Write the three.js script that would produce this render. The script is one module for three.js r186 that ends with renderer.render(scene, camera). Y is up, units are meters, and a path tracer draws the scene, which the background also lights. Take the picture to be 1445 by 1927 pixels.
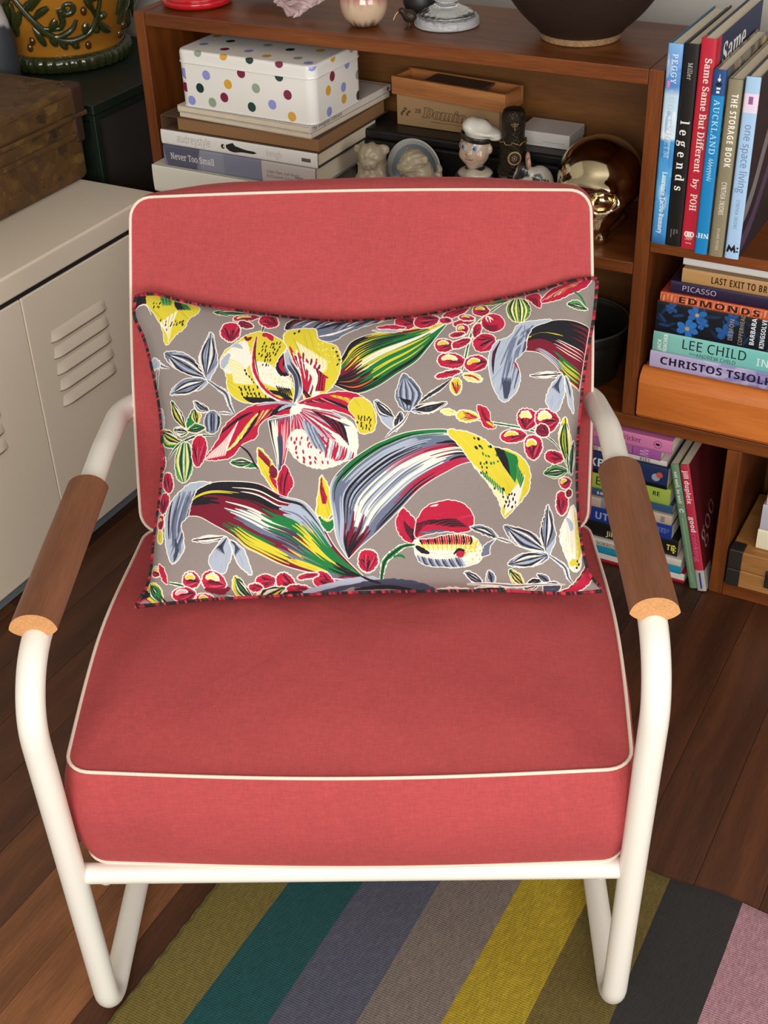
import * as THREE from 'three';
import { RoundedBoxGeometry } from 'three/addons/geometries/RoundedBoxGeometry.js';
import { mergeGeometries, mergeVertices } from 'three/addons/utils/BufferGeometryUtils.js';
import { RectAreaLightUniformsLib } from 'three/addons/lights/RectAreaLightUniformsLib.js';

// ---------------------------------------------------------------- camera, sky, light, exposure
const scene = new THREE.Scene();
const IMG_W = 1445, IMG_H = 1927, FOCAL = 2495.4;
const camera = new THREE.PerspectiveCamera(2 * Math.atan(IMG_H / 2 / FOCAL) * 180 / Math.PI, IMG_W / IMG_H, 0.05, 60);
camera.rotation.order = 'YXZ';
camera.position.set(0, 1.5, 0);
camera.rotation.set(THREE.MathUtils.degToRad(-34.39), THREE.MathUtils.degToRad(29.156), THREE.MathUtils.degToRad(-2.114));
camera.updateMatrixWorld(true);
scene.add(camera);
// where the photograph was taken from, for turning its pixels into places
const PHOTO_POS = new THREE.Vector3(0, 1.5, 0), PHOTO_TURN = new THREE.Quaternion().setFromEuler(new THREE.Euler(-34.39 * Math.PI / 180, 29.156 * Math.PI / 180, -2.114 * Math.PI / 180, 'YXZ'));

scene.background = new THREE.Color(0.75, 0.86, 1.0);
RectAreaLightUniformsLib.init();
// daylight through the two windows of the room, both out of frame behind and beside the camera
const WIN = { front: { x0: -0.5, x1: 1.5, y0: 1.05, y1: 2.35, z: 1.45 }, right: { z0: -0.9, z1: 0.9, y0: 0.95, y1: 2.2, x: 2.3 } };
function daylight(w, h, pos, look, color, intensity) {
  const l = new THREE.RectAreaLight(color, intensity, w, h);
  l.position.set(...pos); l.lookAt(...look); l.castShadow = true; scene.add(l);
  return l;
}
daylight(WIN.front.x1 - WIN.front.x0, WIN.front.y1 - WIN.front.y0, [(WIN.front.x0 + WIN.front.x1) / 2, (WIN.front.y0 + WIN.front.y1) / 2, WIN.front.z - 0.02],
  [(WIN.front.x0 + WIN.front.x1) / 2, (WIN.front.y0 + WIN.front.y1) / 2, -5], new THREE.Color(1.0, 0.955, 0.89), 10);
daylight(WIN.right.z1 - WIN.right.z0, WIN.right.y1 - WIN.right.y0, [WIN.right.x - 0.02, (WIN.right.y0 + WIN.right.y1) / 2, (WIN.right.z0 + WIN.right.z1) / 2],
  [-5, (WIN.right.y0 + WIN.right.y1) / 2, (WIN.right.z0 + WIN.right.z1) / 2], new THREE.Color(1.0, 0.955, 0.89), 5.5);

const renderer = new THREE.WebGLRenderer({ antialias: true });
renderer.toneMapping = THREE.LinearToneMapping;
renderer.toneMappingExposure = 1.05;
renderer.shadowMap.enabled = true;

// ---------------------------------------------------------------- helpers
const V3 = (x, y, z) => new THREE.Vector3(x, y, z);
const D2R = Math.PI / 180;
function rng(seed) { let a = seed >>> 0; return () => { a = (a + 0x6d2b79f5) | 0; let t = Math.imul(a ^ (a >>> 15), 1 | a); t = (t + Math.imul(t ^ (t >>> 7), 61 | t)) ^ t; return ((t ^ (t >>> 14)) >>> 0) / 4294967296; }; }
const lerp = (a, b, t) => a + (b - a) * t, clamp = (x, a = 0, b = 1) => Math.min(b, Math.max(a, x)), smooth = (a, b, x) => { const t = clamp((x - a) / (b - a)); return t * t * (3 - 2 * t); };
function hash(x, y, z = 0) { let h = Math.imul(x | 0, 374761393) + Math.imul(y | 0, 668265263) + Math.imul(z | 0, 1274126177); h = Math.imul(h ^ (h >>> 13), 1274126177); return ((h ^ (h >>> 16)) >>> 0) / 4294967296; }
function vnoise(x, y, z = 0) {
  const xi = Math.floor(x), yi = Math.floor(y), zi = Math.floor(z), f = (t) => t * t * (3 - 2 * t), u = f(x - xi), v = f(y - yi), w = f(z - zi);
  const L = (a, b, t) => a + (b - a) * t;
  return L(L(L(hash(xi, yi, zi), hash(xi + 1, yi, zi), u), L(hash(xi, yi + 1, zi), hash(xi + 1, yi + 1, zi), u), v),
    L(L(hash(xi, yi, zi + 1), hash(xi + 1, yi, zi + 1), u), L(hash(xi, yi + 1, zi + 1), hash(xi + 1, yi + 1, zi + 1), u), v), w);
}
const fbm = (x, y, z = 0, o = 4) => { let s = 0, a = 0.5; for (let i = 0; i < o; i++) { s += a * vnoise(x, y, z); x *= 2.03; y *= 2.03; z *= 2.03; a *= 0.5; } return s; };
const taken = {};
function numbered(n) { taken[n] = (taken[n] ?? -1) + 1; return taken[n] ? n + '_' + String(taken[n]).padStart(3, '0') : n; }
function mesh(name, geo, mat, parent) { const m = new THREE.Mesh(geo, mat); m.name = name; m.castShadow = m.receiveShadow = true; parent.add(m); return m; }
function thing(name, label, category, pos = [0, 0, 0], turn = 0, group) {
  const o = new THREE.Group(); o.name = numbered(name); o.position.set(...pos); o.rotation.y = turn; o.userData = { label, category };
  if (group) o.userData.group = group; scene.add(o); return o;
}
function solo(name, geo, mat, label, category, pos = [0, 0, 0], turn = 0, group) {
  const m = mesh(numbered(name), geo, mat, scene); m.position.set(...pos); m.rotation.y = turn; m.userData = { label, category };
  if (group) m.userData.group = group; return m;
}
function struct(name, geo, mat) { const m = mesh(name, geo, mat, scene); m.userData.kind = 'structure'; return m; }
function rbox(w, h, d, r = 0.002, x = 0, y = 0, z = 0, seg = 1) { const g = new RoundedBoxGeometry(w, h, d, seg, Math.min(r, w / 2.01, h / 2.01, d / 2.01)); g.translate(x, y, z); return g; }
const merge = (list) => mergeGeometries(list.map((g) => { const q = g.index ? g.toNonIndexed() : g; for (const k of Object.keys(q.attributes)) if (!['position', 'normal', 'uv'].includes(k)) q.deleteAttribute(k); return q; }));
// uv in metres, u along the grain axis
function metreUV(g, grain = 'x', off = 0) {
  const p = g.attributes.position, n = g.attributes.normal, uv = new Float32Array(p.count * 2), ax = { x: 0, y: 1, z: 2 }[grain], others = [0, 1, 2].filter((i) => i !== ax);
  const P = [p.array, n.array];
  for (let i = 0; i < p.count; i++) {
    const nn = [0, 1, 2].map((k) => Math.abs(P[1][i * 3 + k])), big = nn.indexOf(Math.max(...nn)), q = [0, 1, 2].map((k) => P[0][i * 3 + k]);
    if (big === ax) { uv[i * 2] = q[others[0]] * 0.4 + off; uv[i * 2 + 1] = q[others[1]]; }
    else { uv[i * 2] = q[ax] + off; uv[i * 2 + 1] = q[others.find((k) => k !== big)] + off * 0.37; }
  }
  g.setAttribute('uv', new THREE.BufferAttribute(uv, 2)); return g;
}
class PolyCurve extends THREE.Curve {
  constructor(pts, closed = false) { super(); this.p = closed ? [...pts, pts[0]] : pts; this.l = [0]; for (let i = 1; i < this.p.length; i++) this.l.push(this.l[i - 1] + this.p[i].distanceTo(this.p[i - 1])); }
  getPoint(t, o = new THREE.Vector3()) { const L = t * this.l[this.l.length - 1]; let i = 1; while (i < this.l.length - 1 && this.l[i] < L) i++; return o.lerpVectors(this.p[i - 1], this.p[i], clamp((L - this.l[i - 1]) / (this.l[i] - this.l[i - 1] || 1))); }
  getPointAt(t, o) { return this.getPoint(t, o); }
  getLength() { return this.l[this.l.length - 1]; }
}
// polyline with rounded corners; pts: [x,y,z,radius]
function fillet(pts, n = 10) {
  const out = [], P = pts.map((p) => V3(p[0], p[1], p[2]));
  out.push(P[0]);
  for (let i = 1; i < P.length - 1; i++) {
    const a = P[i - 1].clone().sub(P[i]).normalize(), b = P[i + 1].clone().sub(P[i]).normalize(), ang = Math.acos(clamp(a.dot(b), -1, 1)), r = pts[i][3] ?? 0.03;
    const t = r / Math.tan(ang / 2), c = a.clone().add(b).normalize().multiplyScalar(r / Math.sin(ang / 2)).add(P[i]), s = P[i].clone().addScaledVector(a, t), e = P[i].clone().addScaledVector(b, t);
    const u = s.clone().sub(c), w = e.clone().sub(c), th = Math.PI - ang;
    for (let k = 0; k <= n; k++) { const f = k / n; out.push(c.clone().addScaledVector(u, Math.sin((1 - f) * th) / Math.sin(th)).addScaledVector(w, Math.sin(f * th) / Math.sin(th))); }
  }
  out.push(P[P.length - 1]); return out;
}
function tube(pts, r, { closed = false, radial = 14, seg = 0, caps = true } = {}) {
  const c = new PolyCurve(pts, closed), n = seg || Math.max(8, Math.ceil(c.getLength() / 0.008));
  const g = new THREE.TubeGeometry(c, Math.min(n, 600), r, radial, closed);
  if (closed || !caps) return g;
  const ends = [pts[0], pts[pts.length - 1]].map((p) => { const s = new THREE.SphereGeometry(r * 0.999, radial, 8); s.translate(p.x, p.y, p.z); return s; });
  return merge([g, ...ends]);
}
const cat = (list, n = 60, closed = false) => new THREE.CatmullRomCurve3(list.map((p) => (p.isVector3 ? p : V3(...p))), closed).getPoints(n);
const lathe = (prof, seg = 48) => new THREE.LatheGeometry(new THREE.SplineCurve(prof.map((p) => new THREE.Vector2(...p))).getPoints(prof.length * 6).map((p) => new THREE.Vector2(Math.max(p.x, 0.0001), p.y)), seg);
const latheSharp = (prof, seg = 48) => { const g = new THREE.LatheGeometry(prof.map((p) => new THREE.Vector2(Math.max(p[0], 0.0001), p[1])), seg).toNonIndexed(); g.computeVertexNormals(); return g; };
function paint(g, fn) { const p = g.attributes.position, n = g.attributes.normal, c = new Float32Array(p.count * 3); for (let i = 0; i < p.count; i++) { const q = fn(p.getX(i), p.getY(i), p.getZ(i), n.getX(i), n.getY(i), n.getZ(i)); c[i * 3] = q[0]; c[i * 3 + 1] = q[1]; c[i * 3 + 2] = q[2]; } g.setAttribute('color', new THREE.BufferAttribute(c, 3)); return g; }
// naive surface nets over a distance field
function field(f, lo, hi, cell) {
  const N = [0, 1, 2].map((k) => Math.ceil((hi[k] - lo[k]) / cell) + 1), val = new Float32Array(N[0] * N[1] * N[2]), id = (i, j, k) => i + N[0] * (j + N[1] * k);
  for (let k = 0; k < N[2]; k++) for (let j = 0; j < N[1]; j++) for (let i = 0; i < N[0]; i++) val[id(i, j, k)] = f(lo[0] + i * cell, lo[1] + j * cell, lo[2] + k * cell);
  const vid = new Int32Array(val.length).fill(-1), pos = [], idx = [];
  const C = [[0, 0, 0], [1, 0, 0], [0, 1, 0], [1, 1, 0], [0, 0, 1], [1, 0, 1], [0, 1, 1], [1, 1, 1]], E = [[0, 1], [2, 3], [4, 5], [6, 7], [0, 2], [1, 3], [4, 6], [5, 7], [0, 4], [1, 5], [2, 6], [3, 7]];
  for (let k = 0; k < N[2] - 1; k++) for (let j = 0; j < N[1] - 1; j++) for (let i = 0; i < N[0] - 1; i++) {
    const v = C.map((c) => val[id(i + c[0], j + c[1], k + c[2])]); let m = 0, s = [0, 0, 0];
    for (const [a, b] of E) if ((v[a] < 0) !== (v[b] < 0)) { const t = v[a] / (v[a] - v[b]); m++; for (let q = 0; q < 3; q++) s[q] += lerp(C[a][q], C[b][q], t); }
    if (!m) continue;
    vid[id(i, j, k)] = pos.length / 3; pos.push(lo[0] + (i + s[0] / m) * cell, lo[1] + (j + s[1] / m) * cell, lo[2] + (k + s[2] / m) * cell);
  }
  const quad = (a, b, c, d, flip) => { if (Math.min(a, b, c, d) < 0) return; flip ? idx.push(a, c, b, a, d, c) : idx.push(a, b, c, a, c, d); };
  for (let k = 1; k < N[2] - 1; k++) for (let j = 1; j < N[1] - 1; j++) for (let i = 1; i < N[0] - 1; i++) {
    const a = val[id(i, j, k)] < 0;
    if (a !== val[id(i + 1, j, k)] < 0) quad(vid[id(i, j - 1, k - 1)], vid[id(i, j, k - 1)], vid[id(i, j, k)], vid[id(i, j - 1, k)], !a);
    if (a !== val[id(i, j + 1, k)] < 0) quad(vid[id(i - 1, j, k - 1)], vid[id(i - 1, j, k)], vid[id(i, j, k)], vid[id(i, j, k - 1)], !a);
    if (a !== val[id(i, j, k + 1)] < 0) quad(vid[id(i - 1, j - 1, k)], vid[id(i, j - 1, k)], vid[id(i, j, k)], vid[id(i - 1, j, k)], !a);
  }
  const g = new THREE.BufferGeometry(); g.setAttribute('position', new THREE.Float32BufferAttribute(pos, 3)); g.setIndex(idx); g.computeVertexNormals();
  g.setAttribute('uv', new THREE.Float32BufferAttribute(new Float32Array(pos.length / 3 * 2), 2)); return g;
}
const smin = (a, b, k) => { const h = Math.max(k - Math.abs(a - b), 0) / k; return Math.min(a, b) - h * h * k * 0.25; };
const sdS = (x, y, z, c, r) => Math.hypot(x - c[0], y - c[1], z - c[2]) - r;
const sdE = (x, y, z, c, r) => { const a = (x - c[0]) / r[0], b = (y - c[1]) / r[1], d = (z - c[2]) / r[2], k = Math.hypot(a, b, d), m = Math.hypot(a / r[0], b / r[1], d / r[2]); return m < 1e-9 ? -Math.min(...r) : k * (k - 1) / m; };
const sdC = (x, y, z, a, b, ra, rb = ra) => { const ab = [b[0] - a[0], b[1] - a[1], b[2] - a[2]], ap = [x - a[0], y - a[1], z - a[2]], t = clamp((ap[0] * ab[0] + ap[1] * ab[1] + ap[2] * ab[2]) / (ab[0] ** 2 + ab[1] ** 2 + ab[2] ** 2)); return Math.hypot(ap[0] - ab[0] * t, ap[1] - ab[1] * t, ap[2] - ab[2] * t) - lerp(ra, rb, t); };

// ---------------------------------------------------------------- textures and materials
function canvasTex(w, h, draw, { srgb = true, repeat } = {}) {
  const c = document.createElement('canvas'); c.width = Math.round(w); c.height = Math.round(h);
  draw(c.getContext('2d'), c.width, c.height);
  const t = new THREE.CanvasTexture(c); if (srgb) t.colorSpace = THREE.SRGBColorSpace; t.magFilter = THREE.LinearFilter;
  if (repeat) { t.wrapS = t.wrapT = THREE.RepeatWrapping; t.repeat.set(...repeat); } return t;
}
function dataTex(w, h, fn, { srgb = true, repeat } = {}) {
  const d = new Uint8Array(w * h * 4);
  for (let y = 0; y < h; y++) for (let x = 0; x < w; x++) { const c = fn(x / w, y / h, x, y), i = (y * w + x) * 4; d[i] = clamp(c[0], 0, 255); d[i + 1] = clamp(c[1], 0, 255); d[i + 2] = clamp(c[2], 0, 255); d[i + 3] = 255; }
  const t = new THREE.DataTexture(d, w, h); if (srgb) t.colorSpace = THREE.SRGBColorSpace; t.magFilter = THREE.LinearFilter; t.minFilter = THREE.LinearMipmapLinearFilter; t.generateMipmaps = true;
  t.wrapS = t.wrapT = THREE.RepeatWrapping; if (repeat) t.repeat.set(...repeat); t.needsUpdate = true; return t;
}
// periodic noise for tiling textures
const pn = (u, v, fx, fy, s) => { const n = (X, Y) => hash(((X % fx) + fx) % fx, ((Y % fy) + fy) % fy, s), x = u * fx, y = v * fy, xi = Math.floor(x), yi = Math.floor(y), f = (t) => t * t * (3 - 2 * t), a = f(x - xi), b = f(y - yi); return lerp(lerp(n(xi, yi), n(xi + 1, yi), a), lerp(n(xi, yi + 1), n(xi + 1, yi + 1), a), b); };
// wood: grain along u; lo and hi are the dark and light tones (0-255 sRGB); the tile is 1.0 x 0.25 m
function wood(lo, hi, seed, { rings = 10, contrast = 1, flecks = 0.3 } = {}) {
  return dataTex(768, 256, (u, v) => {
    const warp = (pn(u, v, 3, 4, seed) - 0.5) * 1.2 + (pn(u, v, 9, 8, seed + 1) - 0.5) * 0.35;
    const ring = 0.5 + 0.5 * Math.sin((v * rings + warp) * Math.PI * 2), fine = pn(u, v, 40, 160, seed + 2), pores = pn(u, v, 90, 256, seed + 3), broad = pn(u, v, 4, 6, seed + 4);
    let t = 0.22 * ring + 0.3 * fine + 0.5 * broad; t = 0.5 + (t - 0.51) * 1.3 * contrast; if (pores > 0.86) t -= flecks * (pores - 0.86) * 4;
    return [0, 1, 2].map((k) => lerp(lo[k], hi[k], clamp(t)));
  }, { repeat: [1, 4] });
}
const woodBump = dataTex(512, 256, (u, v) => { const f = 140 + 70 * (pn(u, v, 40, 160, 71) - 0.5) + 50 * (pn(u, v, 80, 250, 72) - 0.5); return [f, f, f]; }, { srgb: false, repeat: [1, 4] });
const std = (o) => new THREE.MeshStandardMaterial(o), phys = (o) => new THREE.MeshPhysicalMaterial(o);
const col = (r, g, b) => new THREE.Color().setRGB(r / 255, g / 255, b / 255, THREE.SRGBColorSpace);
const M = {};
M.wall = std({ color: col(190, 188, 183), roughness: 0.95 });
M.caseWood = std({ map: wood([92, 45, 14], [138, 75, 27], 11, { rings: 6 }), roughness: 0.42, bumpMap: woodBump, bumpScale: 0.0003 });
M.caseBack = std({ map: wood([94, 56, 18], [132, 84, 32], 21, { rings: 5 }), roughness: 0.6 });
M.floor = [[[58, 30, 15], [92, 51, 26]], [[70, 40, 21], [108, 66, 37]], [[46, 24, 13], [78, 43, 23]], [[102, 63, 35], [148, 96, 58]], [[62, 33, 17], [96, 55, 29]], [[52, 28, 17], [84, 48, 28]]].map(([a, b], i) => std({ map: wood(a, b, 31 + i * 7, { rings: 3 + i % 3 * 2, contrast: 1.15, flecks: 0.5 }), roughness: 0.42, bumpMap: woodBump, bumpScale: 0.0002 }));
M.floorBase = std({ color: col(24, 15, 10), roughness: 0.9 });
M.armWood = std({ map: wood([104, 62, 39], [142, 90, 59], 91, { rings: 4 }), roughness: 0.5, bumpMap: woodBump, bumpScale: 0.0002 });
M.endGrain = std({ map: dataTex(128, 128, (u, v) => { const t = 0.55 * pn(u, v, 30, 60, 5) + 0.45 * pn(u, v, 60, 60, 6); return [lerp(180, 216, t), lerp(126, 160, t), lerp(78, 104, t)]; }, { repeat: [20, 20] }), roughness: 0.75 });
M.tube = phys({ color: col(238, 234, 224), roughness: 0.38, clearcoat: 0.25, clearcoatRoughness: 0.35 });
const weave = dataTex(128, 128, (u, v, x, y) => { const t = 128 + 46 * (((x >> 1) + (y >> 1)) % 2 ? 1 : -1) + 60 * (pn(u, v, 64, 8, 3) - 0.5) + 60 * (pn(u, v, 8, 64, 4) - 0.5); return [t, t, t]; }, { srgb: false, repeat: [14, 14] });
const linen = dataTex(512, 512, (u, v) => { const t = 0.92 + 0.07 * pn(u, v, 240, 40, 7) + 0.07 * pn(u, v, 40, 240, 8) + 0.03 * (pn(u, v, 5, 5, 9) - 0.5); return [178 * t, 71 * t, 73 * t]; }, { repeat: [4, 4] });
M.coral = phys({ map: linen, roughness: 0.92, bumpMap: weave, bumpScale: 0.00025, sheen: 0.4, sheenRoughness: 0.4, sheenColor: col(255, 176, 164) });
M.piping = std({ color: col(246, 226, 208), roughness: 0.85, bumpMap: weave, bumpScale: 0.0002 });
M.locker = phys({ color: col(240, 227, 208), roughness: 0.38, clearcoat: 0.15, clearcoatRoughness: 0.4 });
M.lockerBase = std({ color: col(116, 125, 132), roughness: 0.6 });
M.dark = std({ color: col(20, 18, 17), roughness: 0.8 });
M.paper = std({ map: dataTex(64, 256, (u, v) => { const t = 0.84 + 0.22 * pn(u, v, 3, 128, 15); return [226 * t, 214 * t, 190 * t]; }, { repeat: [6, 30] }), roughness: 0.9 });
// ---------------------------------------------------------------- the room
const ROOM = { x0: -2.22, x1: 2.3, z0: -2.44, z1: 1.45, h: 2.6 }, TH = 0.12;
{
  const { x0, x1, z0, z1, h } = ROOM, cx = (x0 + x1) / 2, cz = (z0 + z1) / 2;
  const box = (w, hh, d, x, y, z) => { const g = new THREE.BoxGeometry(w, hh, d); g.translate(x, y, z); return g; };
  struct('ceiling', box(x1 - x0 + 2 * TH, TH, z1 - z0 + 2 * TH, cx, h + TH / 2, cz), M.wall);
  struct('wall_back', box(x1 - x0 + 2 * TH, h, TH, cx, h / 2, z0 - TH / 2), M.wall);
  struct('wall_left', box(TH, h, z1 - z0, x0 - TH / 2, h / 2, cz), M.wall);
  const f = WIN.front;
  struct('wall_front', merge([box(f.x0 - x0 + TH, h, TH, (f.x0 + x0 - TH) / 2, h / 2, z1 + TH / 2), box(x1 - f.x1 + TH, h, TH, (f.x1 + x1 + TH) / 2, h / 2, z1 + TH / 2),
    box(f.x1 - f.x0, f.y0, TH, (f.x0 + f.x1) / 2, f.y0 / 2, z1 + TH / 2), box(f.x1 - f.x0, h - f.y1, TH, (f.x0 + f.x1) / 2, (h + f.y1) / 2, z1 + TH / 2)]), M.wall);
  const r = WIN.right;
  struct('wall_right', merge([box(TH, h, r.z0 - z0, x1 + TH / 2, h / 2, (z0 + r.z0) / 2), box(TH, h, z1 - r.z1, x1 + TH / 2, h / 2, (z1 + r.z1) / 2),
    box(TH, r.y0, r.z1 - r.z0, x1 + TH / 2, r.y0 / 2, (r.z0 + r.z1) / 2), box(TH, h - r.y1, r.z1 - r.z0, x1 + TH / 2, (h + r.y1) / 2, (r.z0 + r.z1) / 2)]), M.wall);
  const glass = phys({ color: 0xffffff, transmission: 1, thickness: 0, roughness: 0, ior: 1.45 }), frameM = std({ color: col(235, 233, 226), roughness: 0.5 });
  function windowFrame(name, w, hh, pos, turn) {
    const g = new THREE.Group(); g.name = name; g.userData = { kind: 'structure' }; g.position.set(...pos); g.rotation.y = turn; scene.add(g);
    const t = 0.05;
    mesh('frame', merge([box(w, t, 0.07, 0, hh / 2 - t / 2, 0), box(w, t, 0.07, 0, -hh / 2 + t / 2, 0), box(t, hh - 2 * t, 0.07, -w / 2 + t / 2, 0, 0), box(t, hh - 2 * t, 0.07, w / 2 - t / 2, 0, 0), box(0.04, hh - 2 * t, 0.06, 0, 0, 0)]), frameM, g);
    for (const s of [-1, 1]) mesh('pane', box(w / 2 - t - 0.02, hh - 2 * t, 0.004, s * (w / 4 - t / 2 + 0.01), 0, 0), glass, g);
  }
  windowFrame('window_1', f.x1 - f.x0, f.y1 - f.y0, [(f.x0 + f.x1) / 2, (f.y0 + f.y1) / 2, z1 + 0.06], 0);
  windowFrame('window_2', r.z1 - r.z0, r.y1 - r.y0, [x1 + 0.06, (r.y0 + r.y1) / 2, (r.z0 + r.z1) / 2], Math.PI / 2);
  // floor: a base with every board a part of its own; the boards run along z
  const floor = struct('floor', box(x1 - x0 + 2 * TH, 0.1, z1 - z0 + 2 * TH, cx, -0.068, cz), M.floorBase), rand = rng(77), BW = 0.0925;
  let k = 0;
  const k0 = Math.floor((x0 + 0.978) / BW), k1 = Math.ceil((x1 + 0.978) / BW);
  for (let i = k0; i < k1; i++) {
    const a = Math.max(x0, -0.978 + i * BW), b = Math.min(x1, -0.978 + (i + 1) * BW); if (b - a < 0.01) continue;
    let z = z0 - rand() * 1.2;
    while (z < z1) {
      const len = 1.0 + rand() * 1.5, za = Math.max(z, z0), zb = Math.min(z + len, z1); z += len;
      if (zb - za < 0.02) continue;
      const g = rbox(b - a - 0.0005, 0.018, zb - za - 0.0005, 0.0006); metreUV(g, 'z', rand() * 5);
      // the light boards by the left foot and the dark ones round it, as the photograph shows them
      let m = Math.floor(rand() * 6); if (i === 0 || i === -1) m = 3; if (i === -2) m = 1; if (i === 1) m = 4; if (i < -2 && m === 3) m = 4; if (i > 3 && m === 3) m = 0;
      const p = mesh(k ? 'plank_' + String(k).padStart(3, '0') : 'plank', g, M.floor[m], floor); p.position.set((a + b) / 2, -0.009, (za + zb) / 2); k++;
    }
  }
  // skirting along the two walls behind the furniture
  struct('baseboard_back', rbox(x1 - x0, 0.11, 0.018, 0.004, cx, 0.055, z0 + 0.009), M.wall);
  struct('baseboard_left', rbox(0.018, 0.11, z1 - z0 - 0.04, 0.004, x0 + 0.009, 0.055, cz), M.wall);
}

// ---------------------------------------------------------------- the striped rug
{
  const rug = thing('striped_rug', 'flat woven rug with wide coloured stripes under the armchair', 'rug', [0, 0, 0]);
  const z0 = -1.277, z1 = 0.45, ribs = (c, s) => std({ map: dataTex(128, 128, (u, v) => { const t = 0.82 + 0.2 * pn(u, v, 64, 8, s) + 0.11 * Math.sin(v * Math.PI * 2 * 18) + 0.22 * (pn(u, v, 100, 60, s + 1) - 0.5); return c.map((q) => q * t); }, { repeat: [16, 16] }),
    bumpMap: ribTex, bumpScale: 0.0005, roughness: 0.97 });
  const ribTex = dataTex(64, 96, (u, v) => { const t = 120 + 80 * Math.sin(v * Math.PI * 2 * 18) + 60 * (pn(u, v, 40, 48, 5) - 0.5); return [t, t, t]; }, { srgb: false, repeat: [16, 16] });
  const edges = [-0.8385, -0.752, -0.654, -0.557, -0.4585, -0.36, -0.2675, -0.17, -0.073, 0.024, 0.121, 0.218];
  const cols = [[118, 104, 46], [18, 76, 78], [84, 85, 101], [122, 110, 103], [170, 145, 30], [106, 90, 40], [46, 43, 43], [172, 129, 139], [110, 100, 92], [22, 76, 78], [176, 150, 38]];
  const mats = cols.map((c, i) => ribs(c, 40 + i * 3)), NZ = 90, T = 0.004;
  const wob = (x, z) => 0.0016 * Math.sin(z * 9 + x * 5) + 0.001 * Math.sin(z * 23 + x * 11);
  for (let i = 0; i < cols.length; i++) {
    const pos = [], uv = [], idx = [], NX = 6;
    for (const side of [1, 0]) for (let a = 0; a <= NX; a++) for (let b = 0; b <= NZ; b++) {
      let x = lerp(edges[i], edges[i + 1], a / NX), z = lerp(z0, z1, b / NZ);
      const w = (e) => (e === 0 || e === cols.length ? 0 : 0.0025 * Math.sin(z * 6 + e * 2.1));
      x += lerp(w(i), w(i + 1), a / NX);
      const rim = (i === 0 && a === 0) || (i === cols.length - 1 && a === NX) || b === 0 || b === NZ;
      pos.push(x, side ? (rim ? 0.003 : T + 0.0002 * Math.sin(z * 31 + x * 17)) : 0.0006, z + (b === 0 ? 0.003 * Math.sin(x * 40) : 0)); uv.push(x, z);
    }
    const n = (NX + 1) * (NZ + 1), q = (s, a, b) => s * n + a * (NZ + 1) + b;
    for (let a = 0; a < NX; a++) for (let b = 0; b < NZ; b++) { idx.push(q(0, a, b), q(0, a, b + 1), q(0, a + 1, b), q(0, a + 1, b), q(0, a, b + 1), q(0, a + 1, b + 1)); idx.push(q(1, a, b), q(1, a + 1, b), q(1, a, b + 1), q(1, a + 1, b), q(1, a + 1, b + 1), q(1, a, b + 1)); }
    for (let a = 0; a < NX; a++) for (const b of [0, NZ]) idx.push(q(0, a, b), q(0, a + 1, b), q(1, a, b), q(0, a + 1, b), q(1, a + 1, b), q(1, a, b));
    const g = new THREE.BufferGeometry(); g.setAttribute('position', new THREE.Float32BufferAttribute(pos, 3)); g.setAttribute('uv', new THREE.Float32BufferAttribute(uv, 2)); g.setIndex(idx); g.computeVertexNormals();
    mesh('stripe', g, mats[i], rug);
  }
  const bind = []; for (let i = 0; i <= 260; i++) { const z = lerp(z0, z1, i / 260); bind.push(V3(-0.8395 + 0.001 * Math.sin(i * 1.4), 0.003 + 0.0006 * Math.sin(i * 1.4 + 1.5), z)); }
  mesh('bound_edge', tube(bind, 0.0023, { radial: 7, seg: 520 }), mats[0], rug);
}

// ---------------------------------------------------------------- the armchair
const chair = thing('armchair', 'white tubular steel armchair with coral cushions and wooden arms', 'armchair', [-0.5615, 0.0027, -0.901], 26.9 * D2R);
chair.rotation.z = 0.0076; // its right runner stands on the rug
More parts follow.
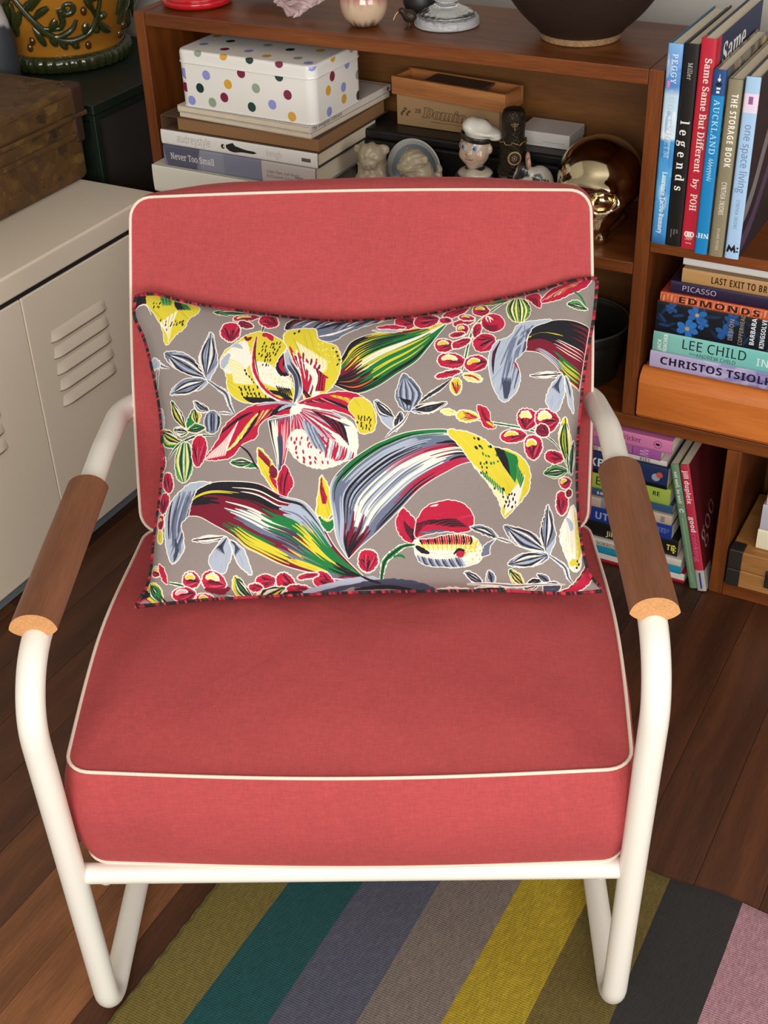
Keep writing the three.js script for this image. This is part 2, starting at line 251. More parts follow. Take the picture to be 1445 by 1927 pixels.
// a boxed cushion: caps in the x-z plane, thickness along y
function cushion(w, d, h, { rc = 0.03, crownT = 0.02, crownB = 0.004, bulge = 0.012, bulgeTop = bulge, bow = 0.006, dip = () => 0, seed = 1, wr = 0.0012 } = {}) {
  const out = [], nArc = 8, side = 26, X = w / 2 - rc, Z = d / 2 - rc;
  const line = (x0, z0, x1, z1, nx, nz) => { for (let i = 0; i < side; i++) { const t = i / side, b = bow * Math.sin(Math.PI * t); out.push([lerp(x0, x1, t) + nx * b, lerp(z0, z1, t) + nz * b, nx, nz]); } };
  const arc = (cx, cz, a0) => { for (let i = 0; i < nArc; i++) { const a = a0 + i / nArc * Math.PI / 2; out.push([cx + rc * Math.cos(a), cz + rc * Math.sin(a), Math.cos(a), Math.sin(a)]); } };
  line(w / 2, -Z, w / 2, Z, 1, 0); arc(X, Z, 0); line(X, d / 2, -X, d / 2, 0, 1); arc(-X, Z, Math.PI / 2); line(-w / 2, Z, -w / 2, -Z, -1, 0); arc(-X, -Z, Math.PI); line(-X, -d / 2, X, -d / 2, 0, -1); arc(X, -Z, Math.PI * 1.5);
  const n = out.length;
  const cap = (y0, s, crown) => {
    const R = 22, pos = [], uv = [], idx = [];
    for (let k = 0; k <= R; k++) for (let i = 0; i < n; i++) {
      const r = 1 - (1 - k / R) ** 1.6, x = out[i][0] * r, z = out[i][1] * r, ax = Math.min(1, Math.abs(x) / (w / 2)), az = Math.min(1, Math.abs(z) / (d / 2)), e = Math.max(ax, az), c = crown * (1 - Math.pow(ax, 2.8)) * (1 - Math.pow(az, 2.8)) * (1 - Math.pow(r, 8));
      const wrk = wr * (fbm(x * 14 + seed, z * 14, seed) - 0.47) * 6 * smooth(1, 0.9, e);
      pos.push(x, y0 + dip(x, z) + s * (c + (s > 0 ? wrk : 0)), z); uv.push(x, z);
    }
    for (let k = 0; k < R; k++) for (let i = 0; i < n; i++) { const a = k * n + i, b = k * n + (i + 1) % n, c2 = a + n, d2 = b + n; s > 0 ? idx.push(a, b, c2, b, d2, c2) : idx.push(a, c2, b, b, c2, d2); }
    const g = new THREE.BufferGeometry(); g.setAttribute('position', new THREE.Float32BufferAttribute(pos, 3)); g.setAttribute('uv', new THREE.Float32BufferAttribute(uv, 2)); g.setIndex(idx); g.computeVertexNormals(); return g;
  };
  const wallG = () => {
    const H = 14, pos = [], uv = [], idx = []; let s = 0;
    for (let i = 0; i <= n; i++) {
      const o = out[i % n], p = out[(i - 1 + n) % n]; if (i) s += Math.hypot(o[0] - p[0], o[1] - p[1]);
      for (let k = 0; k <= H; k++) { const t = k / H, b = (o[3] < -0.5 ? lerp(bulge, bulgeTop, 1 - Math.pow(Math.min(1, Math.abs(o[0]) / (w / 2)), 5)) : bulge) * Math.pow(Math.sin(Math.PI * t), 0.75) + wr * 1.5 * (fbm(s * 12, t * 3, seed + 9) - 0.47) * Math.sin(Math.PI * t) * 4; pos.push(o[0] + o[2] * b, lerp(h, 0, t) + dip(o[0], o[1]) * (1 - t), o[1] + o[3] * b); uv.push(s, t * h); }
    }
    for (let i = 0; i < n; i++) for (let k = 0; k < H; k++) { const a = i * (H + 1) + k, b = a + H + 1; idx.push(a, b, a + 1, b, b + 1, a + 1); }
    const g = new THREE.BufferGeometry(); g.setAttribute('position', new THREE.Float32BufferAttribute(pos, 3)); g.setAttribute('uv', new THREE.Float32BufferAttribute(uv, 2)); g.setIndex(idx); g.computeVertexNormals(); return g;
  };
  const pipe = (y, top) => tube(out.map((o) => V3(o[0] + o[2] * 0.0008, y + (top ? dip(o[0], o[1]) : 0), o[1] + o[3] * 0.0008)), 0.0021, { closed: true, radial: 8, seg: 300 });
  return { body: merge([cap(h, 1, crownT), cap(0, -1, crownB), wallG()]), pipeTop: pipe(h, true), pipeBottom: pipe(0, false) };
}
{
  const R = 0.0155, HX = 0.3265;
  for (const s of [-1, 1]) {
    const AY = s < 0 ? 0.597 : 0.614, AX = s < 0 ? 0.3225 : 0.331, FX = s < 0 ? 0.3245 : 0.3195;
    const path = fillet([[s * FX, R, -0.52], [s * FX, R, 0.014, 0.042], [s * AX, AY, 0.044, 0.085], [s * AX, AY + 0.006, -0.4, 0.2], [s * HX * 0.985, 0.594, -0.545, 0.08], [s * 0.16, 0.585, -0.605]], 14);
    mesh('side_frame', tube(path, R, { radial: 20 }), M.tube, chair);
  }
  mesh('back_bar', tube([V3(-0.17, 0.585, -0.605), V3(0.17, 0.585, -0.605)], R, { radial: 16 }), M.tube, chair);
  mesh('front_rail', tube([V3(-HX + 0.008, 0.282, 0.021), V3(HX - 0.008, 0.282, 0.021)], 0.0125, { radial: 16 }), M.tube, chair);
  mesh('rear_rail', tube([V3(-HX, 0.262, -0.44), V3(HX, 0.262, -0.44)], 0.0125, { radial: 12 }), M.tube, chair);
  mesh('floor_bar', tube([V3(-HX, R, -0.52), V3(HX, R, -0.52)], R, { radial: 12 }), M.tube, chair);
  for (const s of [-1, 1]) {
    mesh('side_rail', tube([V3(s * 0.29, 0.27, 0.015), V3(s * 0.29, 0.262, -0.44)], 0.011, { radial: 12 }), M.tube, chair);
    mesh('back_post', tube([V3(s * 0.2, R, -0.52), V3(s * 0.2, 0.262, -0.455), V3(s * 0.2, 0.585, -0.607), V3(s * 0.2, 0.78, -0.712)], 0.011, { radial: 12 }), M.tube, chair);
    // wooden arm: a rounded cap over the tube, its sawn ends showing lighter end grain
    const sh = new THREE.Shape(), w = 0.0262;
    sh.moveTo(-w, 0.004); sh.bezierCurveTo(-w + 0.001, 0.014, -0.016, 0.024, 0, 0.024); sh.bezierCurveTo(0.016, 0.024, w - 0.001, 0.014, w, 0.004);
    sh.bezierCurveTo(w - 0.004, -0.002, 0.014, -0.006, 0.0, -0.007); sh.bezierCurveTo(-0.014, -0.006, -w + 0.004, -0.002, -w, 0.004);
    const len = 0.282, g = new THREE.ExtrudeGeometry(sh, { depth: len, bevelEnabled: false, curveSegments: 14 });
    const p = g.attributes.position, uv = g.attributes.uv;
    for (let i = 0; i < p.count; i++) uv.setXY(i, p.getZ(i) + s, Math.atan2(p.getY(i), p.getX(i)) * 0.03);
    const caps = g.groups[0], body = new THREE.BufferGeometry(), ends = new THREE.BufferGeometry();
    for (const k of ['position', 'normal', 'uv']) { const a = g.attributes[k], c = caps.count * a.itemSize; ends.setAttribute(k, new THREE.BufferAttribute(a.array.slice(0, c), a.itemSize)); body.setAttribute(k, new THREE.BufferAttribute(a.array.slice(c), a.itemSize)); }
    const eu = ends.attributes.uv, ep = ends.attributes.position; for (let i = 0; i < eu.count; i++) eu.setXY(i, ep.getX(i), ep.getY(i));
    body.deleteAttribute('normal'); const smoothBody = mergeVertices(body, 1e-5); smoothBody.computeVertexNormals();
    const arm = mesh('armrest', smoothBody, M.armWood, chair); arm.position.set(s < 0 ? -0.3225 : 0.331, s < 0 ? 0.602 : 0.619, s < 0 ? -0.309 : -0.297); arm.rotation.x = -0.02;
    for (const z of [0, len]) {
      const keep = []; for (let i = 0; i < ep.count; i += 3) if (Math.abs(ep.getZ(i) - z) < 1e-4) keep.push(i, i + 1, i + 2);
      const one = new THREE.BufferGeometry(); for (const k of ['position', 'normal', 'uv']) { const a = ends.attributes[k], n = a.itemSize, arr = new Float32Array(keep.length * n); keep.forEach((q, j) => { for (let c = 0; c < n; c++) arr[j * n + c] = a.array[q * n + c]; }); one.setAttribute(k, new THREE.BufferAttribute(arr, n)); }
      mesh('sawn_end', one, M.endGrain, arm).userData.label = 'pale sawn end grain of the armrest';
    }
  }
  // seat cushion
  const seat = cushion(0.628, 0.5, 0.148, { rc: 0.03, crownT: 0.022, bulge: 0.013, bow: 0.008, seed: 3, dip: (x, z) => -0.022 * smooth(0.05, -0.25, z) - 0.004 * Math.cos(x * 5) });
  const sc = mesh('seat_cushion', seat.body, M.coral, chair); sc.position.set(0.006, 0.2945, -0.232); sc.rotation.set(0.0, -0.012, 0);
  mesh('piping', seat.pipeTop, M.piping, sc).userData.label = 'cream piping'; mesh('piping', seat.pipeBottom, M.piping, sc).userData.label = 'cream piping';
  // back cushion, leaning
  const back = cushion(0.614, 0.453, 0.09, { rc: 0.028, crownT: 0.014, bulge: 0.007, bulgeTop: 0.022, bow: 0.004, seed: 8 });
  const bc = mesh('back_cushion', back.body, M.coral, chair), phi = 27 * D2R;
  const basis = new THREE.Matrix4().makeBasis(V3(1, 0, 0), V3(0, Math.sin(phi), Math.cos(phi)), V3(0, -Math.cos(phi), Math.sin(phi)));
  bc.quaternion.setFromRotationMatrix(new THREE.Matrix4().makeRotationY(-0.035).multiply(basis));
  bc.position.set(0.013, 0.6495 - 0.09 * Math.sin(phi), -0.531 - 0.09 * Math.cos(phi));
  mesh('piping', back.pipeTop, M.piping, bc).userData.label = 'cream piping'; mesh('piping', back.pipeBottom, M.piping, bc).userData.label = 'cream piping';
}
chair.updateMatrixWorld(true);
// ---------------------------------------------------------------- the floral pillow
{
  // the pillow's middle plane in the chair's axes: bottom edge on the seat, top leaning on the back cushion
  const Op = V3(0.02, 0.4655, -0.262), ey = V3(0, 0.702, -0.712), ex = V3(1, 0, -0.012).normalize(), en = ex.clone().cross(ey).normalize();
  const toPlane = (u, v) => {
    const d = V3((u - IMG_W / 2) / FOCAL, -(v - IMG_H / 2) / FOCAL, -1).applyQuaternion(PHOTO_TURN), inv = chair.matrixWorld.clone().invert(), o = PHOTO_POS.clone().applyMatrix4(inv); d.transformDirection(inv);
    const p = o.addScaledVector(d, Op.clone().sub(o).dot(en) / d.dot(en)).sub(Op); return [p.dot(ex), p.dot(ey)];
  };
  const CW = 2000, PW = 0.7, PH = 0.5, CH = Math.round(CW * PH / PW), K = CW / PW;   // print: pillow plane in metres to canvas pixels
  let org = [240, 520]; const TILES = { 1: [240, 520], 2: [680, 510], 3: [240, 820], 4: [680, 810] }, TS = 3.1413, tile = (n) => { org = TILES[n]; };
  const P = ([x, y]) => { const [a, b] = toPlane(org[0] + x / TS, org[1] + y / TS); return [(a + PW / 2) * K, CH - (b + 0.05) * K]; };
  const U = K * 0.61 / (868 * TS);   // one drawing unit in canvas pixels
  const C = { cream: '#f2eadc', y: '#d9c934', yl: '#ebe08a', r: '#b8153c', dr: '#74102a', k: '#16131d', b: '#69728a', lb: '#a9b4c6', db: '#3c4258', g: '#16763a', lg: '#5c9a54', pk: '#e6a0a8', or: '#d9672c' };
  const print = canvasTex(CW, CH, (c) => {
    const r = rng(2024);
    c.fillStyle = '#8e837f'; c.fillRect(0, 0, CW, CH);
    for (let i = 0; i < 26000; i++) { c.globalAlpha = 0.05 + r() * 0.07; c.fillStyle = r() > 0.5 ? '#a79b95' : '#6d6460'; const l = 3 + r() * 12, x = r() * CW, y = r() * CH; r() > 0.5 ? c.fillRect(x, y, l, 1.4) : c.fillRect(x, y, 1.4, l); }
    c.globalAlpha = 1; c.lineJoin = c.lineCap = 'round';
    const crv = (pts, closed, n = 10) => { // Catmull-Rom through points in drawing units, in canvas pixels
      const q = pts.map(P), m = q.length, o = [], g = (i) => closed ? q[(i + m) % m] : q[clamp(i, 0, m - 1)];
      for (let i = 0; i < (closed ? m : m - 1); i++) { const [a, b, d, e] = [g(i - 1), g(i), g(i + 1), g(i + 2)]; for (let k = 0; k < n; k++) { const t = k / n, t2 = t * t, t3 = t2 * t; o.push([0, 1].map((z) => 0.5 * (2 * b[z] + (d[z] - a[z]) * t + (2 * a[z] - 5 * b[z] + 4 * d[z] - e[z]) * t2 + (3 * b[z] - a[z] - 3 * d[z] + e[z]) * t3))); } }
      if (!closed) o.push(q[m - 1]); return o;
    };
    const trace = (o) => { c.beginPath(); o.forEach((p, i) => (i ? c.lineTo(...p) : c.moveTo(...p))); };
    const rough = (o, a) => o.map((p) => [p[0] + (r() - 0.5) * a * U, p[1] + (r() - 0.5) * a * U]);
    // closed shape with cream edge
    const shade = (hex, k) => { const n = parseInt(hex.slice(1), 16); return '#' + [n >> 16, (n >> 8) & 255, n & 255].map((q) => Math.round(clamp(k > 0 ? q + (255 - q) * k : q * (1 + k), 0, 255)).toString(16).padStart(2, '0')).join(''); };
    // dry-brush marks of the block print inside a shape, along its longer axis
    const grain = (o, fill) => {
      let x0 = 1e9, x1 = -1e9, y0 = 1e9, y1 = -1e9, sx = 0, sy = 0; for (const p of o) { x0 = Math.min(x0, p[0]); x1 = Math.max(x1, p[0]); y0 = Math.min(y0, p[1]); y1 = Math.max(y1, p[1]); sx += p[0]; sy += p[1]; } sx /= o.length; sy /= o.length;
      let a = 0, b = 0, d = 0; for (const p of o) { a += (p[0] - sx) ** 2; b += (p[0] - sx) * (p[1] - sy); d += (p[1] - sy) ** 2; } const th = 0.5 * Math.atan2(2 * b, a - d), L = Math.hypot(x1 - x0, y1 - y0), n = Math.min(26, 6 + Math.round(L / 12));
      for (let i = 0; i < n; i++) { const cx = lerp(x0, x1, r()), cy = lerp(y0, y1, r()), t = th + (r() - 0.5) * 0.5, l = L * (0.08 + r() * 0.16), w = 0.8 + r() * 1.6; c.globalAlpha = 0.45; c.fillStyle = shade(fill, r() > 0.55 ? 0.28 : -0.3); c.beginPath(); c.moveTo(cx - Math.cos(t) * l, cy - Math.sin(t) * l); c.quadraticCurveTo(cx + Math.sin(t) * w * 2, cy - Math.cos(t) * w * 2, cx + Math.cos(t) * l, cy + Math.sin(t) * l); c.quadraticCurveTo(cx - Math.sin(t) * w, cy + Math.cos(t) * w, cx - Math.cos(t) * l, cy - Math.sin(t) * l); c.fill(); } c.globalAlpha = 1;
    };
    const blob = (pts, fill, { edge = C.cream, w = 10, inside } = {}) => { const o = rough(crv(pts, true, 8), 7); trace(o); c.closePath(); if (edge) { c.strokeStyle = edge; c.lineWidth = w * U * (0.9 + r() * 0.3); c.stroke(); } c.fillStyle = fill; c.fill(); c.save(); c.clip(); grain(o, fill); inside?.(); c.restore(); };
    // tapering brush stroke along a curve
    const brush = (pts, w, color, alpha = 1) => { const o = crv(pts, false, 8), L = [], R = []; o.forEach((p, i) => { const a = o[Math.max(0, i - 1)], b = o[Math.min(o.length - 1, i + 1)], dx = b[0] - a[0], dy = b[1] - a[1], l = Math.hypot(dx, dy) || 1, t = i / (o.length - 1), ww = w * U * 0.5 * Math.pow(Math.sin(Math.PI * clamp(0.06 + t * 0.9)), 0.7) * (0.8 + 0.4 * r()); L.push([p[0] - dy / l * ww, p[1] + dx / l * ww]); R.unshift([p[0] + dy / l * ww, p[1] - dx / l * ww]); }); trace([...L, ...R]); c.closePath(); c.globalAlpha = alpha; c.fillStyle = color; c.fill(); c.globalAlpha = 1; };
    // a ribbon between edges A and B: bands [t0,t1,s0,s1,color,count,width] of streaks that follow it
    const smp = (o, s) => { const x = s * (o.length - 1), i = Math.min(o.length - 2, Math.floor(x)), t = x - i; return [lerp(o[i][0], o[i + 1][0], t), lerp(o[i][1], o[i + 1][1], t)]; };
    const ribbon = (A, B, base, bands, { edge = C.cream, w = 10 } = {}) => {
      const a = crv(A, false, 12), b = crv(B, false, 12), N = 60, poly = []; for (let i = 0; i <= N; i++) poly.push(smp(a, i / N)); for (let i = N; i >= 0; i--) poly.push(smp(b, i / N));
      trace(poly); c.closePath(); if (edge) { c.strokeStyle = edge; c.lineWidth = w * U; c.stroke(); } c.fillStyle = base; c.fill(); c.save(); c.clip();
      for (const [t0, t1, s0, s1, color, n = 8, bw = 10] of bands) for (let k = 0; k < n; k++) {
        const t = lerp(t0, t1, (k + r()) / n), dt = (r() - 0.5) * 0.06, sa = clamp(s0 + (r() - 0.35) * 0.12), sb = clamp(s1 + (r() - 0.65) * 0.14); if (sb <= sa) continue; const L = [], R = [];
        for (let i = 0; i <= 16; i++) { const f = i / 16, s = lerp(sa, sb, f), tt = t + dt * f, p = smp(a, s), q = smp(b, s), ww = bw * U * 0.5 * Math.pow(Math.sin(Math.PI * clamp(0.05 + f * 0.9)), 0.6), l = Math.hypot(q[0] - p[0], q[1] - p[1]) || 1, m = [lerp(p[0], q[0], tt), lerp(p[1], q[1], tt)], nx = (q[0] - p[0]) / l, ny = (q[1] - p[1]) / l; L.push([m[0] - nx * ww, m[1] - ny * ww]); R.unshift([m[0] + nx * ww, m[1] + ny * ww]); }
        trace([...L, ...R]); c.closePath(); c.fillStyle = color; c.fill();
      }
      c.restore();
    };
    const dots = (list, w, h, rot, color = C.k) => { for (const p0 of list) { if (list.length > 6 && r() < 0.25) continue; const p = [p0[0] + (r() - 0.5) * 9, p0[1] + (r() - 0.5) * 9], q = P(p); c.save(); c.translate(...q); c.rotate(rot + (r() - 0.5) * 0.5); c.fillStyle = color; c.beginPath(); c.ellipse(0, 0, w * U * (0.5 + r() * 0.4), h * U * (0.45 + r() * 0.45), 0, 0, 7); c.fill(); c.restore(); } };
    const grid = (x0, y0, x1, y1, n, m, sk = 0) => { const o = []; for (let i = 0; i < n; i++) for (let j = 0; j < m; j++) o.push([lerp(x0, x1, (i + 0.3 * r()) / Math.max(1, n - 1)) + sk * j, lerp(y0, y1, (j + 0.3 * r()) / Math.max(1, m - 1))]); return o; };
    const fan = (from, tos, w, color) => { for (const t of tos) { const mid = [(from[0] + t[0]) / 2 + (r() - 0.5) * 20, (from[1] + t[1]) / 2 + (r() - 0.5) * 20]; brush([from, mid, t], w, color); } };
    const ell = (x, y, rx, ry, rot = 0) => { const o = []; for (let i = 0; i < 10; i++) { const a = i / 10 * 6.283, ca = Math.cos(rot), sa = Math.sin(rot), X = rx * Math.cos(a), Y = ry * Math.sin(a); o.push([x + X * ca - Y * sa, y + X * sa + Y * ca]); } return o; };
    const bud = (x, y, rx, ry, rot, { c1 = C.r, hi, dark = C.dr } = {}) => {
      const ca = Math.cos(rot), sa = Math.sin(rot), L = (a, b) => [x + a * ca - b * sa, y + a * sa + b * ca], long = rx >= ry, pts = [], k = r() * 0.2;
      for (let i = 0; i < 14; i++) { const a = i / 14 * 6.283, q = (long ? Math.cos(a) : Math.sin(a)), f = 1 - (0.16 + k) * q * Math.abs(q) + 0.05 * Math.sin(a * 3 + x); pts.push(long ? L(rx * Math.cos(a), ry * Math.sin(a) * f) : L(rx * Math.cos(a) * f, ry * Math.sin(a))); }
      blob(pts, c1, { w: 11, inside: () => {
        const base = long ? L(rx * 0.95, ry * 0.1) : L(rx * 0.1, ry * 0.95), R = Math.min(rx, ry), sp = (t) => (long ? L(-rx * (0.1 + 0.55 * r()), ry * t) : L(rx * t, -ry * (0.1 + 0.55 * r())));
        for (let i = 0; i < 9; i++) { const e = sp(-0.9 + i * 0.225); brush([base, [(base[0] + e[0]) / 2 + (r() - 0.5) * R * 0.3, (base[1] + e[1]) / 2 + (r() - 0.5) * R * 0.3], e], R * (0.12 + r() * 0.16), [dark, C.k, dark, '#d04462'][i % 4], 0.9); }
        if (hi) { brush([L(-rx * 0.75, -ry * 0.05), L(-rx * 0.25, -ry * 0.5), L(rx * 0.4, -ry * 0.25)], R * 0.75, C.cream); brush([L(-rx * 0.7, -ry * 0.05), L(-rx * 0.25, -ry * 0.42), L(rx * 0.3, -ry * 0.2)], R * 0.5, hi); }
      } });
    };
    const leaf = (pts, base, mid, { dark = C.k, light = C.cream, n = 9 } = {}) => blob(pts, base, { inside: () => { const a = pts[0], b = pts[Math.floor(pts.length / 2)]; for (let i = 0; i < n; i++) { const o = (i / (n - 1) - 0.5), px = (b[1] - a[1]) * o * 0.5, py = -(b[0] - a[0]) * o * 0.5, m = [(a[0] + b[0]) / 2 + px, (a[1] + b[1]) / 2 + py]; brush([[lerp(a[0], m[0], 0.25), lerp(a[1], m[1], 0.25)], m, [lerp(m[0], b[0], 0.85), lerp(m[1], b[1], 0.85)]], 11, [mid, light, dark, mid][i % 4], 0.9); } brush([a, [(a[0] + b[0]) / 2, (a[1] + b[1]) / 2], b], 8, dark); } });
    const stem = (pts, w, color, edge = C.cream) => { if (edge) brush(pts, w + 12, edge); brush(pts, w, color); brush(pts, w * 0.35, C.k, 0.8); };

    // ---- upper left
    tile(1);
    blob([[85, 95], [180, 90], [270, 140], [405, 185], [415, 230], [360, 280], [345, 325], [290, 372], [235, 425], [205, 320], [150, 220], [100, 160]], C.y, { inside: () => { for (let i = 0; i < 14; i++) brush([[300 - i * 8, 210 + i * 6], [270 - i * 5, 300], [245, 420 - i * 4]], 14, i % 3 ? C.cream : C.y); for (let i = 0; i < 7; i++) brush([[180 + i * 10, 110 + i * 3], [195 + i * 9, 150], [205 + i * 8, 185]], 9, i % 2 ? C.g : C.lg); for (let i = 0; i < 7; i++) brush([[270 + i * 12, 140 + i * 5], [280 + i * 10, 180], [300 + i * 12, 215]], 12, i < 4 ? C.k : C.g); dots(grid(150, 165, 185, 185, 3, 2), 5, 12, 0.2); dots(grid(260, 310, 325, 290, 5, 3, 3), 5, 11, 0.4); dots(grid(195, 280, 225, 335, 2, 4), 5, 11, 0.2); } });
    blob([[30, 120], [60, 95], [90, 98], [103, 165], [70, 165], [35, 195]], C.k, { edge: null }); brush([[30, 200], [60, 175], [105, 175], [140, 240]], 9, C.cream);
    leaf([[228, 474], [310, 474], [395, 520], [445, 590], [490, 642], [425, 632], [330, 592], [255, 535]], C.b, C.lb); leaf([[500, 364], [530, 450], [542, 560], [500, 645], [478, 640], [445, 560], [440, 500], [470, 420]], C.lb, C.b); leaf([[265, 716], [310, 660], [390, 635], [485, 655], [450, 702], [350, 726]], C.lb, C.b);
    stem([[490, 655], [550, 700], [600, 740], [625, 810], [655, 865]], 22, C.lb); stem([[130, 505], [170, 520], [215, 550], [255, 565]], 14, C.lb); blob([[128, 505], [160, 492], [195, 525], [185, 550], [150, 545]], C.lb); blob([[190, 560], [182, 600], [175, 655], [162, 640], [170, 590]], C.b, { w: 9 }); blob([[190, 780], [215, 820], [222, 880], [200, 900], [185, 850]], C.lb, { w: 9 }); brush([[130, 590], [150, 620], [165, 690]], 26, C.y); brush([[125, 560], [140, 590], [150, 660]], 10, C.r);
    leaf([[508, 230], [560, 212], [640, 215], [740, 238], [650, 250], [560, 250]], C.g, C.lg); stem([[740, 238], [785, 275], [805, 320], [795, 375]], 14, C.g);
    bud(700, 270, 75, 22, -0.1, { hi: C.y }); bud(835, 292, 58, 46, 0.5, {}); bud(615, 365, 56, 60, 0, {}); bud(700, 318, 45, 22, 0.35, { c1: C.dr });
    // dark and blue ribbon along the top
    blob([[938, 352], [960, 285], [1050, 252], [1130, 250], [1205, 292], [1290, 265], [1445, 260], [1570, 268], [1480, 300], [1330, 355], [1200, 432], [1112, 405], [1110, 352]], C.b, { inside: () => { for (let i = 0; i < 22; i++) { const q = i * 26; brush([[950 + q, 340 - 20 * Math.sin(i)], [1030 + q, 285], [1130 + q * 0.8, 300 - i * 1.2]], 13, [C.k, C.lb, C.db, C.cream, C.b][i % 5], 0.9); } brush([[940, 350], [960, 300], [1010, 270]], 40, C.k); brush([[955, 345], [985, 300], [1040, 275]], 16, C.dr); brush([[1120, 350], [1230, 310], [1400, 262]], 16, C.k); brush([[1130, 400], [1220, 380], [1330, 330]], 14, C.cream); } });
    // big green leaf to the upper right
    tile(2); const GA = [[-190, 705], [-140, 620], [-100, 540], [-60, 470], [30, 425], [150, 400], [300, 383], [400, 365], [495, 345]], GB = [[-190, 715], [-100, 760], [-20, 785], [90, 745], [200, 670], [310, 595], [380, 510], [440, 425], [495, 350]];
    ribbon(GA, GB, C.g, [[0, 0.14, 0.1, 0.6, C.k, 5, 22], [0.1, 0.5, 0.2, 0.95, C.y, 12, 20], [0.16, 0.4, 0.35, 0.8, C.g, 6, 13], [0.4, 0.62, 0.3, 0.95, C.cream, 7, 11], [0.05, 0.4, 0.25, 0.7, C.k, 6, 8], [0.55, 0.95, 0.35, 0.9, C.g, 8, 20], [0.5, 0.85, 0.3, 0.8, C.y, 5, 9], [0.3, 1, 0, 0.34, C.dr, 14, 18], [0.5, 1, 0, 0.4, C.k, 9, 13], [0.7, 1, 0.1, 0.35, C.or, 4, 6], [0.92, 1, 0.3, 0.8, C.k, 3, 9], [0, 0.06, 0.5, 1, C.y, 3, 10], [0.04, 0.16, 0.62, 0.9, C.dr, 4, 7]]);
    // ---- orchid
    tile(1);
    blob([[935, 372], [1000, 350], [1100, 350], [1130, 420], [1220, 460], [1255, 520], [1258, 600], [1230, 690], [1175, 750], [1110, 792], [1060, 785], [1040, 700], [1030, 620], [990, 560], [950, 490], [930, 420]], C.y, { inside: () => { for (let i = 0; i < 16; i++) brush([[1000 + i * 12, 430 + i * 8], [1040 + i * 9, 520 + i * 6], [1070 + i * 4, 640]], 13, i % 2 ? C.yl : C.cream); for (let i = 0; i < 20; i++) brush([[962 + i * 10, 462 + (i % 4) * 14 + i * 5], [1000 + i * 7, 560 + i * 4], [1055 + (i % 5) * 12, 760]], 17, [C.r, C.r, C.cream, C.dr, C.cream][i % 5]); brush([[1050, 560], [1110, 640], [1130, 720], [1105, 790]], 46, C.cream); for (let i = 0; i < 9; i++) brush([[1120 + i * 9, 600 + i * 8], [1140 + i * 4, 660], [1120 + i * 6, 740]], 14, i % 3 === 0 ? C.k : C.r); for (let i = 0; i < 8; i++) brush([[1040, 690 + i * 12], [1055, 740], [1075 + i * 4, 790]], 12, i % 2 ? C.k : C.r); dots([[985, 375], [1015, 362], [1190, 465], [1215, 480], [1235, 500], [1247, 525], [1250, 550], [1245, 575]], 7, 12, 0.4); dots(grid(1130, 440, 1220, 560, 5, 4), 6, 11, 0.5, C.yl); } });
    blob([[795, 366], [720, 385], [640, 440], [580, 495], [565, 560], [600, 630], [615, 720], [680, 780], [800, 803], [992, 800], [985, 700], [960, 648], [910, 632], [890, 590], [900, 540], [942, 500], [936, 450], [880, 400]], C.y, { inside: () => { blob([[700, 420], [640, 450], [570, 520], [570, 590], [620, 620], [700, 600], [740, 560], [730, 470]], C.cream, { edge: null }); for (let i = 0; i < 16; i++) brush([[570 + i * 6, 520 + i * 8], [650, 540 + i * 9], [720 + i * 3, 600 + i * 6]], 10, i % 2 ? C.yl : C.cream); brush([[575, 590], [590, 540], [615, 500]], 40, C.lb); brush([[625, 455], [655, 450], [690, 470]], 26, C.lb); blob([[770, 560], [830, 560], [890, 600], [960, 650], [980, 720], [920, 720], [830, 690], [780, 640]], C.cream, { edge: null }); dots(grid(790, 580, 950, 700, 8, 6), 7, 11, 0.4, C.yl); dots(grid(815, 440, 905, 500, 6, 4, -8), 5, 15, 0.3); dots(grid(805, 515, 850, 570, 4, 3, -4), 5, 14, 0.3); dots(grid(705, 600, 720, 680, 1, 5, 14), 6, 13, -0.3); dots(grid(680, 700, 830, 760, 7, 4, 6), 6, 15, -0.2); for (let i = 0; i < 14; i++) brush([[700 + i * 16, 760 + i * 2], [740 + i * 16, 785], [800 + i * 14, 808]], 15, C.k); brush([[820, 735], [900, 745], [990, 790]], 24, C.k); for (let i = 0; i < 6; i++) brush([[890 + i * 14, 700 + i * 4], [910 + i * 12, 730], [935 + i * 10, 765]], 9, C.k); brush([[800, 385], [840, 390], [862, 425]], 34, C.r); brush([[700, 395], [715, 415], [740, 400]], 22, C.dr); } });
    brush([[772, 392], [752, 500], [758, 610], [815, 715], [900, 780], [995, 806]], 30, C.cream); brush([[770, 395], [756, 500], [764, 610], [820, 712], [900, 775], [990, 802]], 17, C.r); brush([[768, 420], [764, 520], [790, 650]], 7, C.k);
    blob([[938, 500], [900, 545], [888, 595], [915, 640], [965, 640], [945, 580]], C.k, { inside: () => { brush([[925, 530], [915, 580], [940, 625]], 22, C.r); brush([[950, 540], [940, 590], [965, 640]], 14, C.b); } });
    ribbon([[948, 470], [985, 560], [1030, 650], [1040, 740], [1005, 808]], [[932, 500], [950, 590], [990, 650], [1000, 730], [992, 806]], C.cream, [[0, 1, 0, 0.9, C.lb, 8, 12], [0.5, 1, 0.2, 1, C.db, 6, 8], [0, 0.4, 0.2, 0.7, C.k, 3, 5]], { w: 9 });
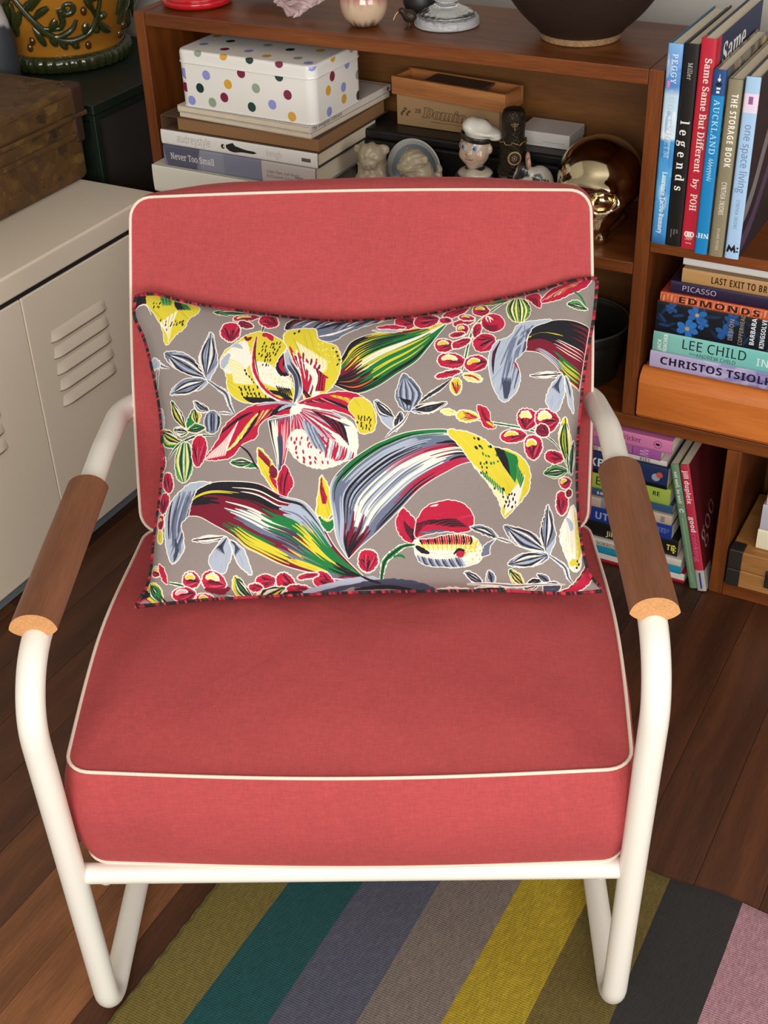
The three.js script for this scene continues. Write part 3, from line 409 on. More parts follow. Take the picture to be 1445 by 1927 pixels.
    // lower petals
    blob([[1010, 812], [1150, 760], [1300, 745], [1390, 775], [1445, 830], [1468, 900], [1455, 975], [1380, 985], [1345, 905], [1260, 860], [1100, 832]], C.r, { inside: () => { for (let i = 0; i < 18; i++) brush([[1030 + i * 8, 812 - i * 2], [1150 + i * 9, 790 + i * 3], [1250 + i * 10, 820 + i * 4]], 15, [C.r, C.k, C.dr, C.pk, C.r, C.k][i % 6]); for (let i = 0; i < 10; i++) brush([[1200 + i * 12, 765 + i * 2], [1290 + i * 9, 790 + i * 4], [1350 + i * 9, 850 + i * 6]], 17, i % 3 ? C.y : C.or); blob([[1345, 780], [1420, 800], [1470, 880], [1460, 985], [1370, 985], [1350, 900], [1310, 840]], C.y, { edge: C.cream, w: 6 }); dots(grid(1370, 890, 1440, 960, 5, 5, -3), 5, 13, 0.15); } });
    blob([[990, 818], [880, 800], [780, 810], [690, 850], [600, 920], [560, 1000], [520, 1060], [478, 1112], [560, 1122], [640, 1105], [700, 1040], [780, 1000], [800, 930], [870, 880], [975, 868]], C.r, { inside: () => { for (let i = 0; i < 16; i++) brush([[980 - i * 12, 830 + i], [850 - i * 8, 850 + i * 8], [700 - i * 6, 960 + i * 8]], 15, [C.r, C.y, C.r, C.k, C.or, C.cream][i % 6]); for (let i = 0; i < 9; i++) brush([[790 - i * 14, 860 + i * 16], [730 - i * 8, 930 + i * 12], [690 - i * 10, 1010 + i * 8]], 17, i % 2 ? C.y : C.yl); for (let i = 0; i < 16; i++) brush([[478 + i * 8, 1116 - i], [530 + i * 6, 1070 - i * 3], [600 + i * 5, 1020 - i * 8]], 11, i % 2 ? C.cream : C.pk); for (let i = 0; i < 8; i++) brush([[560 + i * 14, 980 - i * 12], [620 + i * 12, 930 - i * 8], [690 + i * 10, 880 - i * 4]], 12, C.k); brush([[860, 880], [920, 835], [990, 825]], 34, C.k); } });
    ribbon([[850, 905], [870, 1000], [900, 1120], [915, 1248]], [[985, 880], [978, 980], [958, 1090], [925, 1250]], C.b, [[0, 0.35, 0, 0.7, C.k, 5, 14], [0.1, 0.4, 0, 0.8, C.cream, 6, 12], [0.4, 0.9, 0.05, 0.8, C.r, 8, 14], [0.55, 0.85, 0.1, 0.8, C.pk, 4, 9], [0.3, 0.6, 0.3, 1, C.db, 6, 9]]);
    blob([[988, 822], [1100, 832], [1250, 880], [1345, 950], [1366, 1055], [1345, 1130], [1290, 1150], [1250, 1170], [1170, 1188], [1080, 1172], [1005, 1118], [962, 1055], [985, 960]], C.cream, { inside: () => { const o = [1000, 830]; for (let i = 0; i < 40; i++) { const a = lerp(0.2, 1.85, i / 39), L = 340 + 40 * Math.sin(i * 2.1); const e = [o[0] + Math.cos(a) * L * 1.05, o[1] + Math.sin(a) * L], s = [o[0] + Math.cos(a) * L * 0.15, o[1] + Math.sin(a) * L * 0.15]; brush([s, [(s[0] + e[0]) / 2 + 14 * Math.sin(i), (s[1] + e[1]) / 2], [lerp(s[0], e[0], 0.85), lerp(s[1], e[1], 0.85)]], 17, [C.r, C.lb, C.r, C.cream, C.b, C.r, C.pk][i % 7]); } for (let i = 0; i < 8; i++) brush([[1100 + i * 22, 850 + i * 10], [1170 + i * 16, 900 + i * 8], [1230 + i * 12, 960 + i * 14]], 15, i % 2 ? C.k : C.dr); blob([[985, 980], [1040, 960], [1100, 1010], [1180, 1100], [1180, 1180], [1080, 1170], [1000, 1115], [965, 1055]], C.cream, { edge: null }); dots(grid(985, 1010, 1160, 1060, 7, 3, 14), 8, 17, 0.1, C.r); dots(grid(1010, 1090, 1180, 1150, 6, 3, 6), 8, 16, -0.2, C.r); for (let i = 0; i < 6; i++) brush([[1050 + i * 12, 900 + i * 10], [1080 + i * 16, 980 + i * 12], [1110 + i * 18, 1060 + i * 12]], 16, i % 2 ? C.b : C.lb); blob([[1225, 1090], [1262, 1060], [1285, 1095], [1268, 1140], [1235, 1140]], C.r, { edge: C.pk, w: 5 }); for (let i = 0; i < 12; i++) brush([[1200 + i * 13, 1010 + i * 8], [1190 + i * 13, 1070 + i * 6], [1180 + i * 12, 1130 + i * 2]], 12, [C.r, C.cream, C.lb, C.r][i % 4]); } });
    brush([[1000, 812], [900, 800], [780, 815]], 16, C.lb); brush([[905, 850], [950, 825], [1010, 815]], 18, C.lb);
    // ---- left cluster
    leaf([[268, 758], [310, 800], [345, 860], [358, 925], [315, 890], [280, 840]], C.g, C.y); leaf([[415, 815], [450, 850], [430, 910], [375, 935], [370, 880]], C.g, C.y); leaf([[412, 772], [470, 800], [500, 835], [450, 838], [420, 815]], C.lb, C.b); blob(ell(520, 902, 48, 66, 0), C.b, { inside: () => { for (let i = 0; i < 6; i++) brush([[490 + i * 13, 850], [485 + i * 15, 900], [495 + i * 11, 955]], 9, [C.db, C.lb, C.k][i % 3]); } }); stem([[545, 850], [590, 852], [640, 862]], 10, C.lb);
    leaf([[195, 915], [250, 925], [300, 975], [345, 1012], [280, 1030], [220, 1000]], C.g, C.y); leaf([[285, 925], [330, 915], [375, 945], [330, 968]], C.g, C.cream); leaf([[370, 940], [420, 905], [480, 930], [430, 958]], C.y, C.g);
    stem([[545, 980], [440, 975], [350, 1000], [290, 1040], [250, 1100]], 12, C.g);
    tile(3);
    blob(ell(352, 180, 55, 116, 0.04), C.lg, { inside: () => { for (let i = 0; i < 13; i++) brush([[330 + i * 4, 70], [298 + i * 9, 180], [345 + i * 2, 295]], 10, [C.g, C.y, C.cream, C.g, C.k, C.lg, C.cream][i % 7]); } }); bud(442, 122, 44, 90, 0.05, { c1: C.r });
    leaf([[632, 200], [690, 180], [760, 205], [785, 228], [700, 228]], C.g, C.lg); brush([[680, 100], [735, 145], [775, 215], [795, 240]], 11, C.k);
    bud(250, 290, 34, 60, -0.2, {}); bud(225, 408, 36, 60, 0.1, {}); bud(207, 520, 20, 45, 0, { hi: C.y }); blob(ell(205, 602, 16, 38), C.y); bud(215, 170, 16, 40, 0, {}); brush([[205, 60], [215, 110], [222, 180]], 9, C.dr);
    // yellow and red buds
    blob([[790, 122], [835, 155], [880, 215], [915, 290], [918, 385], [860, 330], [800, 225]], C.y, { inside: () => { for (let i = 0; i < 5; i++) brush([[795, 130 + i * 8], [830, 170 + i * 6], [865, 205 + i * 8]], 13, i % 2 ? C.r : C.dr); blob(ell(882, 260, 24, 38, -0.2), C.dr, { edge: null }); for (let i = 0; i < 5; i++) brush([[860 + i * 8, 280 + i * 8], [880 + i * 6, 320], [905, 360]], 10, C.r); } });
    blob([[945, 222], [975, 265], [998, 330], [975, 375], [950, 418], [918, 385], [908, 310]], C.r, { inside: () => { brush([[970, 250], [950, 320], [945, 400]], 9, C.k); brush([[935, 270], [925, 330], [930, 380]], 14, C.dr); } });
    // left big leaf and its blue fold
    ribbon([[395, 400], [430, 350], [520, 312], [650, 310], [800, 330], [930, 400], [1060, 440], [1150, 545], [1230, 680], [1310, 770], [1395, 850]], [[380, 492], [450, 500], [530, 545], [650, 615], [720, 680], [800, 720], [900, 770], [1000, 805], [1130, 835], [1250, 862], [1395, 862]], C.dr, [[0, 0.35, 0.02, 0.5, C.k, 11, 24], [0.3, 0.65, 0, 0.45, C.dr, 8, 22], [0.3, 0.5, 0, 0.2, C.k, 5, 20], [0.18, 0.26, 0, 0.3, C.y, 3, 8], [0.1, 0.2, 0.3, 0.55, C.cream, 3, 8], [0.6, 1, 0, 0.4, C.dr, 8, 18], [0.45, 0.7, 0.3, 0.75, C.b, 8, 18], [0.4, 0.6, 0.3, 0.65, C.cream, 5, 14], [0.75, 0.95, 0.28, 0.6, C.g, 7, 14], [0.8, 1, 0.3, 0.7, C.y, 6, 12], [0.02, 0.3, 0.52, 0.76, C.lb, 10, 30], [0.05, 0.3, 0.55, 0.78, C.b, 4, 9], [0.3, 0.6, 0.45, 0.85, C.g, 9, 22], [0.45, 0.75, 0.5, 0.85, C.db, 7, 12], [0.5, 0.8, 0.5, 0.9, C.dr, 4, 7], [0.25, 0.55, 0.62, 0.97, C.y, 8, 14], [0.1, 0.4, 0.68, 1, C.g, 6, 12], [0.6, 0.95, 0.6, 0.95, C.b, 7, 12], [0.65, 0.95, 0.65, 0.92, C.y, 6, 12], [0.5, 0.8, 0.7, 0.97, C.g, 7, 13], [0.3, 0.7, 0.86, 1, C.k, 6, 9], [0.02, 0.08, 0.3, 0.7, C.k, 3, 8], [0.8, 0.95, 0.9, 1, C.dr, 4, 7]]);
    blob([[440, 338], [515, 308], [400, 308], [330, 350], [280, 400], [242, 470], [240, 590], [258, 720], [296, 760], [352, 685], [345, 590], [335, 540], [382, 490], [395, 420]], C.lb, { inside: () => { for (let i = 0; i < 20; i++) brush([[330 + (i % 10) * 11, 350 + (i % 3) * 20], [290 + (i % 10) * 9, 480 + i * 4], [270 + (i % 8) * 9, 620 + i * 6]], 12, [C.b, C.lb, C.db, C.b][i % 4], 0.9); for (let i = 0; i < 6; i++) brush([[282 - i * 4, 400 + i * 14], [265 - i, 470 + i * 14], [262, 560 + i * 12]], 9, i % 3 === 1 ? C.dr : C.k); brush([[300, 620], [310, 690], [292, 752]], 20, C.db); } });
    // pale petals under it
    leaf([[405, 636], [500, 615], [605, 622], [520, 648]], C.lb, C.cream); blob([[605, 625], [638, 700], [620, 770], [580, 828], [520, 800], [508, 740], [545, 680]], C.lb, { inside: () => { for (let i = 0; i < 6; i++) brush([[610, 630], [585, 660 + i * 4], [545 + i * 10, 690 + i * 6]], 9, i % 2 ? C.db : C.k); } }); blob([[632, 642], [700, 690], [732, 760], [748, 835], [680, 780], [645, 700]], C.lb, { inside: () => { for (let i = 0; i < 5; i++) brush([[636, 648], [660, 670], [690 - i * 8, 700 + i * 8]], 9, C.db); } });
    // bottom row
    leaf([[140, 870], [185, 880], [215, 920], [205, 985], [160, 985], [110, 930]], C.y, C.g); blob([[45, 930], [80, 905], [125, 910], [140, 945], [90, 965], [50, 955]], C.k, { edge: null }); brush([[50, 985], [110, 960], [150, 985]], 9, C.r); brush([[200, 930], [240, 990], [300, 995]], 12, C.k); dots([[190, 935]], 22, 20, 0, C.g);
    bud(180, 805, 30, 28, 0.5, { hi: C.y }); blob([[198, 762], [235, 800], [248, 875], [212, 840]], C.r); stem([[250, 870], [320, 885], [380, 900]], 10, C.g);
    bud(395, 860, 50, 45, 0.2, { hi: C.y }); bud(530, 870, 72, 52, 0.3, { hi: C.yl }); bud(345, 935, 68, 34, -0.1, { hi: C.pk }); bud(462, 962, 52, 28, 0, { hi: C.y }); brush([[470, 910], [560, 925], [620, 905]], 28, C.dr); bud(830, 878, 60, 40, -0.2, {}); bud(770, 905, 40, 20, 0, {}); bud(950, 880, 60, 42, 0.5, {}); bud(1030, 918, 80, 22, 0.05, {}); bud(1170, 872, 62, 42, 0.3, {}); bud(1080, 848, 60, 14, -0.15, {});
    leaf([[650, 845], [700, 880], [745, 968], [690, 965], [640, 920]], C.y, C.g); leaf([[750, 965], [820, 915], [940, 905], [860, 955]], C.g, C.y); stem([[590, 945], [640, 955], [690, 968]], 7, C.k);
    brush([[1000, 940], [1200, 905], [1420, 870], [1520, 880]], 40, C.lb); brush([[1030, 945], [1230, 915], [1430, 882]], 16, C.db); brush([[880, 945], [960, 930], [1040, 925]], 12, C.k);
    blob([[1160, 292], [1195, 350], [1235, 460], [1205, 520], [1180, 560], [1135, 505], [1140, 400]], C.y, { inside: () => { for (let i = 0; i < 6; i++) brush([[1160, 300 + i * 14], [1160 + i * 5, 370 + i * 8], [1170 + i * 3, 450]], 13, i % 2 ? C.r : C.dr); } }); leaf([[1145, 520], [1200, 545], [1250, 520], [1215, 600], [1180, 590]], C.g, C.y);
    // the tall striped leaf with the yellow fold
    tile(4);
    ribbon([[-70, 782], [-130, 680], [-150, 560], [-168, 380], [-80, 260], [60, 160], [150, 118], [260, 78], [400, 60], [520, 66], [600, 130]], [[-65, 785], [0, 722], [80, 655], [160, 580], [240, 500], [330, 405], [420, 340], [500, 295], [560, 262], [610, 245], [645, 240]], C.b, [[0, 0.16, 0.34, 0.9, C.g, 7, 20], [0, 0.1, 0.3, 0.75, C.k, 3, 9], [0.1, 0.17, 0.35, 0.95, C.cream, 3, 9], [0.15, 0.5, 0.25, 0.9, C.b, 10, 24], [0.15, 0.4, 0.3, 0.75, C.lb, 8, 14], [0.22, 0.4, 0.2, 0.7, C.k, 5, 9], [0.45, 0.8, 0.2, 0.8, C.cream, 12, 18], [0.4, 0.9, 0.25, 0.7, C.b, 7, 12], [0.5, 0.8, 0.25, 0.65, C.lb, 5, 10], [0.45, 0.7, 0.72, 1, C.dr, 8, 14], [0.3, 0.9, 0.8, 1, C.k, 9, 16], [0.85, 1, 0.4, 0.95, C.r, 5, 12], [0.9, 1, 0.2, 0.6, C.k, 3, 8], [0.2, 0.9, 0, 0.22, C.dr, 10, 18], [0.3, 0.9, 0, 0.2, C.k, 6, 12], [0, 0.3, 0.02, 0.3, C.lb, 5, 14], [0.42, 0.5, 0.5, 0.95, C.r, 3, 7], [0.55, 0.7, 0.55, 0.98, C.cream, 4, 9]]);
    blob([[498, 66], [620, 75], [700, 110], [770, 155], [880, 182], [968, 262], [972, 380], [936, 445], [880, 512], [830, 555], [802, 470], [740, 370], [650, 260], [585, 170]], C.y, { inside: () => { for (let i = 0; i < 12; i++) brush([[640 + i * 14, 250 + i * 12], [720 + i * 10, 340 + i * 8], [815 + i * 3, 500]], 13, i % 2 ? C.cream : C.yl); for (let i = 0; i < 12; i++) brush([[860 + i * 8, 420 - i * 10], [850 + i * 5, 470], [832 + i * 3, 545 - i * 3]], 13, C.cream); for (let i = 0; i < 12; i++) brush([[768 + i * 10, 150 + i * 4], [800 + i * 9, 210 + i * 2], [845 + i * 4, 290 + i * 6]], 16, i < 6 ? C.k : C.g); dots(grid(630, 105, 735, 150, 6, 2, 10), 8, 15, -0.6); dots(grid(690, 150, 770, 240, 5, 3, 8), 7, 13, -0.5, C.g); dots(grid(690, 240, 720, 300, 2, 3), 6, 13, -0.2); for (let i = 0; i < 9; i++) brush([[700 + i * 14, 290 + i * 12], [706 + i * 14, 310 + i * 12], [716 + i * 13, 335 + i * 12]], 8, C.g); for (let i = 0; i < 8; i++) brush([[900 + i * 6, 250 + i * 10], [905 + i * 4, 290 + i * 8], [900 + i * 3, 330 + i * 8]], 8, i % 2 ? C.g : C.lg); dots(grid(850, 420, 905, 490, 4, 4, -6), 6, 13, 0.3); dots(grid(770, 390, 815, 470, 2, 3, 4), 6, 13, -0.2); } });
    // red flower
    blob([[250, 508], [290, 550], [318, 580], [325, 690], [270, 695], [225, 650], [206, 595], [222, 540]], C.r, { inside: () => { for (let i = 0; i < 8; i++) brush([[250 + i * 6, 580 + i * 6], [270 + i * 5, 640], [305, 692]], 13, i % 2 ? C.k : C.dr); } });
    blob([[318, 668], [328, 570], [395, 492], [510, 465], [605, 492], [652, 555], [645, 620], [590, 642], [480, 640], [400, 650]], C.r, { inside: () => { for (let i = 0; i < 12; i++) brush([[400 + i * 12, 500 - i], [450 + i * 8, 490], [520 + i * 6, 500 + i * 2]], 9, C.cream); brush([[440, 510], [520, 500], [610, 520]], 60, C.r); for (let i = 0; i < 16; i++) brush([[322, 668 - i * 5], [352 + i * 5, 612 - i * 3], [420 + i * 11, 560 + i * 3]], 13, [C.k, C.dr, C.k, C.r][i % 4]); for (let i = 0; i < 8; i++) brush([[400 + i * 18, 600 + i * 2], [470 + i * 12, 575 + i * 5], [560 + i * 9, 570 + i * 6]], 9, i % 2 ? C.dr : C.k); for (let i = 0; i < 8; i++) brush([[350, 655 - i * 2], [430, 635 + i * 2], [530, 640 + i]], 11, i % 2 ? C.b : C.db); } });
    blob([[310, 695], [400, 682], [540, 655], [650, 668], [700, 725], [700, 790], [640, 825], [540, 838], [420, 830], [340, 800]], C.cream, { inside: () => { for (let i = 0; i < 24; i++) brush([[335 + i * 15, 690 - Math.sin(i / 24 * 3) * 35], [345 + i * 14, 715 - Math.sin(i / 24 * 3) * 20], [360 + i * 13, 745]], 12, i % 2 ? C.y : C.yl); for (let i = 0; i < 22; i++) brush([[340 + i * 14, 668 - Math.sin(i / 22 * 3) * 18], [348 + i * 14, 690], [360 + i * 13, 712]], 12, i % 3 ? C.r : C.k); for (let i = 0; i < 20; i++) brush([[330 + i * 13, 770 + Math.sin(i / 20 * 3) * 22], [345 + i * 13, 800 + Math.sin(i / 20 * 3) * 18], [365 + i * 13, 838]], 13, [C.b, C.lb, C.db][i % 3]); brush([[320, 720], [360, 745], [400, 760]], 26, C.k); blob(ell(580, 758, 28, 24), C.r, { edge: null }); brush([[540, 765], [570, 738], [610, 750]], 14, C.k); dots(grid(600, 700, 690, 790, 5, 5), 7, 9, 0, C.y); } });
    stem([[315, 712], [250, 720], [195, 755], [145, 800], [128, 860], [120, 915]], 26, C.g); brush([[190, 780], [230, 770], [260, 785]], 14, C.g); bud(45, 800, 56, 60, 0.1, {});
    // blue leaves on the right
    leaf([[635, 612], [700, 605], [760, 630], [790, 672], [730, 660], [670, 635]], C.lb, C.b); stem([[790, 675], [830, 685], [875, 700]], 12, C.lb); blob([[780, 680], [750, 720], [745, 765], [702, 772], [720, 715]], C.b, { w: 10 });
    leaf([[832, 604], [900, 612], [990, 640], [1050, 690], [1085, 745], [1000, 738], [900, 708], [855, 660]], C.b, C.lb); leaf([[1085, 478], [1115, 560], [1132, 660], [1100, 760], [1075, 740], [1048, 680], [1050, 600], [1070, 530]], C.lb, C.b); leaf([[858, 822], [910, 775], [1000, 752], [1090, 765], [1050, 815], [950, 832]], C.b, C.lb); stem([[1095, 765], [1150, 800], [1195, 835], [1215, 890], [1245, 925]], 18, C.lb);
    blob([[1245, 465], [1285, 560], [1298, 700], [1285, 830], [1240, 850], [1205, 780], [1165, 690], [1165, 620], [1200, 540]], C.cream, { inside: () => { for (let i = 0; i < 10; i++) brush([[1250 + i * 4, 480 + i * 20], [1262 + i * 3, 600 + i * 14], [1262, 720 + i * 10]], 14, i % 2 ? C.y : C.yl); dots(grid(1190, 640, 1260, 800, 3, 6), 8, 11, 0, C.yl); brush([[1200, 545], [1225, 580], [1230, 620]], 26, C.lb); brush([[1225, 820], [1250, 800], [1280, 820]], 40, C.y); dots([[1270, 790], [1278, 815], [1268, 835]], 7, 11, 0.3); } });
    // bottom right
    blob([[1165, 972], [1240, 935], [1290, 870], [1340, 798], [1375, 850], [1340, 920], [1270, 965]], C.r, { inside: () => { for (let i = 0; i < 9; i++) brush([[1170 + i * 8, 972 - i * 4], [1260 + i * 4, 920 - i * 6], [1330 + i * 4, 830 - i * 4]], 10, [C.k, C.y, C.r, C.dr, C.k][i % 5]); } });
    leaf([[605, 862], [660, 870], [710, 918], [650, 912]], C.lb, C.b); leaf([[745, 855], [785, 890], [770, 925], [730, 915]], C.lb, C.b); leaf([[866, 852], [930, 880], [955, 935], [890, 925]], C.g, C.y); leaf([[960, 945], [1000, 905], [1055, 905], [1020, 950]], C.g, C.k); leaf([[1030, 875], [1080, 880], [1105, 918], [1060, 912]], C.lb, C.b); blob(ell(1120, 945, 50, 30), C.db); stem([[620, 925], [760, 925], [900, 935], [1050, 930], [1200, 930]], 7, C.lb); leaf([[670, 945], [760, 935], [850, 945], [760, 958]], C.y, C.g); brush([[-40, 930], [150, 915], [320, 930], [440, 950]], 40, C.db); brush([[-40, 945], [140, 935], [300, 945]], 16, C.k); brush([[0, 880], [60, 905], [120, 920]], 14, C.k); leaf([[420, 955], [560, 940], [680, 955], [560, 968]], C.r, C.dr);
    // red spray at the right middle
    tile(2);
    const sp = [[455, 895], [545, 905], [640, 930], [740, 955], [830, 968], [920, 980], [1010, 1000], [1100, 1040], [1160, 1100], [1190, 1170]]; stem(sp, 9, C.g);
    blob([[457, 895], [500, 882], [545, 905], [505, 916]], C.yl); bud(612, 922, 62, 30, 0.1, { c1: C.y, dark: C.r }); blob([[668, 858], [730, 880], [748, 950], [775, 985], [715, 985], [685, 930]], C.r, { inside: () => { brush([[690, 870], [715, 930], [760, 980]], 16, C.dr); brush([[720, 950], [745, 965], [770, 985]], 12, C.y); } });
    bud(958, 932, 58, 62, 0.2, { hi: C.yl }); bud(1078, 930, 70, 66, -0.1, { hi: C.yl }); tile(4); bud(880, 88, 75, 38, -0.1, { hi: C.y }); bud(995, 150, 50, 70, 0, { hi: C.y }); bud(1122, 198, 54, 36, 0.1, {}); bud(1050, 50, 40, 36, 0.4, { c1: C.dr }); leaf([[1185, -40], [1215, 60], [1225, 160], [1208, 250], [1165, 150], [1150, 60]], C.y, C.g); leaf([[1060, 298], [1120, 245], [1200, 270], [1140, 318]], C.g, C.lg); stem([[1195, 170], [1210, 250], [1215, 300]], 10, C.g); bud(1190, 340, 36, 32, -0.5, { hi: C.y }); bud(1170, 462, 36, 68, 0.05, {}); bud(1212, 400, 18, 24, 0.4, { c1: C.dr }); leaf([[1240, 90], [1250, 180], [1225, 290], [1215, 200]], C.lb, C.g);
    // ---- red cluster at the top right
    tile(2);
    bud(250, 338, 64, 50, 0.1, {}); bud(372, 332, 72, 46, -0.2, {}); blob([[85, 372], [160, 355], [250, 378], [160, 385]], C.r); blob([[60, 392], [140, 388], [230, 398], [140, 405]], C.lb, { w: 8 }); bud(545, 275, 84, 30, -0.45, {}); bud(483, 333, 34, 20, 0.1, {});
    stem([[900, 190], [820, 225], [725, 300], [650, 385], [620, 470], [598, 570], [575, 660], [555, 705]], 11, C.lg);
    leaf([[625, 222], [700, 200], [860, 200], [760, 232]], C.y, C.g); bud(690, 272, 48, 38, 0.2, { hi: C.y }); bud(590, 350, 62, 20, -0.2, {}); bud(605, 318, 45, 18, 0.2, { hi: C.y }); bud(580, 400, 32, 36, 0, { hi: C.y }); bud(550, 428, 42, 16, -0.2, {}); bud(665, 405, 24, 46, 0.3, {}); blob(ell(758, 356, 66, 56, 0.2), C.r, { inside: () => { fan([725, 310], [[760, 340], [745, 355], [730, 350]], 9, C.cream); for (let i = 0; i < 5; i++) brush([[700, 350 + i * 12], [740, 375 + i * 8], [790, 370 + i * 8]], 10, C.dr); } }); bud(708, 480, 66, 54, -0.4, {}); bud(480, 496, 58, 40, 0, { hi: C.y }); bud(575, 482, 56, 24, -0.4, {}); bud(520, 592, 82, 44, 0.1, { hi: C.yl }); bud(660, 608, 66, 46, -0.2, { hi: C.y }); bud(500, 672, 74, 18, -0.25, {}); blob(ell(640, 692, 55, 24, 0.25), C.yl, { inside: () => brush([[590, 680], [640, 685], [680, 710]], 12, C.r) }); bud(545, 746, 30, 48, 0, { c1: C.y, dark: C.r });
    blob(ell(908, 272, 68, 80, 0), C.y, { inside: () => { for (let i = 0; i < 12; i++) brush([[880 + i * 5, 195], [845 + i * 12, 270], [880 + i * 6, 350]], 9, [C.g, C.k, C.cream, C.g, C.yl][i % 5]); } }); blob([[950, 185], [1010, 158], [1042, 190], [1032, 258], [990, 225]], C.r, { inside: () => { for (let i = 0; i < 4; i++) brush([[960 + i * 14, 185], [985 + i * 10, 210], [1020, 250]], 10, C.dr); } });
    blob([[1040, 216], [1110, 130], [1220, 75], [1335, 48], [1315, 110], [1215, 165], [1120, 212]], C.r, { inside: () => { for (let i = 0; i < 13; i++) brush([[1045 + i * 10, 214 - i * 4], [1140 + i * 5, 150 - i * 2], [1290 - i * 4, 70 + i * 4]], 9, [C.cream, C.r, C.pk, C.y, C.r, C.or, C.k][i % 7]); } });
    brush([[1220, 140], [1275, 180], [1310, 250]], 12, C.g); leaf([[1195, 232], [1250, 205], [1315, 255], [1250, 258]], C.g, C.lg);
    // right drooping leaf
    ribbon([[975, 400], [1040, 360], [1130, 335], [1230, 335], [1330, 360]], [[945, 525], [1030, 535], [1120, 600], [1190, 680], [1270, 730]], C.dr, [[0, 0.4, 0, 1, C.k, 12, 26], [0.3, 0.45, 0, 0.6, C.y, 3, 9], [0.35, 0.65, 0, 0.6, C.k, 7, 18], [0.55, 1, 0, 0.8, C.dr, 10, 20], [0.5, 0.9, 0.4, 1, C.dr, 6, 14], [0.7, 0.95, 0.5, 1, C.g, 6, 12], [0.75, 1, 0.6, 1, C.y, 5, 9], [0.4, 0.6, 0.5, 1, C.cream, 4, 6], [0.85, 1, 0.2, 0.7, C.lb, 4, 8]]);
    blob([[1100, 335], [1000, 340], [905, 370], [855, 440], [775, 480], [736, 560], [740, 680], [785, 795], [830, 832], [895, 765], [916, 680], [900, 610], [885, 590], [945, 522], [960, 440], [1000, 375]], C.lb, { inside: () => { for (let i = 0; i < 22; i++) brush([[930 + (i % 7) * 12, 370 + (i % 4) * 20], [860 + (i % 9) * 10, 480 + (i % 5) * 16], [800 + (i % 9) * 10, 620 + i * 8]], 13, [C.b, C.lb, C.db, C.b, C.lb][i % 5], 0.9); for (let i = 0; i < 6; i++) brush([[800 - i * 8, 470 + i * 12], [770 - i * 3, 540 + i * 12], [760, 620 + i * 10]], 10, i % 3 === 1 ? C.dr : C.k); for (let i = 0; i < 6; i++) brush([[810 + i * 10, 690], [820 + i * 7, 750], [825 + i * 3, 815]], 10, C.db); brush([[890, 590], [885, 600], [905, 640]], 10, C.r); } });
    leaf([[975, 676], [1060, 648], [1165, 652], [1080, 680]], C.lb, C.cream); blob([[1162, 660], [1180, 740], [1165, 810], [1130, 878], [1082, 850], [1072, 790], [1110, 710]], C.lb, { inside: () => { for (let i = 0; i < 6; i++) brush([[1160, 662], [1140, 700 + i * 4], [1105 + i * 9, 740 + i * 6]], 9, C.db); } }); blob([[1182, 662], [1220, 730], [1235, 870], [1200, 800]], C.lb, { inside: () => { for (let i = 0; i < 4; i++) brush([[1184, 668], [1200, 710], [1215, 760 + i * 8]], 7, C.db); } });
    // blue bud left of it
    blob([[240, 674], [285, 700], [325, 745], [345, 800], [320, 860], [275, 892], [230, 872], [197, 805], [215, 730]], C.b, { inside: () => { for (let i = 0; i < 14; i++) brush([[240 + i * 2, 700], [215 + i * 9, 790], [245 + i * 4, 880]], 11, [C.lb, C.db, C.b, C.lb][i % 4]); for (let i = 0; i < 6; i++) brush([[215 + i * 10, 810 + i * 6], [240 + i * 8, 830], [265 + i * 4, 860]], 7, C.k); } }); leaf([[290, 890], [350, 855], [490, 842], [420, 895], [350, 908]], C.lb, C.k); stem([[345, 835], [390, 800], [450, 760], [512, 708]], 20, C.db); leaf([[78, 832], [150, 870], [190, 930], [200, 1000], [130, 960]], C.lb, C.db); leaf([[225, 900], [245, 940], [200, 1010], [190, 960]], C.b, C.db); stem([[275, 900], [240, 960], [180, 1010], [140, 1050]], 10, C.lb);
  });
  // outline measured on the photograph: four edges, corner to corner
  const E = {
    bottom: [[254, 1138], [300, 1133], [400, 1124], [520, 1119], [650, 1114], [800, 1112], [950, 1113], [1060, 1119], [1136, 1115]],
    top: [[252, 553], [290, 552], [340, 566], [420, 580], [520, 595], [620, 605], [720, 602], [800, 594], [900, 574], [1000, 553], [1070, 533], [1119, 527]],
    left: [[254, 1138], [281, 1090], [291, 1000], [303, 900], [302, 800], [290, 720], [270, 640], [249, 590], [252, 553]],
    right: [[1136, 1115], [1106, 1080], [1090, 1010], [1083, 930], [1083, 840], [1090, 750], [1098, 680], [1112, 600], [1119, 527]],
  };
  const S = {}; for (const k of Object.keys(E)) S[k] = new THREE.SplineCurve(E[k].map(([u, v]) => new THREE.Vector2(...toPlane(u, v))));
  const NU = 84, NV = 58, coons = (u, v) => { const b = S.bottom.getPointAt(u), t = S.top.getPointAt(u), l = S.left.getPointAt(v), q = S.right.getPointAt(v), c00 = S.bottom.getPointAt(0), c10 = S.bottom.getPointAt(1), c01 = S.top.getPointAt(0), c11 = S.top.getPointAt(1); return [0, 1].map((i) => { const g = (p) => (i ? p.y : p.x); return (1 - v) * g(b) + v * g(t) + (1 - u) * g(l) + u * g(q) - ((1 - u) * (1 - v) * g(c00) + u * (1 - v) * g(c10) + (1 - u) * v * g(c01) + u * v * g(c11)); }); };
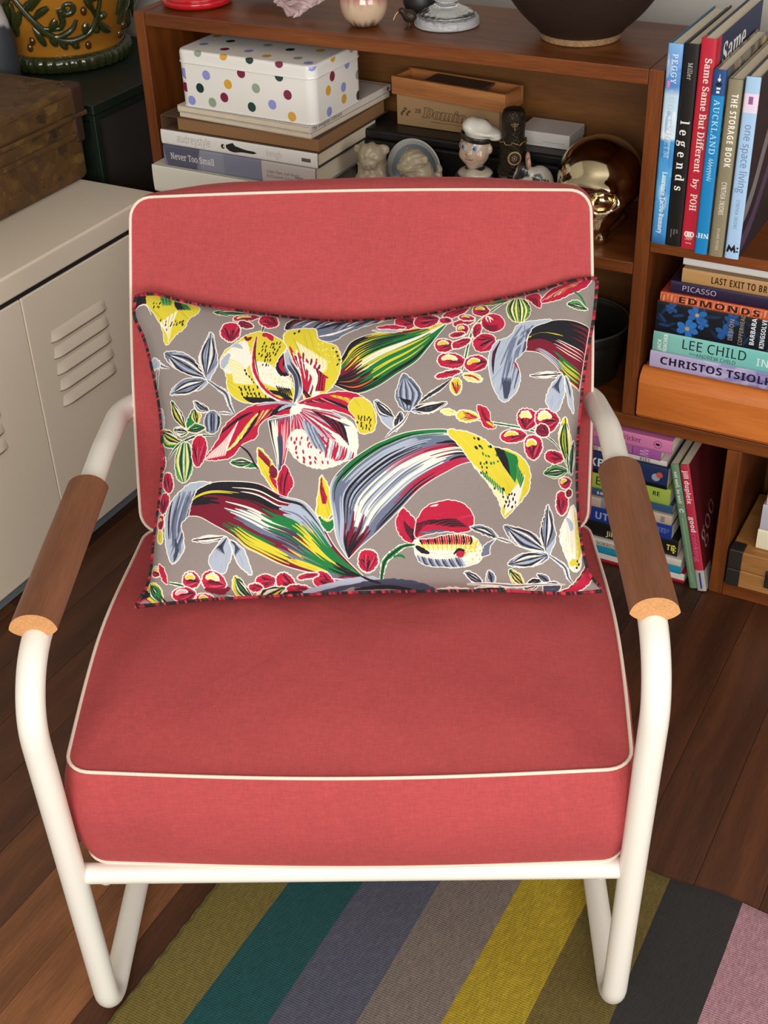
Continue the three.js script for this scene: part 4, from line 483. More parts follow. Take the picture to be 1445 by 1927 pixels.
  const side = (sgn, depth) => {
    const pos = [], uv = [], idx = [];
    for (let j = 0; j <= NV; j++) for (let i = 0; i <= NU; i++) {
      const u = i / NU, v = j / NV, [x, y] = coons(u, v), e = Math.pow(Math.max(0, 16 * u * (1 - u) * v * (1 - v)), 0.42), puck = 1 + 0.03 * Math.sin(u * 40 + v * 3) * Math.exp(-v * 8) + 0.03 * Math.sin(u * 34) * Math.exp(-(1 - v) * 9);
      const d = sgn * depth * e * puck * (1 - 0.18 * (v - 0.35)) + 0.0025 * (fbm(u * 5, v * 4, 2) - 0.47) * e * 2;
      const p = Op.clone().addScaledVector(ex, x).addScaledVector(ey, y).addScaledVector(en, d); pos.push(p.x, p.y, p.z); uv.push((x + PW / 2) / PW, (y + 0.05) / PH);
    }
    for (let j = 0; j < NV; j++) for (let i = 0; i < NU; i++) { const a = j * (NU + 1) + i, b = a + NU + 1; sgn > 0 ? idx.push(a, a + 1, b, a + 1, b + 1, b) : idx.push(a, b, a + 1, a + 1, b, b + 1); }
    const g = new THREE.BufferGeometry(); g.setAttribute('position', new THREE.Float32BufferAttribute(pos, 3)); g.setAttribute('uv', new THREE.Float32BufferAttribute(uv, 2)); g.setIndex(idx); g.computeVertexNormals(); return g;
  };
  const pil = thing('floral_pillow', 'taupe lumbar pillow printed with bright orchids and leaves on the armchair', 'pillow', chair.position.toArray(), chair.rotation.y); pil.rotation.z = chair.rotation.z;
  const cloth = phys({ map: print, roughness: 0.9, bumpMap: weave, bumpScale: 0.0003, sheen: 0.1, sheenRoughness: 0.6 });
  mesh('front_cover', side(1, 0.058), cloth, pil); mesh('back_cover', side(-1, 0.03), cloth, pil);
  const rim = []; const push = (s, rev) => { for (let i = 0; i < 70; i++) { const t = rev ? 1 - i / 70 : i / 70, q = s.getPointAt(t); rim.push(Op.clone().addScaledVector(ex, q.x).addScaledVector(ey, q.y)); } };
  push(S.bottom); push(S.right); push(S.top, true); push(S.left, true);
  const cord = canvasTex(1024, 32, (c, w, h) => { const r = rng(6); for (let x = -20; x < w + 20; x += 8) { c.fillStyle = ['#8c1a2c', '#1c1418', '#a8203a', '#2a1c1c', '#7a1626', '#c0303c', '#20302a', '#16131a'][Math.floor(r() * 8)]; c.beginPath(); c.moveTo(x, 0); c.lineTo(x + 10, 0); c.lineTo(x + 22, h); c.lineTo(x + 12, h); c.fill(); } }, { repeat: [6, 1] });
  mesh('corded_edge', tube(rim, 0.0029, { closed: true, radial: 8, seg: 420 }), std({ map: cord, roughness: 0.85 }), pil).userData.label = 'dark red and black corded edge';
}
// ---------------------------------------------------------------- the white locker
{
  const L = thing('metal_locker', 'low cream metal locker with pressed louvre vents beside the armchair', 'locker', [-1.538, 0, -1.917]);
  // own axes: x = 0 is the front face (doors look towards +x), z = 0 the far end
  const dep = 0.56, len = 1.9, top = 0.595;
  mesh('plinth', rbox(dep - 0.03, 0.03, len - 0.01, 0.003, -dep / 2, 0.015, len / 2), M.lockerBase, L).userData.label = 'grey plinth';
  mesh('body', merge([rbox(dep - 0.03, top - 0.034, len, 0.003, -dep / 2 - 0.012, 0.03 + (top - 0.034) / 2, len / 2)]), M.locker, L);
  mesh('top_panel', rbox(dep, 0.043, len, 0.005, -dep / 2, top - 0.0215, len / 2, 2), M.locker, L);
  const edges = [0.006, 0.0905, 0.3985, 0.7065, 1.0145, 1.3225, 1.6305, 1.894];
  // pressed louvre: a shallow hood, closed at the top, open below
  const hood = (() => {
    const w = 0.158, h = 0.022, n = 16, pos = [], idx = [];
    for (let i = 0; i <= n; i++) for (let k = 0; k <= 6; k++) {
      const u = i / n, t = k / 6, e = Math.pow(Math.min(1, Math.min(u, 1 - u) * 9), 0.6), b = 0.0062 * e * Math.pow(t, 0.7);
      pos.push(b + 0.0002, lerp(h / 2, -h / 2, t), (u - 0.5) * w * (0.94 + 0.06 * t));
    }
    for (let i = 0; i < n; i++) for (let k = 0; k < 6; k++) { const a = i * 7 + k, b = a + 7; idx.push(a, a + 1, b, b, a + 1, b + 1); }
    const base = pos.length / 3; // lip returning to the sheet
    for (let i = 0; i <= n; i++) { const q = i * 7 + 6; pos.push(0.0002, pos[q * 3 + 1] + 0.0015, pos[q * 3 + 2]); }
    for (let i = 0; i < n; i++) { const a = i * 7 + 6, b = a + 7, c = base + i, d = c + 1; idx.push(a, c, b, b, c, d); }
    const g = new THREE.BufferGeometry(); g.setAttribute('position', new THREE.Float32BufferAttribute(pos, 3)); g.setIndex(idx); g.computeVertexNormals(); g.setAttribute('uv', new THREE.Float32BufferAttribute(new Float32Array(pos.length / 3 * 2), 2)); return g;
  })();
  for (let i = 0; i < edges.length - 1; i++) {
    const a = edges[i], b = edges[i + 1], d = mesh(i ? 'door' : 'end_post', rbox(0.016, 0.513, b - a - 0.0012, 0.0025, -0.0085, 0.031 + 0.2565, (a + b) / 2), M.locker, L);
    if (i && b - a > 0.29) for (let k = 0; k < 5; k++) mesh('louvre', hood, M.locker, d).position.set(-0.0004, 0.447 - k * 0.0325, b - 0.052 - 0.079);
  }
  mesh('shadow_gap_strip', rbox(0.02, 0.01, len - 0.01, 0.001, -0.014, 0.5475, len / 2), M.dark, L).userData.label = 'dark gap above the doors';
}

// ---------------------------------------------------------------- the bookcase
const BC = { x0: -1.557, x1: -0.581, xr: 0.12, z0: -2.2, z1: -1.944 };
{
  const B = thing('bookcase', 'reddish brown wooden bookcase with open bays along the wall', 'bookcase', [0, 0, 0]);
  const { x0, x1, xr, z0, z1 } = BC, D = z1 - z0, cz = (z0 + z1) / 2;
  let q = 0; const board = (name, xa, xb, ya, yb, grain, za = z0, zb = z1, m = M.caseWood) => { const g = rbox(xb - xa, yb - ya, zb - za, 0.0018); metreUV(g, grain, (q += 0.371)); const o = mesh(name, g, m, B); o.position.set((xa + xb) / 2, (ya + yb) / 2, (za + zb) / 2); return o; };
  board('top_board', x0 + 0.0225, x1 - 0.0245, 0.893, 0.917, 'x');
  board('side_panel', x0, x0 + 0.022, 0.0, 0.9172, 'y', z0, z1 + 0.0006);
  board('divider', x1 - 0.024, x1, 0.3265, 0.9172, 'y', z0, z1 + 0.0006);
  board('shelf', x0 + 0.0225, x1 - 0.0245, 0.586, 0.607, 'x');
  board('shelf', x1 + 0.0005, xr - 0.0245, 0.63, 0.648, 'x');
  board('shelf', x0 + 0.0225, xr - 0.0245, 0.302, 0.326, 'x');
  board('side_panel', xr - 0.024, xr, 0, 0.9172, 'y', z0, z1 + 0.0006);
  board('divider', -0.4155, -0.391, 0, 0.3015, 'y');
  board('bottom_board', -0.3905, xr - 0.0245, 0.0, 0.028, 'x');
  board('back_panel', x0 + 0.003, xr - 0.003, 0.0, 0.912, 'x', z0 - 0.006, z0 - 0.0004, M.caseBack);
}

// ---------------------------------------------------------------- books
// own axes of an upright book: thickness along x, height along y from 0, spine at z = 0 looking to +z, pages behind it; the spine print runs from the top down
const PXM = 3400;
function spineTex(len, thick, draw) { const s = Math.min(PXM, 1024 / len); return canvasTex(Math.max(64, len * s), Math.max(24, thick * s), (c, w, h) => { draw(c, w, h); }); }
function text(c, s, x, y, size, color, { font = 'sans-serif', weight = '', align = 'left', sx = 1, rot = 0, spacing = 0, alpha = 1, fit = 0 } = {}) {
  c.save(); c.translate(x, y); c.rotate(rot); if (fit) { c.font = `${weight} ${Math.round(size)}px ${font}`; sx = fit / (c.measureText(s).width + spacing * (s.length - 1)); } c.scale(sx, 1); c.globalAlpha = alpha; c.fillStyle = color; c.font = `${weight} ${Math.round(size)}px ${font}`; c.textBaseline = 'middle'; c.textAlign = align;
  if (spacing) { let X = 0; c.textAlign = 'left'; for (const ch of s) { c.fillText(ch, X, 0); X += c.measureText(ch).width + spacing; } } else c.fillText(s, 0, 0);
  c.restore();
}
const plain = (color, extra) => (c, w, h) => { c.fillStyle = color; c.fillRect(0, 0, w, h); extra?.(c, w, h); };
function buildBook(parent, { t, h, d, hard = false, draw, cover = 0x888888, coverDraw, round = 0.0015, pages = M.paper }) {
  const ov = hard ? 0.003 : 0.0004, bt = hard ? 0.0022 : 0.0007, cm = coverDraw ? std({ map: canvasTex(512, 512 * h / d, coverDraw), roughness: 0.5 }) : std({ color: cover, roughness: 0.5 });
  const boards = []; for (const s of [-1, 1]) { const g = rbox(bt, h, d - 0.001, 0.0004, s * (t / 2 - bt / 2), h / 2, -d / 2 - 0.0005); const p = g.attributes.position, uv = g.attributes.uv; for (let i = 0; i < p.count; i++) uv.setXY(i, -p.getZ(i) / d, p.getY(i) / h); boards.push(g); }
  mesh('cover', merge(boards), cm, parent);
  mesh('pages', rbox(t - 2 * bt - 0.0004, h - 2 * ov, d - ov - bt - 0.001, 0.0005, 0, h / 2, -(d - ov + bt) / 2), pages, parent);
  const n = 8, pos = [], uv = [], idx = [];
  for (let i = 0; i <= n; i++) for (const y of [0, 1]) { const a = i / n, x = (a - 0.5) * t, z = round * 2 * Math.sqrt(Math.max(0, 0.25 - (a - 0.5) ** 2)); pos.push(x, y * h, z); uv.push(1 - y, a); }
  for (let i = 0; i < n; i++) idx.push(i * 2, i * 2 + 2, i * 2 + 1, i * 2 + 1, i * 2 + 2, i * 2 + 3);
  const m0 = pos.length / 3; for (let i = 0; i <= n; i++) for (const y of [0, 1]) { const a = i / n; pos.push((a - 0.5) * t, y * h, -bt - 0.0004); uv.push(1 - y, a); }
  for (let i = 0; i < n; i++) { idx.push(m0 + i * 2, m0 + i * 2 + 1, m0 + i * 2 + 2, m0 + i * 2 + 1, m0 + i * 2 + 3, m0 + i * 2 + 2); for (const y of [0, 1]) { const a = i * 2 + y, b = a + 2, c = m0 + a, e = m0 + b; y ? idx.push(a, b, c, b, e, c) : idx.push(a, c, b, b, c, e); } }
  for (const i of [0, n]) { const a = i * 2, b = a + 1, c = m0 + a, e = m0 + b; i ? idx.push(a, c, b, b, c, e) : idx.push(a, b, c, b, e, c); }
  const g = new THREE.BufferGeometry(); g.setAttribute('position', new THREE.Float32BufferAttribute(pos, 3)); g.setAttribute('uv', new THREE.Float32BufferAttribute(uv, 2)); g.setIndex(idx); g.computeVertexNormals();
  mesh('spine', g, std({ map: spineTex(h, t, draw), roughness: 0.45 }), parent);
}
function uprightBook(label, [x, y, z], o, lean = 0, turn = 0, group) {
  const b = thing('book', label, 'book', [x, y, z], turn, group); b.rotation.order = 'YXZ'; b.rotation.z = lean; buildBook(b, o); return b;
}
// lying book: left end of the spine at x, underside at y
function lyingBook(label, [x, y, z], o, turn = 0, name = 'book', category = 'book') {
  const b = thing(name, label, category, [x, y, z], turn), inner = new THREE.Group(); buildBook(inner, o);
  // thickness becomes y, the top of the book points to -x
  for (const m of [...inner.children]) { m.geometry.rotateZ(Math.PI / 2); m.geometry.translate(o.h, o.t / 2, 0); b.add(m); }
  return b;
}
{
  // ---- tall books standing on the right-hand shelf
  const Y = 0.6482, Z = -1.942;
  const sky = (c, w, h) => { const g = c.createLinearGradient(0, 0, w, 0); for (const [s, k] of [[0, '#7fb3e6'], [0.08, '#6f9fdc'], [0.2, '#4f86cc'], [0.24, '#b9d8ef'], [0.45, '#d4e8f4'], [0.47, '#3a8fd0'], [0.7, '#58aee4'], [0.95, '#3d8ccb'], [1, '#2b5f96']]) g.addColorStop(s, k); c.fillStyle = g; c.fillRect(0, 0, w, h); const r = rng(4); c.globalAlpha = 0.35; for (let i = 0; i < 26; i++) { c.fillStyle = r() > 0.5 ? '#ffffff' : '#2f6fb8'; c.beginPath(); c.ellipse(r() * w, r() * h, 10 + r() * 40, 4 + r() * 10, 0, 0, 7); c.fill(); } c.globalAlpha = 1; c.fillStyle = '#d88bb4'; c.beginPath(); c.ellipse(w * 0.19, h * 0.75, 18, 8, 0, 0, 7); c.fill(); };
  uprightBook('pale blue cloudy art biography with white lettering, tallest at divider end of shelf', [-0.567, Y, Z], { t: 0.0225, h: 0.31, d: 0.23, hard: true, cover: 0x2d5c80, draw: (c, w, h) => { sky(c, w, h); text(c, 'PEGGY', w * 0.045, h * 0.45, h * 0.5, '#f4f7fb', { font: 'serif', spacing: 5, fit: w * 0.14 }); text(c, 'GUGGENHEIM', w * 0.215, h * 0.48, h * 0.52, '#b8c8dc', { font: 'serif', spacing: 7, fit: w * 0.335 }); text(c, 'Laurence Tacou-Rumney', w * 0.62, h * 0.45, h * 0.46, '#f4f7fb', { font: 'serif', weight: 'bold', fit: w * 0.325 }); } });
  uprightBook('black hardback titled legends in wide spaced white letters', [-0.5425, Y, Z], { t: 0.0225, h: 0.312, d: 0.235, hard: true, cover: 0x1b1512, draw: plain('#100f0f', (c, w, h) => { text(c, 'Miller', w * 0.085, h * 0.5, h * 0.42, '#d9d4cc', { font: 'serif', spacing: 2, fit: w * 0.08 }); text(c, 'legends', w * 0.36, h * 0.52, h * 0.8, '#f1eee6', { font: 'serif', weight: 'bold', spacing: 26, fit: w * 0.35 }); for (let i = 0; i < 3; i++) text(c, ['Jake', 'Miller', 'Harrison'][i], w * 0.91, h * (0.3 + i * 0.2), h * 0.16, '#b5b0a8'); }) });
  uprightBook('red cookbook with white lettering and a navy front cover', [-0.518, Y, Z + 0.001], { t: 0.0235, h: 0.322, d: 0.25, hard: true, cover: 0x1d2a4c, coverDraw: (c, w, h) => { c.fillStyle = '#1e2b4e'; c.fillRect(0, 0, w, h); c.fillStyle = '#c01f38'; c.fillRect(0, 0, w * 0.09, h); text(c, 'Same', w * 0.14, h * 0.1, 96, '#e8e6e0', { font: 'serif', weight: 'bold' }); text(c, 'Same', w * 0.14, h * 0.24, 96, '#e8e6e0', { font: 'serif', weight: 'bold' }); }, draw: plain('#be2036', (c, w, h) => { text(c, 'Same Same But Different', w * 0.085, h * 0.42, h * 0.6, '#f6ece4', { font: 'serif', weight: 'bold', fit: w * 0.53 }); text(c, 'by', w * 0.645, h * 0.45, h * 0.5, '#f6ece4', { font: 'serif', weight: 'bold', fit: w * 0.05 }); text(c, 'POH', w * 0.72, h * 0.45, h * 0.6, '#f6ece4', { font: 'serif', weight: 'bold', fit: w * 0.085 }); c.strokeStyle = '#f6ece4'; c.lineWidth = h * 0.1; for (const k of [-1, 0, 1]) { c.beginPath(); c.ellipse(w * 0.925, h * (0.5 + k * 0.17), h * 0.15, h * 0.12, 0, 0, 7); c.stroke(); } text(c, 'ABC', w * 0.948, h * 0.24, h * 0.26, '#f6ece4', { font: 'serif', rot: Math.PI / 2 }); text(c, 'Books', w * 0.97, h * 0.3, h * 0.14, '#f6ece4', { rot: Math.PI / 2 }); }) });
  uprightBook('bright blue travel hardback with AUCKLAND in light letters', [-0.4945, Y, Z + 0.012], { t: 0.0195, h: 0.283, d: 0.235, hard: true, cover: 0x5d5a58, coverDraw: (c, w, h) => { const r = rng(9); c.fillStyle = '#8b7f70'; c.fillRect(0, 0, w, h); for (let i = 0; i < 240; i++) { c.fillStyle = ['#6f6555', '#a2937a', '#4d5a78', '#c0a878', '#5b5348'][i % 5]; c.beginPath(); c.ellipse(r() * w, r() * h, 6 + r() * 40, 4 + r() * 22, r() * 3, 0, 7); c.fill(); } }, draw: plain('#1286c6', (c, w, h) => { c.fillStyle = '#1d4b86'; c.fillRect(0, 0, w * 0.13, h); c.fillStyle = '#e8eef4'; c.fillRect(w * 0.02, h * 0.47, w * 0.06, h * 0.05); c.beginPath(); c.ellipse(w * 0.048, h * 0.5, w * 0.008, h * 0.12, 0, 0, 7); c.fill(); c.fillStyle = '#11161e'; c.beginPath(); c.ellipse(w * 0.072, h * 0.5, w * 0.012, h * 0.25, 0, 0, 7); c.fill(); c.fillStyle = '#e8eef4'; c.fillRect(w * 0.088, h * 0.35, w * 0.01, h * 0.3); c.fillRect(w * 0.106, h * 0.4, w * 0.012, h * 0.24); text(c, 'AUCKLAND', w * 0.15, h * 0.5, h * 0.6, '#cfeaf6', { font: 'serif', spacing: 4, fit: w * 0.29 }); c.strokeStyle = '#d8edf6'; c.lineWidth = 2; c.beginPath(); for (let i = 0; i < 60; i++) c.lineTo(w * (0.46 + i * 0.0021), h * (0.5 + 0.22 * Math.sin(i * 1.3) * Math.sin(i * 0.4))); c.stroke(); text(c, "NH'", w * 0.895, h * 0.5, h * 0.56, '#f0f6fa', { font: 'serif', rot: Math.PI / 2, align: 'center', weight: 'bold' }); }) });
  uprightBook('tan grey storage book with white capitals on its spine', [-0.471, Y, Z + 0.011], { t: 0.0215, h: 0.272, d: 0.22, hard: true, cover: 0x8d8578, round: 0.003, draw: plain('#8b8369', (c, w, h) => { text(c, 'THE STORAGE BOOK', w * 0.075, h * 0.42, h * 0.6, '#f4f1e6', { weight: 'bold', spacing: 4, fit: w * 0.4 }); text(c, 'CYNTHIA INIONS', w * 0.56, h * 0.45, h * 0.5, '#f4f1e6', { spacing: 4, fit: w * 0.19 }); text(c, 'RYLAND PETERS', w * 0.83, h * 0.45, h * 0.26, '#dcd6c4', { spacing: 3, fit: w * 0.13 }); }) });
  uprightBook('light blue hardback titled one space living with dark swirled front cover', [-0.446, Y, Z + 0.011], { t: 0.0215, h: 0.278, d: 0.23, hard: true, cover: 0x3b3a42, coverDraw: (c, w, h) => { c.fillStyle = '#2f2b33'; c.fillRect(0, 0, w, h); c.lineWidth = 60; c.strokeStyle = '#8d8a90'; c.beginPath(); c.moveTo(-20, h * 0.75); c.bezierCurveTo(w * 0.3, h * 0.7, w * 0.3, h * 0.3, w * 0.8, h * 0.2); c.stroke(); c.strokeStyle = '#5c4c6c'; c.beginPath(); c.moveTo(-20, h * 0.92); c.bezierCurveTo(w * 0.4, h * 0.9, w * 0.5, h * 0.5, w, h * 0.5); c.stroke(); }, draw: plain('#a9cdf0', (c, w, h) => { c.fillStyle = '#e8d8ee'; c.fillRect(w * 0.085, 0, w * 0.1, h); c.fillStyle = '#9b5a92'; c.fillRect(w * 0.1, h * 0.35, w * 0.04, h * 0.3); text(c, 'one space living', w * 0.245, h * 0.42, h * 0.72, '#6b82ac', { fit: w * 0.375 }); text(c, 'CYNTHIA INIONS', w * 0.66, h * 0.5, h * 0.36, '#5c6f96', { spacing: 4, fit: w * 0.165 }); c.strokeStyle = '#15161c'; c.lineWidth = h * 0.16; c.beginPath(); c.moveTo(w * 0.962, h * 0.85); c.lineTo(w * 0.93, h * 0.75); c.lineTo(w * 0.95, h * 0.55); c.lineTo(w * 0.93, h * 0.4); c.lineTo(w * 0.962, h * 0.3); c.stroke(); c.fillStyle = '#15161c'; for (const q of [0.935, 0.955]) { c.beginPath(); c.arc(w * q, h * 0.14, h * 0.07, 0, 7); c.fill(); } }) });

  // ---- paperbacks lying on the wooden box in the right bay
  const s = [
    ['thick lavender paperback with CHRISTOS TSIOLKAS in dark capitals, lowest of its pile', -0.5645, 0.0305, 0.26, 'CH'],
    ['turquoise paperback by LEE CHILD in the pile under the tall books', -0.562, 0.0365, 0.26, 'LC'],
    ['thick dark paperback with blue flowers in the pile under the tall books', -0.5605, 0.0565, 0.25, 'BK'],
    ['thin orange patterned cookbook with black EDMONDS lettering', -0.5555, 0.0175, 0.24, 'ED'],
    ['thin dark purple paperback titled PICASSO', -0.5415, 0.0205, 0.22, 'PI'],
    ['kraft brown paperback titled LAST EXIT TO BROOKLYN', -0.5245, 0.0245, 0.2, 'LE'],
    ['thin white booklet on top of the paperback pile beneath the shelf', -0.528, 0.0125, 0.22, 'WH'],
  ];
  const draws = {
    CH: (c, w, h) => { const g = c.createLinearGradient(0, 0, w, 0); g.addColorStop(0, '#bfb4d8'); g.addColorStop(0.35, '#b0a6d2'); g.addColorStop(1, '#8379b4'); c.fillStyle = g; c.fillRect(0, 0, w, h); const r = rng(3); c.globalAlpha = 0.25; for (let i = 0; i < 40; i++) { c.fillStyle = r() > 0.4 ? '#5d5696' : '#e8e2f2'; c.beginPath(); c.ellipse(w * (0.35 + r() * 0.65), r() * h, 20 + r() * 60, 5 + r() * 16, 0, 0, 7); c.fill(); } c.globalAlpha = 1; text(c, 'CHRISTOS TSIOLKAS', w * 0.065, h * 0.48, h * 0.66, '#14122a', { weight: 'bold', fit: w * 0.83 }); },
    LC: (c, w, h) => { const g = c.createLinearGradient(0, 0, w, 0); g.addColorStop(0, '#77b3a4'); g.addColorStop(0.12, '#86c9c0'); g.addColorStop(1, '#6fc4c0'); c.fillStyle = g; c.fillRect(0, 0, w, h); text(c, 'LEE CHILD', w * 0.185, h * 0.38, h * 0.66, '#0f1a1c', { fit: w * 0.42 }); text(c, 'AND', w * 0.24, h * 0.8, h * 0.16, '#274a4a'); text(c, 'ANDREW CHILD', w * 0.285, h * 0.82, h * 0.27, '#1c3638', { fit: w * 0.255 }); text(c, 'IN TOO', w * 0.665, h * 0.55, h * 0.5, '#e6f4f0', { spacing: 2, fit: w * 0.26 }); text(c, 'JACK', w * 0.045, h * 0.9, h * 0.24, '#eef6f0', { weight: 'bold', rot: -Math.PI / 2 }); text(c, 'REACHER', w * 0.082, h * 0.97, h * 0.24, '#eef6f0', { weight: 'bold', rot: -Math.PI / 2, sx: 0.85 }); },
    BK: (c, w, h) => {
      c.fillStyle = '#0d141f'; c.fillRect(0, 0, w, h); const r = rng(12);
      const flower = (x, y, R, col, mid) => { for (let i = 0; i < 6; i++) { c.save(); c.translate(x, y); c.rotate(i * Math.PI / 3 + r()); c.fillStyle = col; c.beginPath(); c.moveTo(0, 0); c.bezierCurveTo(R * 0.4, -R * 0.5, R * 0.9, -R * 0.35, R, 0); c.bezierCurveTo(R * 0.9, R * 0.35, R * 0.4, R * 0.4, 0, 0); c.fill(); c.strokeStyle = '#12325c'; c.lineWidth = 1.5; c.stroke(); c.restore(); } c.fillStyle = mid; c.beginPath(); c.arc(x, y, R * 0.2, 0, 7); c.fill(); };
      for (let i = 0; i < 34; i++) { c.save(); c.translate(r() * w, r() * h); c.rotate(r() * 7); c.fillStyle = ['#12304f', '#173d68', '#0f2740'][i % 3]; c.beginPath(); c.ellipse(0, 0, 34, 9, 0, 0, 7); c.fill(); c.restore(); }
      flower(w * 0.1, h * 0.18, h * 0.2, '#1f4f8c', '#3a5f8a'); flower(w * 0.27, h * 0.26, h * 0.3, '#2a68b4', '#c0a06a'); flower(w * 0.215, h * 0.74, h * 0.34, '#2f74c4', '#b89a62'); flower(w * 0.31, h * 0.5, h * 0.2, '#2a68b4', '#2a68b4'); flower(w * 0.46, h * 0.62, h * 0.28, '#235a9e', '#235a9e'); flower(w * 0.5, h * 0.2, h * 0.24, '#1c4c88', '#1c4c88'); flower(w * 0.95, h * 0.7, h * 0.3, '#235a9e', '#8a7a4c');
      c.strokeStyle = '#2b6cb0'; c.lineWidth = 3; for (let i = 0; i < 9; i++) { c.beginPath(); c.moveTo(w * 0.74, h * 0.95); c.quadraticCurveTo(w * (0.8 + i * 0.01), h * (0.9 - i * 0.08), w * 0.98, h * (0.95 - i * 0.1)); c.stroke(); }
      text(c, 'DEMON', w * 0.5, h * 0.86, h * 0.19, '#8f8578', { weight: 'bold', rot: -Math.PI / 2 }); text(c, 'COPPERHEAD', w * 0.565, h * 0.95, h * 0.18, '#8f8578', { weight: 'bold', rot: -Math.PI / 2, sx: 0.85 }); text(c, 'BARBARA', w * 0.64, h * 0.88, h * 0.19, '#e8eef4', { weight: 'bold', rot: -Math.PI / 2 }); text(c, 'KINGSOLVER', w * 0.705, h * 0.93, h * 0.19, '#e8eef4', { weight: 'bold', rot: -Math.PI / 2, sx: 0.9 });
    },
    ED: (c, w, h) => { c.fillStyle = '#c9603a'; c.fillRect(0, 0, w, h); for (let i = 0; i < 40; i++) { c.fillStyle = i % 2 ? '#e08a62' : '#dd7a50'; c.beginPath(); c.ellipse(w * i / 38, h * (0.5 + 0.12 * Math.sin(i * 2)), w * 0.011, h * 0.42, 0.1, 0, 7); c.fill(); c.strokeStyle = '#8c2f1c'; c.lineWidth = 2; c.stroke(); } text(c, 'EDMONDS', w * 0.12, h * 0.5, h * 0.86, '#27120e', { weight: 'bold', spacing: 4, fit: w * 0.56 }); text(c, 'COOKERY', w * 0.78, h * 0.5, h * 0.5, '#3a1a12', { weight: 'bold' }); },
    PI: plain('#241a38', (c, w, h) => { text(c, 'PICASSO', w * 0.085, h * 0.5, h * 0.6, '#b9a9c4', { fit: w * 0.26 }); text(c, '1/2', w * 0.75, h * 0.55, h * 0.4, '#6d5d80'); }),
    LE: plain('#b48a58', (c, w, h) => { const r = rng(5); c.globalAlpha = 0.15; for (let i = 0; i < 60; i++) { c.fillStyle = r() > 0.5 ? '#e2c090' : '#7a5628'; c.fillRect(r() * w, r() * h, r() * 60, 2); } c.globalAlpha = 1; text(c, 'LAST EXIT TO BROOKLYN', w * 0.235, h * 0.52, h * 0.66, '#1d140c', { weight: 'bold', spacing: 3, fit: w * 0.68 }); }),
    WH: plain('#cfcfcd'),
  };
  const covers = { CH: 0x8a82b0, LC: 0x5fa09a, BK: 0x101722, ED: 0x9e3a28, PI: 0x1e1830, LE: 0x8a6a44, WH: 0xc8c8c6 };
  let y = 0.4257;
  for (const [label, x, t, len, k] of s) { lyingBook(label, [x, y, -1.949 + (k === 'ED' ? 0.004 : k === 'WH' ? -0.012 : 0)], { t: t - 0.0004, h: len, d: k === 'WH' ? 0.12 : 0.16, draw: draws[k], cover: covers[k] }, 0); y += t; }
}
